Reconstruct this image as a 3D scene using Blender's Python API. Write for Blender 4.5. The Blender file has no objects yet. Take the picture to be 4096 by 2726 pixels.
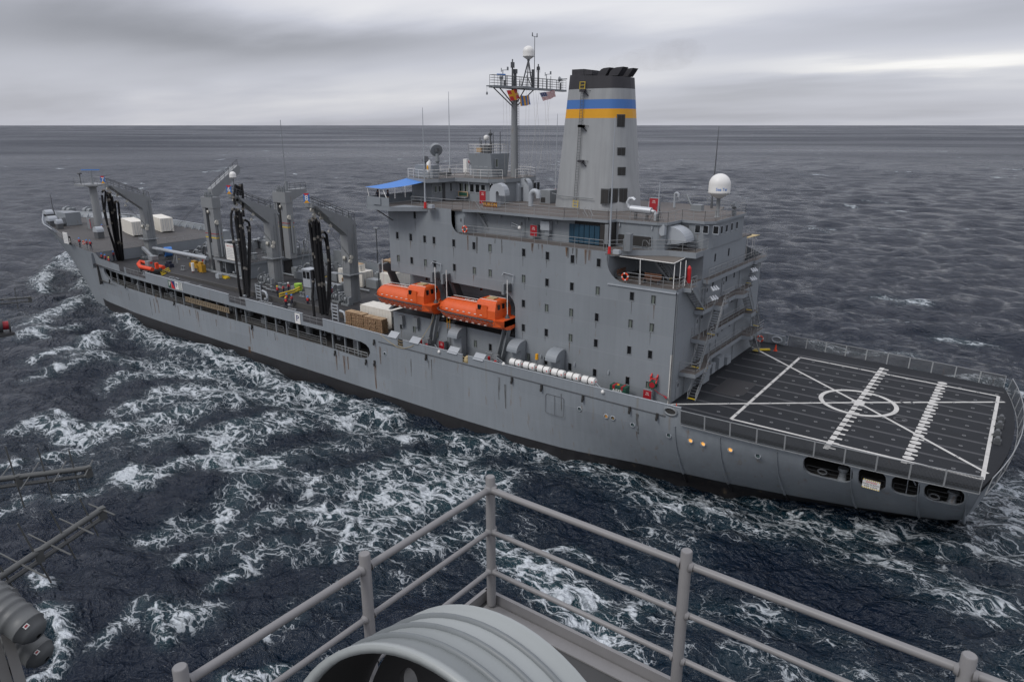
import bpy, bmesh, math, random
import numpy as np
from mathutils import Vector, Matrix, Quaternion
from mathutils.geometry import delaunay_2d_cdt
random.seed(7)
sc = bpy.context.scene
COL = sc.collection
SEA = -1.2
YC = 14.85            # centre line of the supply ship; x runs aft, y runs to starboard

# ------------------------------------------------------------------ camera
cam = bpy.data.cameras.new('camera'); camo = bpy.data.objects.new('camera', cam); COL.objects.link(camo)
cam.sensor_width = 36; cam.lens = 24.685; cam.clip_start = 0.05; cam.clip_end = 90000
CAM = Vector((26.248, -57.977, 33.784))
camo.location = CAM; camo.rotation_euler = (math.radians(90 - 17.094), 0, 0.64402)
sc.camera = camo

# ------------------------------------------------------------------ sky, sun, exposure
SUN_EL, SUN_AZ = 48, 200            # a veiled sun high behind the viewer's left shoulder
world = bpy.data.worlds.new('World'); sc.world = world; world.use_nodes = True
nt = world.node_tree; nt.nodes.clear()
def N(t, tree=None, **kw):
    n = (tree or nt).nodes.new(t)
    for k, v in kw.items(): setattr(n, k, v)
    return n
def LK(a, b, tree=None): (tree or nt).links.new(a, b)
def math_node(tree, op, a, b=None, c=None, clamp=False):
    n = tree.nodes.new('ShaderNodeMath'); n.operation = op; n.use_clamp = clamp
    for i, v in enumerate((a, b, c)):
        if v is None: continue
        if isinstance(v, (int, float)): n.inputs[i].default_value = v
        else: tree.links.new(v, n.inputs[i])
    return n.outputs[0]
def mixc(tree, fac, a, b, blend='MIX'):
    n = tree.nodes.new('ShaderNodeMix'); n.data_type = 'RGBA'; n.blend_type = blend
    for s, v in ((n.inputs[0], fac), (n.inputs[6], a), (n.inputs[7], b)):
        if isinstance(v, (int, float)): s.default_value = v
        elif isinstance(v, tuple): s.default_value = v if len(v) == 4 else (*v, 1)
        else: tree.links.new(v, s)
    return n.outputs[2]
sky = N('ShaderNodeTexSky', sky_type='NISHITA', sun_disc=False)
sky.sun_elevation = math.radians(SUN_EL); sky.sun_rotation = math.radians(SUN_AZ)
tc = N('ShaderNodeTexCoord'); sp = N('ShaderNodeSeparateXYZ'); LK(tc.outputs['Generated'], sp.inputs[0])
zz = math_node(nt, 'MAXIMUM', sp.outputs[2], 0.0)
den = math_node(nt, 'ADD', zz, 0.10)
px = math_node(nt, 'DIVIDE', sp.outputs[0], den); py = math_node(nt, 'DIVIDE', sp.outputs[1], den)
cb = N('ShaderNodeCombineXYZ'); LK(px, cb.inputs[0]); LK(py, cb.inputs[1]); cb.inputs[2].default_value = 3.7
mp = N('ShaderNodeMapping'); mp.inputs['Rotation'].default_value = (0, 0, 0.35); mp.inputs['Scale'].default_value = (0.55, 1.0, 1); LK(cb.outputs[0], mp.inputs[0])
n1 = N('ShaderNodeTexNoise'); n1.inputs['Scale'].default_value = 0.30; n1.inputs['Detail'].default_value = 4; n1.inputs['Roughness'].default_value = 0.5; LK(mp.outputs[0], n1.inputs[0])
n2 = N('ShaderNodeTexNoise'); n2.inputs['Scale'].default_value = 1.3; n2.inputs['Detail'].default_value = 6; n2.inputs['Roughness'].default_value = 0.5; LK(mp.outputs[0], n2.inputs[0])
cl = math_node(nt, 'ADD', math_node(nt, 'MULTIPLY', math_node(nt, 'SUBTRACT', n1.outputs[0], 0.5), 1.15), math_node(nt, 'MULTIPLY', math_node(nt, 'SUBTRACT', n2.outputs[0], 0.5), 0.26))
# a few long breaks in the cloud deck where the light comes through (azimuth from +y towards -x, elevation)
az = math_node(nt, 'ARCTAN2', math_node(nt, 'MULTIPLY', sp.outputs[0], -1.0), sp.outputs[1])
el = math_node(nt, 'ARCSINE', sp.outputs[2])
wob = math_node(nt, 'MULTIPLY', math_node(nt, 'SUBTRACT', n2.outputs[0], 0.5), 0.05)
elw = math_node(nt, 'ADD', el, wob)
gaps = None
for a0, e0, sa, se, amp in ((0.86, 0.150, 0.30, 0.030, 0.50), (0.13, 0.070, 0.17, 0.010, 0.50), (0.40, 0.150, 0.24, 0.03, 0.26), (0.92, 0.050, 0.34, 0.016, 0.12),
                            (1.22, 0.13, 0.24, 0.05, -0.42), (0.62, 0.103, 0.20, 0.017, -0.12), (0.10, 0.115, 0.30, 0.024, -0.20), (0.25, 0.038, 0.30, 0.016, -0.10), (0.02, 0.19, 0.28, 0.045, -0.36), (0.95, 0.095, 0.2, 0.014, -0.14)):
    da = math_node(nt, 'DIVIDE', math_node(nt, 'SUBTRACT', az, a0), sa)
    de = math_node(nt, 'DIVIDE', math_node(nt, 'SUBTRACT', elw, e0), se)
    r2 = math_node(nt, 'ADD', math_node(nt, 'MULTIPLY', da, da), math_node(nt, 'MULTIPLY', de, de))
    g = math_node(nt, 'MULTIPLY', math_node(nt, 'EXPONENT', math_node(nt, 'MULTIPLY', r2, -1.0)), amp)
    gaps = g if gaps is None else math_node(nt, 'ADD', gaps, g)
tex = math_node(nt, 'ADD', cl, gaps)
# overcast luminance: brighter towards the zenith (CIE overcast), modulated by the cloud texture
lum = math_node(nt, 'MULTIPLY', math_node(nt, 'ADD', 0.52, math_node(nt, 'MULTIPLY', zz, 0.46)), math_node(nt, 'ADD', 1.0, tex))
lum = math_node(nt, 'MULTIPLY', math_node(nt, 'MAXIMUM', lum, 0.2), 10.0)
warm = N('ShaderNodeMapRange'); LK(el, warm.inputs[0]); warm.inputs[1].default_value = 0.02; warm.inputs[2].default_value = 0.12
ccol = mixc(nt, math_node(nt, 'MULTIPLY', tex, 2.0, clamp=True), (0.925, 0.945, 1.055), (1.01, 0.995, 0.985))
cloud = mixc(nt, 1.0, ccol, lum, 'MULTIPLY')
skyc = mixc(nt, 0.94, sky.outputs[0], cloud)
bg = N('ShaderNodeBackground'); bg.inputs[1].default_value = 0.1; LK(skyc, bg.inputs[0])
wo = N('ShaderNodeOutputWorld'); LK(bg.outputs[0], wo.inputs[0])

sl = bpy.data.lights.new('sun', 'SUN'); sl.energy = 1.25; sl.angle = math.radians(20); sl.color = (1, 0.97, 0.93)
so = bpy.data.objects.new('sun', sl); COL.objects.link(so)
_e, _a = math.radians(SUN_EL), math.radians(SUN_AZ)
so.rotation_euler = Vector((math.sin(_a) * math.cos(_e), math.cos(_a) * math.cos(_e), math.sin(_e))).to_track_quat('Z', 'Y').to_euler()

sc.view_settings.view_transform = 'Standard'; sc.view_settings.look = 'None'
sc.view_settings.exposure = 0.14; sc.view_settings.gamma = 1; sc.view_settings.use_curve_mapping = False
sc.render.engine = 'CYCLES'

# ------------------------------------------------------------------ materials
MAT = {}
def mat(name, rgb, rough=0.55, var=0.10, scale=0.5, metal=0.0, rust=0.0, streak=0.0, bump=0.0, spec=0.5, seam=0.0, grime=0.0):
    """painted surface: base colour with large soft wear, fine grain, run-off streaks, rust blooms, plate seams"""
    m = bpy.data.materials.new(name); m.use_nodes = True; t = m.node_tree; b = t.nodes['Principled BSDF']
    b.inputs['Roughness'].default_value = rough; b.inputs['Metallic'].default_value = metal
    b.inputs['Specular IOR Level'].default_value = spec
    g = t.nodes.new('ShaderNodeNewGeometry'); pos = g.outputs['Position']
    def noise(sc_, det, vec=pos, ro=0.55):
        n = t.nodes.new('ShaderNodeTexNoise'); n.inputs['Scale'].default_value = sc_; n.inputs['Detail'].default_value = det
        n.inputs['Roughness'].default_value = ro; t.links.new(vec, n.inputs[0]); return n.outputs[0]
    def mapped(s):
        n = t.nodes.new('ShaderNodeMapping'); n.inputs['Scale'].default_value = s; t.links.new(pos, n.inputs[0]); return n.outputs[0]
    a = noise(scale, 7)
    f = math_node(t, 'MULTIPLY', math_node(t, 'SUBTRACT', a, 0.5), 2.0 * var)
    if seam:                           # plates repainted at different times
        sv = t.nodes.new('ShaderNodeVectorMath'); sv.operation = 'DIVIDE'; t.links.new(pos, sv.inputs[0]); sv.inputs[1].default_value = (6.1, 40, 2.85)
        sf = t.nodes.new('ShaderNodeVectorMath'); sf.operation = 'FLOOR'; t.links.new(sv.outputs[0], sf.inputs[0])
        wn_ = t.nodes.new('ShaderNodeTexWhiteNoise'); t.links.new(sf.outputs[0], wn_.inputs[0])
        f = math_node(t, 'ADD', f, math_node(t, 'MULTIPLY', math_node(t, 'SUBTRACT', wn_.outputs[0], 0.5), 0.09))
    if streak:
        s = noise(1.0, 4, mapped((2.2, 2.2, 0.12)))
        f = math_node(t, 'ADD', f, math_node(t, 'MULTIPLY', math_node(t, 'SUBTRACT', s, 0.5), 2 * streak))
    if grime:
        s = noise(0.9, 6, mapped((1, 1, 1)), 0.7)
        f = math_node(t, 'SUBTRACT', f, math_node(t, 'MULTIPLY', math_node(t, 'SUBTRACT', s, 0.52, clamp=True), 4 * grime))
    col = mixc(t, 1.0, (*rgb, 1), math_node(t, 'ADD', f, 1.0), 'MULTIPLY')
    if seam:
        sx = t.nodes.new('ShaderNodeSeparateXYZ'); t.links.new(pos, sx.inputs[0])
        fr = math_node(t, 'FRACT', math_node(t, 'DIVIDE', math_node(t, 'ADD', sx.outputs[2], math_node(t, 'MULTIPLY', sx.outputs[0], 0.004)), 2.85))
        l1 = math_node(t, 'LESS_THAN', fr, 0.022)
        fr2 = math_node(t, 'FRACT', math_node(t, 'DIVIDE', sx.outputs[0], 9.2))
        l2 = math_node(t, 'MULTIPLY', math_node(t, 'LESS_THAN', fr2, 0.007), 0.6)
        ln = math_node(t, 'MULTIPLY', math_node(t, 'MAXIMUM', l1, l2), math_node(t, 'MULTIPLY', noise(0.7, 3), seam * 2))
        col = mixc(t, ln, col, (0.34, 0.35, 0.36))
    if rust:
        r = noise(1.0, 6, mapped((1.5, 1.5, 0.35)), 0.62)
        k = math_node(t, 'MULTIPLY', math_node(t, 'SUBTRACT', r, 0.66 - rust * 0.12, clamp=True), 7.0, clamp=True)
        col = mixc(t, math_node(t, 'MULTIPLY', k, 0.6), col, (0.16, 0.085, 0.035))
    t.links.new(col, b.inputs['Base Color'])
    rr = math_node(t, 'ADD', rough - 0.06, math_node(t, 'MULTIPLY', a, 0.12)); t.links.new(rr, b.inputs['Roughness'])
    if bump:
        bn = t.nodes.new('ShaderNodeBump'); bn.inputs['Strength'].default_value = bump; bn.inputs['Distance'].default_value = 0.05
        t.links.new(noise(1.1, 5), bn.inputs['Height']); t.links.new(bn.outputs[0], b.inputs['Normal'])
    MAT[name] = m; return m
mat('hull_grey', (0.228, 0.250, 0.270), 0.5, 0.16, 0.12, streak=0.13, seam=0.16, rust=0.45, bump=0.25)
mat('house_grey', (0.224, 0.244, 0.262), 0.5, 0.11, 0.25, streak=0.09, seam=0.20, rust=0.22, bump=0.15)
mat('post_grey', (0.222, 0.232, 0.238), 0.5, 0.09, 0.5, streak=0.06, rust=0.25)
mat('gear_grey', (0.21, 0.225, 0.235), 0.5, 0.15, 1.2, rust=0.25)
mat('dark_grey', (0.085, 0.09, 0.095), 0.55, 0.2, 1.0, rust=0.2)
mat('pale_grey', (0.36, 0.385, 0.41), 0.45, 0.06, 1.0)
mat('silver', (0.5, 0.52, 0.54), 0.42, 0.06, 1.5, metal=0.3)
mat('rail_grey', (0.27, 0.28, 0.285), 0.5, 0.1, 2.0, rust=0.2)
mat('deck_dark', (0.027, 0.0265, 0.028), 0.7, 0.35, 0.35, grime=0.12, bump=0.3)
mat('deck_fore', (0.068, 0.064, 0.062), 0.7, 0.3, 0.4, rust=0.2, grime=0.12)
mat('deck_brown', (0.10, 0.088, 0.08), 0.7, 0.3, 0.4, rust=0.55, grime=0.1)
mat('flight_black', (0.0165, 0.0185, 0.022), 0.8, 0.4, 0.5, grime=0.15, bump=0.3, spec=0.3)
mat('line_white', (0.52, 0.51, 0.485), 0.6, 0.2, 2.5, grime=0.3)
mat('line_grey', (0.045, 0.046, 0.05), 0.6, 0.2, 1.5)
mat('boot_black', (0.018, 0.018, 0.02), 0.5, 0.3, 0.4)
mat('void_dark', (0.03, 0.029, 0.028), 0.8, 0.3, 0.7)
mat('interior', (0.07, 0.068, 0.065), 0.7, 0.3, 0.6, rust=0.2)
mat('white', (0.72, 0.71, 0.68), 0.45, 0.06, 1.0)
mat('cream', (0.70, 0.67, 0.60), 0.55, 0.10, 0.9, rust=0.25, streak=0.06)
mat('orange', (0.68, 0.105, 0.02), 0.42, 0.16, 1.2, streak=0.08, grime=0.12)
mat('rubber_orange', (0.66, 0.06, 0.015), 0.5, 0.08, 1.5)
mat('red', (0.33, 0.012, 0.02), 0.5, 0.08, 2)
mat('bright_red', (0.55, 0.02, 0.02), 0.45, 0.08, 2)
mat('yellow', (0.62, 0.44, 0.02), 0.5, 0.12, 2)
mat('amber', (0.70, 0.33, 0.01), 0.5, 0.06, 1)
mat('blue', (0.055, 0.16, 0.42), 0.55, 0.08, 0.8)
mat('tarp_blue', (0.055, 0.20, 0.55), 0.6, 0.06, 0.9)
mat('navy', (0.016, 0.02, 0.04), 0.8, 0.2, 4)
mat('vest_red', (0.50, 0.03, 0.03), 0.7, 0.1, 4)
mat('skin', (0.42, 0.24, 0.17), 0.6, 0.05, 4)
mat('khaki', (0.30, 0.25, 0.17), 0.8, 0.1, 4)
mat('denim', (0.05, 0.08, 0.16), 0.8, 0.1, 4)
mat('green', (0.015, 0.07, 0.045), 0.5, 0.1, 2)
mat('lime', (0.30, 0.5, 0.06), 0.5, 0.1, 2)
mat('wood', (0.42, 0.29, 0.17), 0.75, 0.28, 2.0)
mat('dark_wood', (0.15, 0.07, 0.04), 0.7, 0.2, 2.0)
mat('truck_yellow', (0.42, 0.23, 0.02), 0.6, 0.2, 2, grime=0.2)
mat('gangway_brown', (0.20, 0.155, 0.10), 0.7, 0.25, 1.2, rust=0.6, streak=0.15)
mat('canvas', (0.13, 0.115, 0.10), 0.85, 0.1, 1.0)
mat('tan', (0.42, 0.33, 0.17), 0.8, 0.15, 2.0)
mat('hose_black', (0.007, 0.007, 0.008), 0.7, 0.2, 3, spec=0.25)
mat('hose_cuff', (0.11, 0.10, 0.085), 0.6, 0.3, 3)
mat('block_white', (0.50, 0.48, 0.42), 0.5, 0.15, 3, rust=0.4)
mat('funnel_grey', (0.30, 0.31, 0.315), 0.5, 0.12, 0.3, streak=0.20, grime=0.05)
mat('funnel_black', (0.032, 0.031, 0.036), 0.6, 0.3, 0.3, streak=0.2)
mat('own_grey', (0.205, 0.20, 0.20), 0.45, 0.10, 9, rust=0.12, grime=0.1, bump=0.05)
mat('own_drum', (0.30, 0.32, 0.315), 0.42, 0.08, 4, grime=0.08)
mat('own_dark', (0.05, 0.05, 0.05), 0.6, 0.2, 4)
mat('fitting_grey', (0.15, 0.155, 0.16), 0.6, 0.2, 2)
mat('teal_dark', (0.012, 0.05, 0.085), 0.5, 0.3, 1)
def glass(name, rgb, rough=0.08):
    m = bpy.data.materials.new(name); m.use_nodes = True; b = m.node_tree.nodes['Principled BSDF']
    b.inputs['Base Color'].default_value = (*rgb, 1); b.inputs['Roughness'].default_value = rough; MAT[name] = m
glass('glass_dark', (0.012, 0.013, 0.014)); glass('glass_curtain', (0.16, 0.18, 0.16)); glass('glass_teal', (0.08, 0.12, 0.12)); glass('glass_amber', (0.22, 0.15, 0.06))
def lit(name, rgb, s):
    m = bpy.data.materials.new(name); m.use_nodes = True; b = m.node_tree.nodes['Principled BSDF']
    b.inputs['Base Color'].default_value = (*rgb, 1); b.inputs['Emission Color'].default_value = (*rgb, 1); b.inputs['Emission Strength'].default_value = s; MAT[name] = m
lit('lamp_glow', (1.0, 0.50, 0.13), 0.55); lit('lamp_dim', (0.35, 0.18, 0.05), 0.35)

# ------------------------------------------------------------------ mesh helpers
WO = {}                              # world offset of each object built
class MB:
    def __init__(s): s.v = []; s.f = []; s.mi = []; s.sm = []; s.cur = 0; s.smooth = False
    def add(s, vs, fs):
        o = len(s.v); s.v += [tuple(p) for p in vs]
        for f in fs: s.f.append(tuple(i + o for i in f)); s.mi.append(s.cur); s.sm.append(s.smooth)
        return s
    def m(s, i): s.cur = i; return s
    def box(s, c, d, rz=0.0, R=None):
        hx, hy, hz = d[0] / 2, d[1] / 2, d[2] / 2
        vs = [Vector((x, y, z)) for z in (-hz, hz) for y in (-hy, hy) for x in (-hx, hx)]
        M = R if R is not None else Matrix.Rotation(rz, 3, 'Z')
        sm = s.smooth; s.smooth = False
        s.add([Vector(c) + M @ v for v in vs], [(0, 2, 3, 1), (4, 5, 7, 6), (0, 1, 5, 4), (2, 6, 7, 3), (0, 4, 6, 2), (1, 3, 7, 5)])
        s.smooth = sm; return s
    def bb(s, a, b):                  # box from two corners
        return s.box([(a[i] + b[i]) / 2 for i in range(3)], [abs(b[i] - a[i]) for i in range(3)])
    def beam(s, a, b, w, h=None, up=(0, 0, 1)):
        a, b = Vector(a), Vector(b); h = h or w; d = b - a; L = d.length
        if L < 1e-6: return s
        z = d / L; u = Vector(up)
        if abs(z.dot(u)) > 0.98: u = Vector((1, 0, 0))
        x = z.cross(u).normalized(); y = x.cross(z)
        R = Matrix((x, y, z)).transposed()
        return s.box((a + b) / 2, (w, h, L), R=R)
    def cyl(s, a, b, r0, r1=None, n=10, caps=True):
        r1 = r0 if r1 is None else r1; a, b = Vector(a), Vector(b); z = (b - a)
        if z.length < 1e-6: return s
        z.normalize(); u = Vector((0, 0, 1)) if abs(z.z) < 0.98 else Vector((1, 0, 0))
        x = z.cross(u).normalized(); y = z.cross(x)
        vs = []
        for c, r in ((a, r0), (b, r1)):
            for i in range(n):
                t = 2 * math.pi * i / n; vs.append(c + (x * math.cos(t) + y * math.sin(t)) * r)
        sm = s.smooth; s.smooth = n > 6
        s.add(vs, [(i, i + n, (i + 1) % n + n, (i + 1) % n) for i in range(n)])
        s.smooth = False
        if caps: s.add(vs[:n], [tuple(range(n))]); s.add(vs[n:], [tuple(range(n - 1, -1, -1))])
        s.smooth = sm; return s
    def tube(s, pts, r, n=6):
        pts = [Vector(p) for p in pts]; k = len(pts); rings = []; px_ = None
        for i, p in enumerate(pts):
            d = (pts[min(i + 1, k - 1)] - pts[max(i - 1, 0)])
            if d.length < 1e-9: d = Vector((0, 0, 1))
            d.normalize()
            if px_ is None:
                u = Vector((0, 0, 1)) if abs(d.z) < 0.95 else Vector((1, 0, 0)); x = d.cross(u).normalized()
            else:
                x = (px_ - d * px_.dot(d)); x = x.normalized() if x.length > 1e-6 else d.orthogonal().normalized()
            px_ = x; y = d.cross(x); rr = r[i] if isinstance(r, (list, tuple)) else r
            rings.append([p + (x * math.cos(2 * math.pi * j / n) + y * math.sin(2 * math.pi * j / n)) * rr for j in range(n)])
        vs = [v for q in rings for v in q]
        sm = s.smooth; s.smooth = n > 4
        s.add(vs, [(i * n + j, i * n + (j + 1) % n, (i + 1) * n + (j + 1) % n, (i + 1) * n + j) for i in range(k - 1) for j in range(n)])
        s.smooth = False; s.add(rings[0], [tuple(range(n - 1, -1, -1))]); s.add(rings[-1], [tuple(range(n))]); s.smooth = sm
        return s
    def lathe(s, prof, c=(0, 0, 0), n=16, R=None, cap=True):
        c = Vector(c); M = R if R is not None else Matrix.Identity(3); vs = []
        for r, z in prof:
            for j in range(n):
                t = 2 * math.pi * j / n; vs.append(c + M @ Vector((r * math.cos(t), r * math.sin(t), z)))
        k = len(prof); sm = s.smooth; s.smooth = True
        s.add(vs, [(i * n + j, i * n + (j + 1) % n, (i + 1) * n + (j + 1) % n, (i + 1) * n + j) for i in range(k - 1) for j in range(n)])
        s.smooth = False
        if cap: s.add(vs[:n], [tuple(range(n - 1, -1, -1))]); s.add(vs[-n:], [tuple(range(n))])
        s.smooth = sm; return s
    def prism(s, poly, a, b, axis='z'):   # polygon extruded along an axis from a to b
        n = len(poly)
        def P3(p, t): return {'z': (p[0], p[1], t), 'y': (p[0], t, p[1]), 'x': (t, p[0], p[1])}[axis]
        vs = [P3(p, a) for p in poly] + [P3(p, b) for p in poly]
        return s.add(vs, [tuple(range(n - 1, -1, -1)), tuple(range(n, 2 * n))] + [(i, (i + 1) % n, (i + 1) % n + n, i + n) for i in range(n)])
    def build(s, name, mt, parent=None, origin=None, kind=None):
        me = bpy.data.meshes.new(name)
        V = np.array(s.v, dtype=float)
        if origin is None: origin = (V[:, 0].mean(), V[:, 1].mean(), V[:, 2].min())
        org = np.array(origin, dtype=float)
        me.from_pydata((V - org).tolist(), [], s.f)
        for q in (mt if isinstance(mt, (list, tuple)) else [mt]): me.materials.append(MAT[q] if isinstance(q, str) else q)
        me.polygons.foreach_set('material_index', s.mi); me.polygons.foreach_set('use_smooth', s.sm)
        bm = bmesh.new(); bm.from_mesh(me); bmesh.ops.recalc_face_normals(bm, faces=bm.faces); bm.to_mesh(me); bm.free()
        return link(name, me, org, parent, kind)
def link(name, me, org, parent=None, kind=None, rz=0.0, rot=None):
    o = bpy.data.objects.new(name, me); COL.objects.link(o)
    off = WO[parent.name] if parent else np.zeros(3)
    if parent: o.parent = parent
    o.location = np.array(org) - off; WO[o.name] = np.array(org, dtype=float)
    if rot is not None: o.rotation_euler = rot
    elif rz: o.rotation_euler = (0, 0, rz)
    if kind: o['kind'] = kind
    return o
def tag(o, label, cat, group=None):
    o['label'] = label; o['category'] = cat
    if group: o['group'] = group
    return o
def thing(name, label, cat, loc, group=None):
    o = bpy.data.objects.new(name, None); o.empty_display_size = 0.3; COL.objects.link(o); o.location = loc; WO[o.name] = np.array(loc, dtype=float)
    return tag(o, label, cat, group)
def clone(root, loc, rz=0.0, label=None, group=None, mats=None):
    r = root.copy(); COL.objects.link(r); r.location = loc; r.rotation_euler = (0, 0, rz); WO[r.name] = np.array(loc, dtype=float)
    if label: r['label'] = label
    if group: r['group'] = group
    def rec(src, dst):
        for ch in src.children:
            c = ch.copy(); COL.objects.link(c); c.parent = dst; WO[c.name] = WO[ch.name] - WO[src.name] + WO[dst.name]
            rec(ch, c)
    rec(root, r); return r
def inpoly(p, poly):
    c = False; n = len(poly); j = n - 1
    for i in range(n):
        xi, yi = poly[i]; xj, yj = poly[j]
        if (yi > p[1]) != (yj > p[1]) and p[0] < (xj - xi) * (p[1] - yi) / (yj - yi) + xi: c = not c
        j = i
    return c
def rrect(x0, y0, x1, y1, r, n=4):
    out = []
    for cx_, cy_, a in ((x1 - r, y1 - r, 0), (x0 + r, y1 - r, 90), (x0 + r, y0 + r, 180), (x1 - r, y0 + r, 270)):
        for i in range(n + 1):
            t = math.radians(a + 90 * i / n); out.append((cx_ + r * math.cos(t), cy_ + r * math.sin(t)))
    return out
def sheet(mb, outline, holes, fmap, depth=0.25, step=None, rim=True):
    """flat or curved plate with real openings: outline and holes in 2-D, fmap(u, v, inward) gives the 3-D point"""
    pts = []; edges = []
    def ring(poly):
        o = len(pts); pts.extend(Vector(p) for p in poly); n = len(poly)
        edges.extend((o + i, o + (i + 1) % n) for i in range(n))
    def dens(poly):
        if not step: return poly
        out = []
        for i in range(len(poly)):
            a, b = poly[i], poly[(i + 1) % len(poly)]; k = max(1, int(math.dist(a, b) / step))
            out += [(a[0] + (b[0] - a[0]) * j / k, a[1] + (b[1] - a[1]) * j / k) for j in range(k)]
        return out
    outline = dens(outline); holes = [dens(h) for h in holes]
    ring(outline)
    for h in holes: ring(h)
    if step:
        us = [p[0] for p in outline]; vs = [p[1] for p in outline]
        u = min(us) + step * 0.5
        while u < max(us):
            v = min(vs) + 0.4
            while v < max(vs):
                if inpoly((u, v), outline) and not any(inpoly((u, v), h) for h in holes): pts.append(Vector((u, v)))
                v += min(step, 1.0)
            u += step
    V, E, F, *_ = delaunay_2d_cdt(pts, edges, [], 0, 1e-5)
    keep = []
    for f in F:
        c = ((V[f[0]][0] + V[f[1]][0] + V[f[2]][0]) / 3, (V[f[0]][1] + V[f[1]][1] + V[f[2]][1]) / 3)
        if inpoly(c, outline) and not any(inpoly(c, h) for h in holes): keep.append(tuple(f))
    mb.add([fmap(p[0], p[1], 0.0) for p in V], keep)
    if rim:
        for h in holes:
            n = len(h)
            mb.add([fmap(p[0], p[1], 0.0) for p in h] + [fmap(p[0], p[1], depth) for p in h], [(i, (i + 1) % n, (i + 1) % n + n, i + n) for i in range(n)])
    return mb
def text_mesh(txt, size):
    cu = bpy.data.curves.new('t', 'FONT'); cu.body = txt; cu.size = size; cu.align_x = 'CENTER'; cu.align_y = 'CENTER'; cu.resolution_u = 2; cu.offset = size * 0.012
    o = bpy.data.objects.new('t', cu); COL.objects.link(o); bpy.context.view_layer.update()
    me = bpy.data.meshes.new_from_object(o.evaluated_get(bpy.context.evaluated_depsgraph_get())); bpy.data.objects.remove(o)
    vs = [v.co.copy() for v in me.vertices]; fs = [tuple(p.vertices) for p in me.polygons]; bpy.data.meshes.remove(me)
    return vs, fs
def put_text(mb, txt, size, c, right, up, stretch=1.0):
    vs, fs = text_mesh(txt, size); c, right, up = Vector(c), Vector(right), Vector(up)
    mb.add([c + right * v.x * stretch + up * v.y for v in vs], fs)
def lerp(x, xs, ys): return float(np.interp(x, xs, ys))

def stain(name, rgb):
    """thin run-off stain: colour broken up by noise, clear in between"""
    m = bpy.data.materials.new(name); m.use_nodes = True; t = m.node_tree; b = t.nodes['Principled BSDF']; b.inputs['Base Color'].default_value = (*rgb, 1); b.inputs['Roughness'].default_value = .7
    g = t.nodes.new('ShaderNodeNewGeometry'); mp = t.nodes.new('ShaderNodeMapping'); mp.inputs['Scale'].default_value = (6, 6, .5); t.links.new(g.outputs['Position'], mp.inputs[0])
    n = t.nodes.new('ShaderNodeTexNoise'); n.inputs['Scale'].default_value = 1.0; n.inputs['Detail'].default_value = 5; t.links.new(mp.outputs[0], n.inputs[0])
    t.links.new(math_node(t, 'MULTIPLY', math_node(t, 'SUBTRACT', n.outputs[0], .36, clamp=True), 3.0, clamp=True), b.inputs['Alpha']); MAT[name] = m
stain('rust_stain', (.15, .075, .028)); stain('dirt_stain', (.11, .11, .105))

# ------------------------------------------------------------------ the sea: one sheet to the horizon, fine near the viewer
def vnoise(x, y, seed):
    def h(i, j):
        n = (i * 374761393 + j * 668265263 + seed * 982451653) & 0x7fffffff
        n = ((n ^ (n >> 13)) * 1274126177) & 0x7fffffff
        return ((n ^ (n >> 16)) & 0xffff) / 65535.0
    xi = np.floor(x).astype(np.int64); yi = np.floor(y).astype(np.int64); fx = x - xi; fy = y - yi
    fx = fx * fx * (3 - 2 * fx); fy = fy * fy * (3 - 2 * fy)
    return (h(xi, yi) * (1 - fx) + h(xi + 1, yi) * fx) * (1 - fy) + (h(xi, yi + 1) * (1 - fx) + h(xi + 1, yi + 1) * fx) * fy
def fbm(x, y, seed, o=4):
    s = 0; a = 1; t = 0
    for k in range(o): s = s + a * vnoise(x, y, seed + k); t += a; a *= 0.5; x = x * 2.03 + 17.3; y = y * 2.03 - 9.1
    return s / t
view = 0.644
rad = [16.0]
while rad[-1] < 45000: rad.append(rad[-1] * (1.0062 + 0.035 * min(1.0, max(0.0, (rad[-1] - 700) / 5000))))
rad = np.array(rad)
ang = np.concatenate([np.linspace(-0.86, 0.86, 880), np.linspace(0.875, 2 * math.pi - 0.875, 90)])     # around the view direction
RR, AA = np.meshgrid(rad, ang, indexing='ij')
GX = CAM.x - RR * np.sin(view + AA); GY = CAM.y + RR * np.cos(view + AA)
cell = np.gradient(rad)[:, None] + 0 * RR
rng = np.random.default_rng(11)
X, Y = GX.ravel(), GY.ravel(); cellf = np.maximum(cell, RR * 0.0018).ravel()
Z = np.zeros_like(X); DX = np.zeros_like(X); DY = np.zeros_like(X)
wind = math.radians(118)             # the sea runs roughly across the ships
for k in range(110):
    lam = 1.5 * (26 / 1.5) ** rng.random(); th = wind + rng.normal() * 0.62; ph = rng.random() * 6.283
    amp = 0.019 * lam ** 0.60 * rng.uniform(0.5, 1.0)
    
    kk = 2 * math.pi / lam; cx, cy = math.cos(th), math.sin(th)
    p = kk * (X * cx + Y * cy) + ph
    w = np.clip((lam / cellf - 2.0) / 2.5, 0, 1) * amp
    Z += w * np.sin(p); DX += -0.4 * w * cx * np.cos(p); DY += -0.4 * w * cy * np.cos(p)
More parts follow.
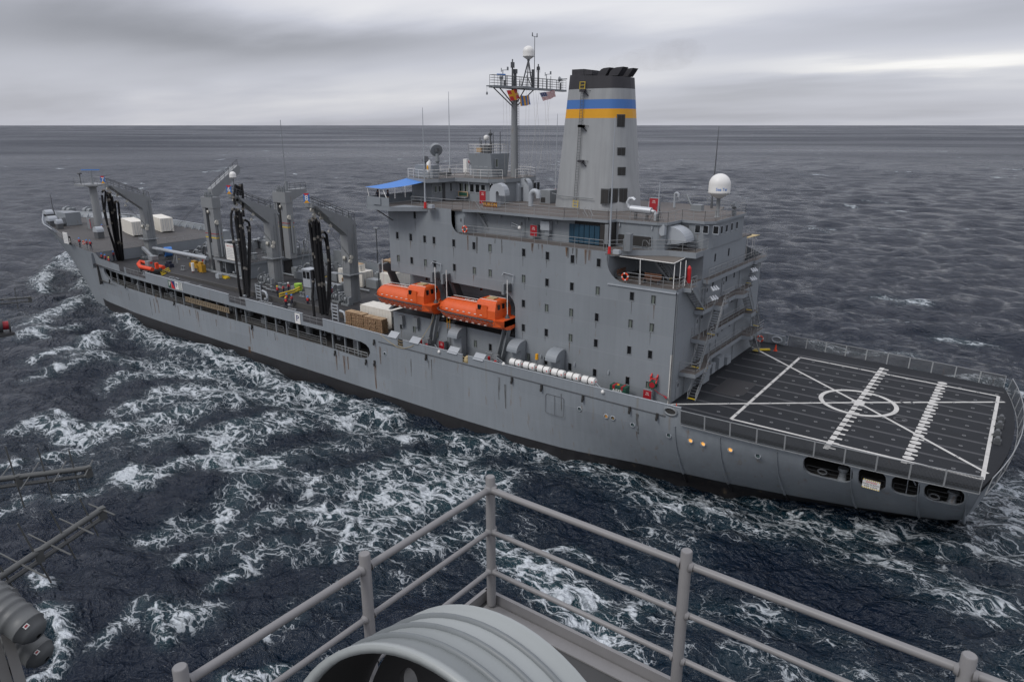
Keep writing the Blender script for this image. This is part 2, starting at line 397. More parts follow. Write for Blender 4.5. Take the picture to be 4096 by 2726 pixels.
def strokes(lst):
    """foam and height left by moving water: polylines with a width (m), a foam density and a raised crest"""
    foam = np.zeros_like(X); hgt = np.zeros_like(X); near = RR.ravel() < 330
    idx = np.where(near)[0]; x = X[idx]; y = Y[idx]; F = np.zeros_like(x); H = np.zeros_like(x)
    jx = (fbm(x * 0.09, y * 0.09, 5) - 0.5) * 9; jy = (fbm(x * 0.09, y * 0.09, 9) - 0.5) * 9
    jx += (fbm(x * 0.4, y * 0.4, 15) - 0.5) * 2.5; jy += (fbm(x * 0.4, y * 0.4, 19) - 0.5) * 2.5
    for pts, wd, dens, hh in lst:
        dens *= 0.98
        d = np.full_like(x, 1e9)
        for (a, b) in zip(pts[:-1], pts[1:]):
            ax, ay = a[0], a[1]; bx, by = b[0] - ax, b[1] - ay; L = bx * bx + by * by + 1e-9
            jj = min(1.0, wd / 4)
            qx = x + jx * jj; qy = y + jy * jj
            t = np.clip(((qx - ax) * bx + (qy - ay) * by) / L, 0, 1)
            d = np.minimum(d, np.hypot(qx - ax - t * bx, qy - ay - t * by))
        F = np.maximum(F, dens * np.exp(-(d / wd) ** 2)); H = np.maximum(H, hh * np.exp(-(d / (wd * 0.8)) ** 2))
    foam[idx] = F; hgt[idx] = H
    return foam, hgt
ST = [
 # wash thrown along the hull by the bow
 ([(-182.23, 19.35, -1.20), (-154.54, 12.10, -1.20), (-127.66, 5.06, -1.20), (-107.62, 0.80, -1.20), (-95.56, -1.99, -1.20), (-84.13, -3.45, -1.20), (-75.49, -3.17, -1.20), (-68.26, -2.45, -1.20), (-59.87, -2.90, -1.20), (-50.73, -3.00, -1.20), (-41.71, -3.04, -1.20), (-34.39, -2.32, -1.20)], 2.6, 0.95, 0.9),
 ([(-34.66, -3.54, -1.20), (-26.71, -2.67, -1.20), (-20.95, -1.59, -1.20), (-15.46, -0.66, -1.20), (-10.55, -0.24, -1.20), (-5.00, 0.28, -1.20), (1.26, -0.53, -1.20), (7.15, -1.02, -1.20)], 2.2, 0.80, 0.15),
 ([(-11.76, -1.78, -1.20), (-4.09, -1.32, -1.20), (2.97, -1.28, -1.20), (9.14, -0.90, -1.20), (14.46, 0.49, -1.20), (19.53, 1.44, -1.20), (24.37, 1.34, -1.20), (30.16, 1.02, -1.20)], 3.6, 0.70, 0.0),
 ([(7.66, 3.24, -1.20), (13.56, 3.79, -1.20), (20.32, 6.60, -1.20), (25.16, 8.52, -1.20), (30.05, 8.57, -1.20)], 3.0, 0.66, 0.0),
 ([(24.70, 13.09, -1.20), (26.36, 18.31, -1.20), (29.47, 25.01, -1.20)], 3.4, 0.85, 0.2),
 ([(25.86, 11.66, -1.20), (29.74, 17.35, -1.20)], 3.0, 0.8, 0.2),
 ([(26.72, 9.27, -1.20), (29.94, 11.69, -1.20)], 2.4, 0.7, 0.0),
 # breaking crests and streaks between the ships
 ([(-191.58, 24.78, -1.20), (-176.47, 16.01, -1.20), (-163.96, 8.17, -1.20), (-150.28, 0.78, -1.20)], 2.6, 0.95, 1.0),
 ([(-72.71, -8.28, -1.20), (-62.44, -7.52, -1.20), (-53.15, -6.84, -1.20), (-44.72, -6.22, -1.20), (-35.61, -6.21, -1.20), (-28.72, -5.68, -1.20)], 2.2, 0.80, 0.2),
 ([(-118.31, -10.99, -1.20), (-125.82, -4.78, -1.20), (-132.02, 1.79, -1.20), (-135.54, 8.12, -1.20)], 2.4, 0.9, 0.5),
 ([(-110.52, -15.53, -1.20), (-113.51, -11.00, -1.20), (-111.92, -7.30, -1.20)], 2.2, 0.85, 0.4),
 ([(-94.46, -20.07, -1.20), (-95.78, -16.49, -1.20), (-96.12, -12.45, -1.20), (-101.69, -7.27, -1.20)], 2.6, 1.0, 0.6),
 ([(-86.42, -23.29, -1.20), (-88.05, -19.80, -1.20), (-86.70, -15.79, -1.20)], 1.6, 0.75, 0.2),
 ([(-89.08, -12.83, -1.20), (-81.45, -9.77, -1.20), (-72.71, -8.28, -1.20)], 4.0, 0.7, 0.3),
 ([(-75.14, -16.62, -1.20), (-74.45, -11.98, -1.20), (-70.75, -8.02, -1.20), (-64.07, -6.51, -1.20)], 3.0, 0.8, 0.3),
 ([(-63.56, -20.36, -1.20), (-63.66, -15.72, -1.20), (-60.20, -12.13, -1.20), (-56.69, -8.49, -1.20)], 3.4, 0.9, 0.4),
 ([(-67.83, -31.21, -1.20), (-68.84, -29.20, -1.20), (-64.06, -28.38, -1.20)], 1.8, 0.95, 0.3),
 ([(-56.39, -32.06, -1.20), (-56.61, -30.20, -1.20), (-56.45, -27.23, -1.20)], 1.8, 0.95, 0.4),
 ([(-60.28, -25.54, -1.20), (-56.51, -22.71, -1.20), (-56.34, -18.46, -1.20), (-56.86, -13.48, -1.20)], 3.0, 0.9, 0.4),
 ([(-46.79, -29.31, -1.20), (-43.06, -28.88, -1.20), (-42.86, -25.75, -1.20), (-41.79, -22.42, -1.20), (-39.42, -19.98, -1.20)], 2.2, 1.05, 0.7),
 ([(-50.59, -22.10, -1.20), (-48.47, -19.01, -1.20), (-47.59, -14.40, -1.20), (-45.90, -10.63, -1.20)], 4.0, 0.85, 0.2),
 ([(-43.77, -21.24, -1.20), (-43.70, -16.93, -1.20), (-43.09, -12.63, -1.20), (-41.64, -9.93, -1.20)], 2.0, 0.8, 0.1),
 ([(-36.24, -16.94, -1.20), (-33.66, -13.65, -1.20), (-33.18, -9.02, -1.20), (-30.82, -5.75, -1.20)], 4.0, 0.6, 0.0),
 ([(-33.76, -33.11, -1.20), (-33.61, -31.16, -1.20), (-32.36, -29.75, -1.20)], 2.2, 0.85, 0.2),
 ([(-25.87, -31.85, -1.20), (-25.87, -28.51, -1.20), (-25.23, -24.39, -1.20), (-21.99, -21.96, -1.20)], 3.0, 0.75, 0.2),
 ([(-29.72, -28.71, -1.20), (-31.31, -24.98, -1.20), (-32.28, -21.36, -1.20)], 2.4, 0.8, 0.2),
 ([(-21.94, -20.97, -1.20), (-19.66, -21.61, -1.20), (-17.62, -23.60, -1.20), (-16.44, -25.56, -1.20)], 0.9, 1.05, 0.5),
 ([(-22.37, -30.79, -1.20), (-21.66, -27.88, -1.20), (-18.13, -26.04, -1.20)], 2.0, 0.65, 0.0),
 ([(-34.00, -19.09, -1.20), (-28.73, -18.69, -1.20), (-24.49, -17.74, -1.20)], 3.0, 0.6, 0.0),
 ([(-18.58, -21.26, -1.20), (-18.58, -17.46, -1.20), (-18.24, -13.05, -1.20), (-15.92, -9.07, -1.20)], 4.2, 0.95, 0.2),
 ([(-23.75, -14.95, -1.20), (-22.89, -9.50, -1.20), (-19.82, -5.92, -1.20)], 4.0, 0.75, 0.1),
 ([(-13.89, -20.38, -1.20), (-11.59, -17.79, -1.20), (-10.80, -14.50, -1.20)], 2.4, 0.75, 0.0),
 ([(-8.62, -14.68, -1.20), (-4.27, -17.21, -1.20), (0.05, -18.99, -1.20), (3.85, -19.96, -1.20), (7.29, -20.26, -1.20)], 2.4, 0.95, 0.1),
 ([(-2.23, -15.67, -1.20), (-0.81, -13.83, -1.20), (1.17, -14.63, -1.20)], 1.2, 0.9, 0.2),
 ([(4.78, -23.76, -1.20), (5.62, -19.82, -1.20), (7.27, -16.16, -1.20)], 1.6, 0.75, 0.0),
 ([(-25.87, -34.93, -1.20), (-26.60, -33.97, -1.20), (-27.05, -33.53, -1.20)], 0.4, 1.0, 0.2),
 ([(-20.69, -34.56, -1.20), (-21.80, -33.32, -1.20), (-22.03, -32.41, -1.20)], 0.9, 0.95, 0.3),
 ([(-21.57, -38.43, -1.20), (-19.52, -39.27, -1.20), (-17.77, -39.62, -1.20)], 0.7, 1.0, 0.4),
 ([(-20.96, -38.58, -1.20), (-18.70, -37.48, -1.20), (-18.12, -36.45, -1.20)], 1.6, 0.85, 0.1),
 ([(-21.20, -42.20, -1.20), (-22.06, -40.60, -1.20), (-22.97, -38.87, -1.20)], 1.0, 0.75, 0.1),
 ([(-34.29, -42.70, -1.20), (-31.60, -42.75, -1.20)], 0.9, 1.0, 0.4),
 ([(-27.68, -43.63, -1.20), (-26.12, -43.06, -1.20), (-23.64, -43.48, -1.20), (-21.59, -44.60, -1.20), (-21.48, -46.25, -1.20)], 0.9, 1.0, 0.5),
 ([(-12.42, -39.20, -1.20), (-11.14, -37.76, -1.20), (-10.02, -36.17, -1.20)], 0.8, 0.8, 0.2),
 ([(-13.39, -35.23, -1.20), (-12.95, -32.57, -1.20)], 1.2, 0.55, 0.0),
 ([(-57.26, -36.56, -1.20), (-57.29, -35.33, -1.20)], 1.2, 1.0, 0.3), ([(-47.76, -39.37, -1.20), (-47.80, -37.89, -1.20), (-47.59, -37.21, -1.20)], 1.2, 0.8, 0.1),
 ([(-45.44, -34.55, -1.20), (-44.63, -32.86, -1.20)], 1.6, 0.8, 0.1),
 ([(10.43, -13.79, -1.20), (15.01, -12.76, -1.20), (19.28, -11.81, -1.20)], 2.2, 0.50, 0.0),
 ([(13.47, -17.24, -1.20), (17.59, -16.18, -1.20), (21.28, -14.38, -1.20)], 1.6, 0.52, 0.0),
 ([(1.92, -15.52, -1.20), (7.11, -14.36, -1.20), (10.82, -14.72, -1.20)], 1.8, 0.48, 0.0),
 # beyond the flight deck
 ([(-8.51, 61.05, -1.20), (-2.05, 61.18, -1.20), (5.18, 62.15, -1.20), (12.62, 62.98, -1.20)], 2.2, 0.75, 0.2),
 ([(2.76, 105.40, -1.20), (5.68, 105.17, -1.20), (8.28, 103.85, -1.20)], 2.6, 0.95, 0.3), ([(17.44, 78.93, -1.20), (20.54, 79.68, -1.20)], 2.6, 0.8, 0.2),
 ([(15.34, 56.62, -1.20), (20.30, 56.84, -1.20), (27.03, 57.48, -1.20)], 2.4, 0.7, 0.1),
]
FO, HG = strokes(ST)
# fading wash over the whole strip between the ships, and scattered whitecaps far out
clump = fbm(X * 0.055, Y * 0.055, 31); cl2 = fbm(X * 0.22, Y * 0.22, 77)
strip = np.clip(1 - np.abs(Y + 26) / 30, 0, 1) * np.clip((X + 190) / 60, 0, 1)
FO = np.maximum(FO, strip * np.clip((clump - 0.46) * 2.2, 0, 0.36))
FO = np.maximum(FO, np.clip((Y + 35) / 20, 0, 1) * np.clip((8 - Y) / 6, 0, 1) * np.clip((X + 30) / 40, 0, 1) * np.clip((clump - 0.32) * 2.0, 0, 0.50))
caps = np.clip((fbm(X * 0.028, Y * 0.07, 3) - 0.735) * 16, 0, 1) * np.clip((cl2 - 0.50) * 6, 0, 1) * (RR.ravel() < 3500)
FO = np.maximum(FO, caps * 0.95)
FO *= (0.60 + 0.50 * cl2)
fine = fbm(X * 0.8, Y * 0.8, 51) - 0.5
Z += HG + np.where(RR.ravel() < 200, FO * fine * 0.55, 0)
co = np.stack([X + DX, Y + DY, SEA + Z], 1)
nr, na = RR.shape
i = np.arange(nr - 1)[:, None] * na; j = np.arange(na)[None, :]; j2 = (j + 1) % na
quads = np.stack([i + j, i + j2, i + na + j2, i + na + j], -1).reshape(-1, 4)
me = bpy.data.meshes.new('sea')
nv = len(co); inner = nv
co = np.vstack([co, [[CAM.x, CAM.y, SEA]]])
tri = np.stack([np.full(na, inner), (np.arange(na) + 1) % na, np.arange(na)], -1)
loops = np.concatenate([quads.ravel(), tri.ravel()]); starts = np.concatenate([np.arange(len(quads)) * 4, len(quads) * 4 + np.arange(na) * 3])
me.vertices.add(len(co)); me.vertices.foreach_set('co', co.ravel()); me.loops.add(len(loops)); me.loops.foreach_set('vertex_index', loops.astype(np.int32))
me.polygons.add(len(starts)); me.polygons.foreach_set('loop_start', starts.astype(np.int32)); me.polygons.foreach_set('use_smooth', np.ones(len(starts), dtype=bool))
me.update(calc_edges=True); me.validate()
at = me.attributes.new('foam', 'FLOAT', 'POINT'); at.data.foreach_set('value', np.append(FO, 0).astype(np.float32))
rr_ = RR.ravel(); sm_ = np.clip((np.log(rr_) - math.log(160)) / (math.log(1800) - math.log(160)), 0, 1)
gust = fbm(X * 0.0022 + Y * 0.0012, Y * 0.006 - X * 0.003, 41, 5) - 0.5; gust2 = fbm(X * 0.0006, Y * 0.0014, 61, 5) - 0.5
CH = np.clip(0.10 + sm_ * (0.30 + 0.45 * gust + 0.15 * gust2), 0.08, 0.6)
at2 = me.attributes.new('chop', 'FLOAT', 'POINT'); at2.data.foreach_set('value', np.append(CH, 0.11).astype(np.float32))
sea = bpy.data.objects.new('sea', me); COL.objects.link(sea); sea['kind'] = 'structure'
sea['label'] = 'dark blue choppy sea with white foam streaks between the two ships'
m = bpy.data.materials.new('sea_water'); m.use_nodes = True; t = m.node_tree; b = t.nodes['Principled BSDF']; MAT['sea'] = m; me.materials.append(m)
g = t.nodes.new('ShaderNodeNewGeometry'); pos = g.outputs['Position']
def tnoise(vec, s, det, ro=0.55, dist=0.0):
    n = t.nodes.new('ShaderNodeTexNoise'); n.inputs['Scale'].default_value = s; n.inputs['Detail'].default_value = det; n.inputs['Roughness'].default_value = ro
    n.inputs['Distortion'].default_value = dist; t.links.new(vec, n.inputs[0]); return n
def absn(x): return math_node(t, 'ABSOLUTE', math_node(t, 'SUBTRACT', x, 0.5))
wn = tnoise(pos, 0.30, 3)
vm = t.nodes.new('ShaderNodeVectorMath'); vm.operation = 'MULTIPLY_ADD'; t.links.new(wn.outputs['Color'], vm.inputs[0]); vm.inputs[1].default_value = (2.6, 2.6, 0); t.links.new(pos, vm.inputs[2])
mpn = t.nodes.new('ShaderNodeMapping'); mpn.inputs['Rotation'].default_value = (0, 0, 0.2); mpn.inputs['Scale'].default_value = (0.60, 1.15, 0.0); t.links.new(vm.outputs[0], mpn.inputs[0])
fat = t.nodes.new('ShaderNodeAttribute'); fat.attribute_name = 'foam'; fo = fat.outputs['Fac']
# foam lace: thin threads where a warped noise crosses its middle value, wider where the foam is denser
brk = tnoise(mpn.outputs[0], 0.5, 5, 0.6).outputs[0]
den_ = math_node(t, 'MAXIMUM', math_node(t, 'ADD', fo, math_node(t, 'MULTIPLY', math_node(t, 'SUBTRACT', brk, 0.52), 1.3)), 0.0)
w_ = math_node(t, 'MULTIPLY', math_node(t, 'POWER', den_, 1.8), 0.042)
thr = None
for s_, d_, k_ in ((0.40, 5, 1.15), (1.0, 4, 1.0), (2.3, 3, 0.7)):
    if s_ == 1.0:
        vo = t.nodes.new('ShaderNodeTexVoronoi'); vo.feature = 'DISTANCE_TO_EDGE'; vo.inputs['Scale'].default_value = 0.62; vo.inputs['Randomness'].default_value = 1.0
        wv = tnoise(mpn.outputs[0], 1.4, 4, 0.6); va = t.nodes.new('ShaderNodeVectorMath'); va.operation = 'MULTIPLY_ADD'; t.links.new(wv.outputs['Color'], va.inputs[0]); va.inputs[1].default_value = (1.5, 1.5, 0); t.links.new(mpn.outputs[0], va.inputs[2]); t.links.new(va.outputs[0], vo.inputs['Vector'])
        d = math_node(t, 'MULTIPLY', vo.outputs['Distance'], 0.30)
    else: d = absn(tnoise(mpn.outputs[0], s_, d_, 0.55, 0.1).outputs[0])
    q = math_node(t, 'DIVIDE', d, math_node(t, 'ADD', math_node(t, 'MULTIPLY', w_, k_), 0.0005))
    q = math_node(t, 'SUBTRACT', 1.25, q, clamp=True)
    thr = q if thr is None else math_node(t, 'MAXIMUM', thr, q)
grain = tnoise(mpn.outputs[0], 2.2, 7, 0.7).outputs[0]
core = t.nodes.new('ShaderNodeMapRange'); core.interpolation_type = 'SMOOTHSTEP'; t.links.new(math_node(t, 'ADD', den_, math_node(t, 'MULTIPLY', math_node(t, 'SUBTRACT', grain, 0.5), 1.5)), core.inputs[0]); core.inputs[1].default_value = 0.95; core.inputs[2].default_value = 1.45
foam = math_node(t, 'MAXIMUM', math_node(t, 'MULTIPLY', thr, math_node(t, 'MULTIPLY', den_, 1.5, clamp=True)), core.outputs[0])
foam = math_node(t, 'MULTIPLY', foam, math_node(t, 'MULTIPLY', fo, 12.0, clamp=True))
foam = math_node(t, 'MULTIPLY', foam, math_node(t, 'ADD', 0.55, math_node(t, 'MULTIPLY', grain, 0.9)), clamp=True)
deep = mixc(t, math_node(t, 'MULTIPLY', math_node(t, 'POWER', fo, 1.5), 0.9, clamp=True), (0.0025, 0.0080, 0.0195), (0.014, 0.052, 0.062))
col = mixc(t, foam, deep, (0.56, 0.60, 0.63))
t.links.new(col, b.inputs['Base Color'])
b.inputs['IOR'].default_value = 1.34
rat = t.nodes.new('ShaderNodeAttribute'); rat.attribute_name = 'chop'    # waves too small for the sheet live in the gloss
t.links.new(math_node(t, 'ADD', math_node(t, 'MULTIPLY', foam, 0.4), rat.outputs['Fac']), b.inputs['Roughness'])
w1 = t.nodes.new('ShaderNodeMapping'); w1.inputs['Rotation'].default_value = (0, 0, -0.45); w1.inputs['Scale'].default_value = (0.72, 1.0, 1.0); t.links.new(pos, w1.inputs[0])
def ridge(s_, d_, ro=0.6): return math_node(t, 'SUBTRACT', 0.5, absn(tnoise(w1.outputs[0], s_, d_, ro, 0.35).outputs[0]))
hh = math_node(t, 'MULTIPLY', tnoise(w1.outputs[0], 1.9, 5, 0.6, 0.3).outputs[0], 0.30)
hh = math_node(t, 'ADD', hh, math_node(t, 'MULTIPLY', ridge(0.55, 5), 0.9))
hh = math_node(t, 'ADD', hh, math_node(t, 'MULTIPLY', ridge(0.22, 6), 2.4))
hh = math_node(t, 'ADD', hh, math_node(t, 'MULTIPLY', tnoise(w1.outputs[0], 0.06, 6, 0.65).outputs[0], 4.5))
hh = math_node(t, 'ADD', hh, math_node(t, 'MULTIPLY', foam, 0.10))
bn = t.nodes.new('ShaderNodeBump'); bn.inputs['Strength'].default_value = 1.0; bn.inputs['Distance'].default_value = 1.0; t.links.new(hh, bn.inputs['Height']); t.links.new(bn.outputs[0], b.inputs['Normal'])

# ------------------------------------------------------------------ the supply ship: hull, decks, deckhouse
ship = thing('supply_ship', 'long grey naval supply ship with tall deckhouse, striped funnel and black flight deck', 'ship', (-75.0, YC, SEA))
def sheer(x): return 0.00017 * max(0.0, -45 - x) ** 2
XS_D = [-173.0, -172.7, -171.6, -169, -164, -152.5, -135, -123, -110, -95, 0, 10, 20, 26.2]
YS_D = [14.85, 13.4, 12.6, 11.5, 9.6, 5.0, 1.3, 0.15, 0, 0, 0, 0.25, 0.9, 1.6]
XS_W = [-178.4, -165, -158, -150, -140, -128, -116, -104, -95, -25, -18, -10.5, -2, 6, 10.7, 17, 22, 26.2]
YS_W = [14.85, 14.85, 13.4, 11.2, 7.6, 3.6, 1.2, 0.2, 0, 0, 0.35, 1.1, 3.6, 5.3, 6.7, 8.8, 10.9, 12.9]
def hull_y(x, z):
    yd = lerp(x, XS_D, YS_D); yw = lerp(x, XS_W, YS_W); zt = 7.4 + sheer(x)
    if x < -105:                       # flared bow
        top = 12.9; k = min(1.0, max(0.0, (top - z) / (top - SEA))); return yd + (yw - yd) * k ** 0.85
    k = min(1.0, max(0.0, (zt - z) / (zt - SEA)))
    return yd + (yw - yd) * (k ** 1.7 if x > -40 else k)
def stem_x(x, z):                      # raked stem and a transom that slopes forward under the deck
    if x < -150:
        r = (13.0 - z) / 14.2; f = min(1.0, max(0.0, (-150 - x) / 23)); return x + f * 11 * max(0, r) ** 0.8
    return x
def side(sgn):
    def fm(x, z, d):
        y = hull_y(x, z) + d
        xx = stem_x(x, z) - (0.16 * max(0, 7.4 - z) if x > 26 else 0)
        return (xx, y if sgn < 0 else 2 * YC - y, z)
    return fm
def foc_z(x): return lerp(x, [-178, -152, -135, -118], [11.9, 11.75, 11.05, 10.4])
def bul(x):
    return lerp(x, [-115, -105, -85, -67, -50, -35, 0, 2.4], [9.8, 9.28, 9.05, 8.86, 8.7, 8.5, 8.58, 8.58])
GAP = [(-107.2, -105.0), (-104.4, -97.4), (-71.8, -67.4), (-53.7, -49.4), (-35.0, -34.1), (-24.4, -23.6)]   # cut-outs in the bulwark
def gap_floor(x): return 7.62 + 0.9 * (sheer(x))
top_line = []
xs = [2.4, 0]
outline = [(26.2, SEA - 3), (26.2, 7.1), (14, 7.1), (2.4, 7.1)]
x = 2.4; outline += [(2.4, 8.58), (0, 8.58)]
for a, b in sorted(GAP, reverse=True):
    outline += [(b, bul(b)), (b, gap_floor(b)), (a, gap_floor(a)), (a, bul(a))]
outline += [(-115.2, 9.7), (-116.4, 10.5), (-118.0, foc_z(-118) + .12)]
for xx in (-125, -135, -141): outline.append((xx, foc_z(xx) + .12))
outline += [(-142, foc_z(-142) + 1.0)]
for xx in (-150, -158, -164, -168, -170.5, -171.8, -172.4, -172.7, -172.98): outline.append((xx, foc_z(xx) + 1.15))
outline += [(-172.98, SEA - 3)]
gal = [(-114.6, 7.2)] + [(-113.9, 6.35), (-113.2, 5.95)]
for xx in (-110, -100, -90, -80, -70, -60, -50): gal.append((xx, 4.72 + sheer(xx) * 0.85))
gal += [(-42.6, 4.45), (-41.4, 4.6), (-40.6, 5.0), (-40.2, 5.65), (-40.35, 6.25), (-40.9, 6.65), (-41.8, 6.86)]
for xx in (-50, -60, -70, -80, -90, -100, -108): gal.append((xx, 7.05 + sheer(xx) * 0.9))
gal += [(-114.2, 7.9)]
openings = [rrect(13.45, 4.75, 17.35, 6.95, 0.85), rrect(17.75, 4.8, 19.8, 6.95, 0.65), rrect(20.2, 4.85, 22.2, 6.95, 0.65), rrect(22.5, 4.9, 25.2, 6.95, 0.75)]
ports = [(-39.0, 5.55), (-15.3, 4.75), (-9.6, 4.5), (-8.4, 4.45), (-4.9, 4.0), (-0.8, 3.75), (1.85, 3.55), (3.1, 3.45), (5.4, 3.3), (7.7, 3.2)]
ports = [tuple((-8.61, 0.20, 5.71)), tuple((-5.52, 0.40, 5.67)), tuple((-4.75, 0.45, 5.67)), tuple((-2.58, 0.90, 5.48)), tuple((1.22, 1.40, 5.33)),
         tuple((3.38, 1.50, 5.38)), tuple((4.60, 1.60, 5.37)), tuple((7.16, 1.60, 5.48)), tuple((9.64, 1.70, 5.56)), tuple((-37.42, 0.05, 6.08))]
pholes = [[(p[0] + 0.21 * math.cos(t * math.pi / 6), p[2] + 0.21 * math.sin(t * math.pi / 6)) for t in range(12)] for p in ports]
hull = MB(); hull.smooth = True
sheet(hull, outline, [gal] + openings + pholes, side(-1), 0.35, step=2.2)
# starboard side, closed, and transom
out_s = [(26.2, SEA - 3), (26.2, 7.1), (2.4, 7.1), (2.4, 8.58), (-115.2, 9.7), (-118, foc_z(-118) + .12), (-124, foc_z(-124) + .12), (-124.6, foc_z(-125) + 1.15), (-135, foc_z(-135) + 1.15)]
for xx in (-150, -158, -164, -168, -170.5, -171.8, -172.4, -172.7, -172.98): out_s.append((xx, foc_z(xx) + 1.15))
out_s += [(-172.98, SEA - 3)]
sheet(hull, out_s, [], side(1), 0.3, step=2.6)
hull.smooth = False
tz = [SEA - 3, SEA, 1, 3, 5, 7.1]
def tx(y, z): return 26.2 - 0.16 * max(0, 7.4 - z) + 1.4 * (1 - ((y - YC) / 13.3) ** 2) * max(0, min(1, (z + 1) / 8.1))
row = []
for z in tz:
    ya = hull_y(26.2, z); row.append([(tx(ya + (2 * (YC - ya)) * k / 12, z) if 0 < k < 12 else 26.2 - 0.16 * max(0, 7.4 - z), ya + 2 * (YC - ya) * k / 12, z) for k in range(13)])
hull.add([p for r in row for p in r], [(i * 13 + k, i * 13 + k + 1, (i + 1) * 13 + k + 1, (i + 1) * 13 + k) for i in range(len(tz) - 1) for k in range(12)])
H = hull.build('hull', ['hull_grey', 'boot_black'], ship)
for p in H.data.polygons:               # black boot-topping below the painted line
    if H.matrix_basis.translation.z + WO[ship.name][2] + p.center.z < 0.0: p.material_index = 0
# hull paint: grey above, black boot-topping below a painted line near the water
hm = MAT['hull_grey']; t = hm.node_tree; b = t.nodes['Principled BSDF']
g = t.nodes.new('ShaderNodeNewGeometry'); sx = t.nodes.new('ShaderNodeSeparateXYZ'); t.links.new(g.outputs['Position'], sx.inputs[0])
base = b.inputs['Base Color'].links[0].from_socket
lim = t.nodes.new('ShaderNodeMapRange'); t.links.new(sx.outputs[0], lim.inputs[0]); lim.inputs[1].default_value = -110; lim.inputs[2].default_value = -20; lim.inputs[3].default_value = 0.95; lim.inputs[4].default_value = 0.35
nz = t.nodes.new('ShaderNodeTexNoise'); nz.inputs['Scale'].default_value = 1.5; t.links.new(g.outputs['Position'], nz.inputs[0])
below = math_node(t, 'LESS_THAN', sx.outputs[2], lim.outputs[0])
above_bow = math_node(t, 'GREATER_THAN', sx.outputs[0], -120.0)
blk = mixc(t, nz.outputs[0], (0.012, 0.012, 0.014), (0.028, 0.027, 0.028))
nc = mixc(t, math_node(t, 'MULTIPLY', below, above_bow), base, blk)
# rust run-off below scuppers and the gallery sill (stain with its own shape)
ms = t.nodes.new('ShaderNodeMapping'); ms.inputs['Scale'].default_value = (1.3, 1.3, 0.06); t.links.new(g.outputs['Position'], ms.inputs[0])
ns = t.nodes.new('ShaderNodeTexNoise'); ns.inputs['Scale'].default_value = 1.0; ns.inputs['Detail'].default_value = 5; t.links.new(ms.outputs[0], ns.inputs[0])
k = math_node(t, 'MULTIPLY', math_node(t, 'SUBTRACT', ns.outputs[0], 0.625, clamp=True), 6.0, clamp=True)
nc = mixc(t, math_node(t, 'MULTIPLY', k, 0.55), nc, (0.20, 0.15, 0.09))
t.links.new(nc, b.inputs['Base Color'])
def part(name, mb, mt, **k): return mb.build(name, mt, ship, **k)

# --- decks
def deck_poly(x0, x1, z, n, inset=0.05):
    xs = [x0 + (x1 - x0) * i / n for i in range(n + 1)]
    return [(x, hull_y(x, z) + inset) for x in xs] + [(x, 2 * YC - hull_y(x, z) - inset) for x in reversed(xs)]
m = MB(); xs = np.linspace(-118, -3, 47)
for a, c in zip(xs[:-1], xs[1:]):
    za, zc = 7.4 + sheer(a), 7.4 + sheer(c)
    m.add([(a, 0.06, za), (c, 0.06, zc), (c, 2 * YC - 0.06, zc), (a, 2 * YC - 0.06, za)], [(0, 1, 2, 3)])
part('cargo_deck', m, 'deck_dark')
m = MB(); n = 30; xs = [-172.9 + i * (55.1 / n) for i in range(n + 1)]
for a, c in zip(xs[:-1], xs[1:]):
    ya, yc = hull_y(a, foc_z(a)) + .04, hull_y(c, foc_z(c)) + .04
    m.add([(stem_x(a, foc_z(a)), ya, foc_z(a)), (stem_x(c, foc_z(c)), yc, foc_z(c)), (stem_x(c, foc_z(c)), 2 * YC - yc, foc_z(c)), (stem_x(a, foc_z(a)), 2 * YC - ya, foc_z(a))], [(0, 1, 2, 3)])
part('foredeck', m, 'deck_fore')
m = MB(); xs = np.linspace(-2.9, 26.15, 13); vs = []
left = [(x, hull_y(x, 7.4) + 0.02) for x in xs]; ys_ = np.linspace(left[-1][1], 2 * YC - left[-1][1], 11)
poly = left + [(tx(y, 7.3), y) for y in ys_[1:-1]] + [(x, 2 * YC - hull_y(x, 7.4) - 0.02) for x in xs[::-1]]
m.prism(poly, 7.2, 7.46); FD = part('flight_deck', m, 'flight_black')
# fascia round the flight deck edge
# painted markings on the flight deck (sheets a few millimetres above the deck)
XC_, R_, X1_, X2_, W_ = 14.8, 3.61, 6.04, 25.95, 10.55
ZL = 7.466
def stripe(mb, a, c, w, z=ZL):
    a, c = Vector((*a, z)), Vector((*c, z)); d = (c - a).normalized(); nrm = Vector((-d.y, d.x, 0)) * w / 2
    mb.add([a - nrm, c - nrm, c + nrm, a + nrm], [(0, 1, 2, 3)])
m = MB()
Pn, Ps = (6.18, 2.93, 7.46), (6.13, 25.66, 7.46)
Qn, Qs = (26.07, 3.20, 7.46), (25.82, 24.89, 7.46)
A0 = (-0.13, 2.70, 7.46); A1 = (26.43, 23.37, 7.46); B0 = (-0.29, 26.71, 7.46); B1 = (26.34, 4.55, 7.46)
C0 = (14.79, 14.47, 7.46)
for a, c, w, z in ((Pn, Ps, 0.30, ZL), (Pn, Qn, 0.28, ZL + .003), (Ps, Qs, 0.28, ZL + .003), (Qn, Qs, 0.30, ZL + .006), (A0, C0, 0.28, ZL + .009), (C0, A1, 0.28, ZL + .009), (B0, C0, 0.28, ZL + .012), (C0, B1, 0.28, ZL + .012)):
    stripe(m, a[:2], c[:2], w, z)
for i in range(64):
    a0, a1 = 2 * math.pi * i / 64, 2 * math.pi * (i + 1) / 64
    m.add([(C0[0] + r * math.cos(t_), C0[1] + r * math.sin(t_), ZL + .015) for r, t_ in ((R_, a0), (R_, a1), (R_ - 0.42, a1), (R_ - 0.42, a0))], [(0, 1, 2, 3)])
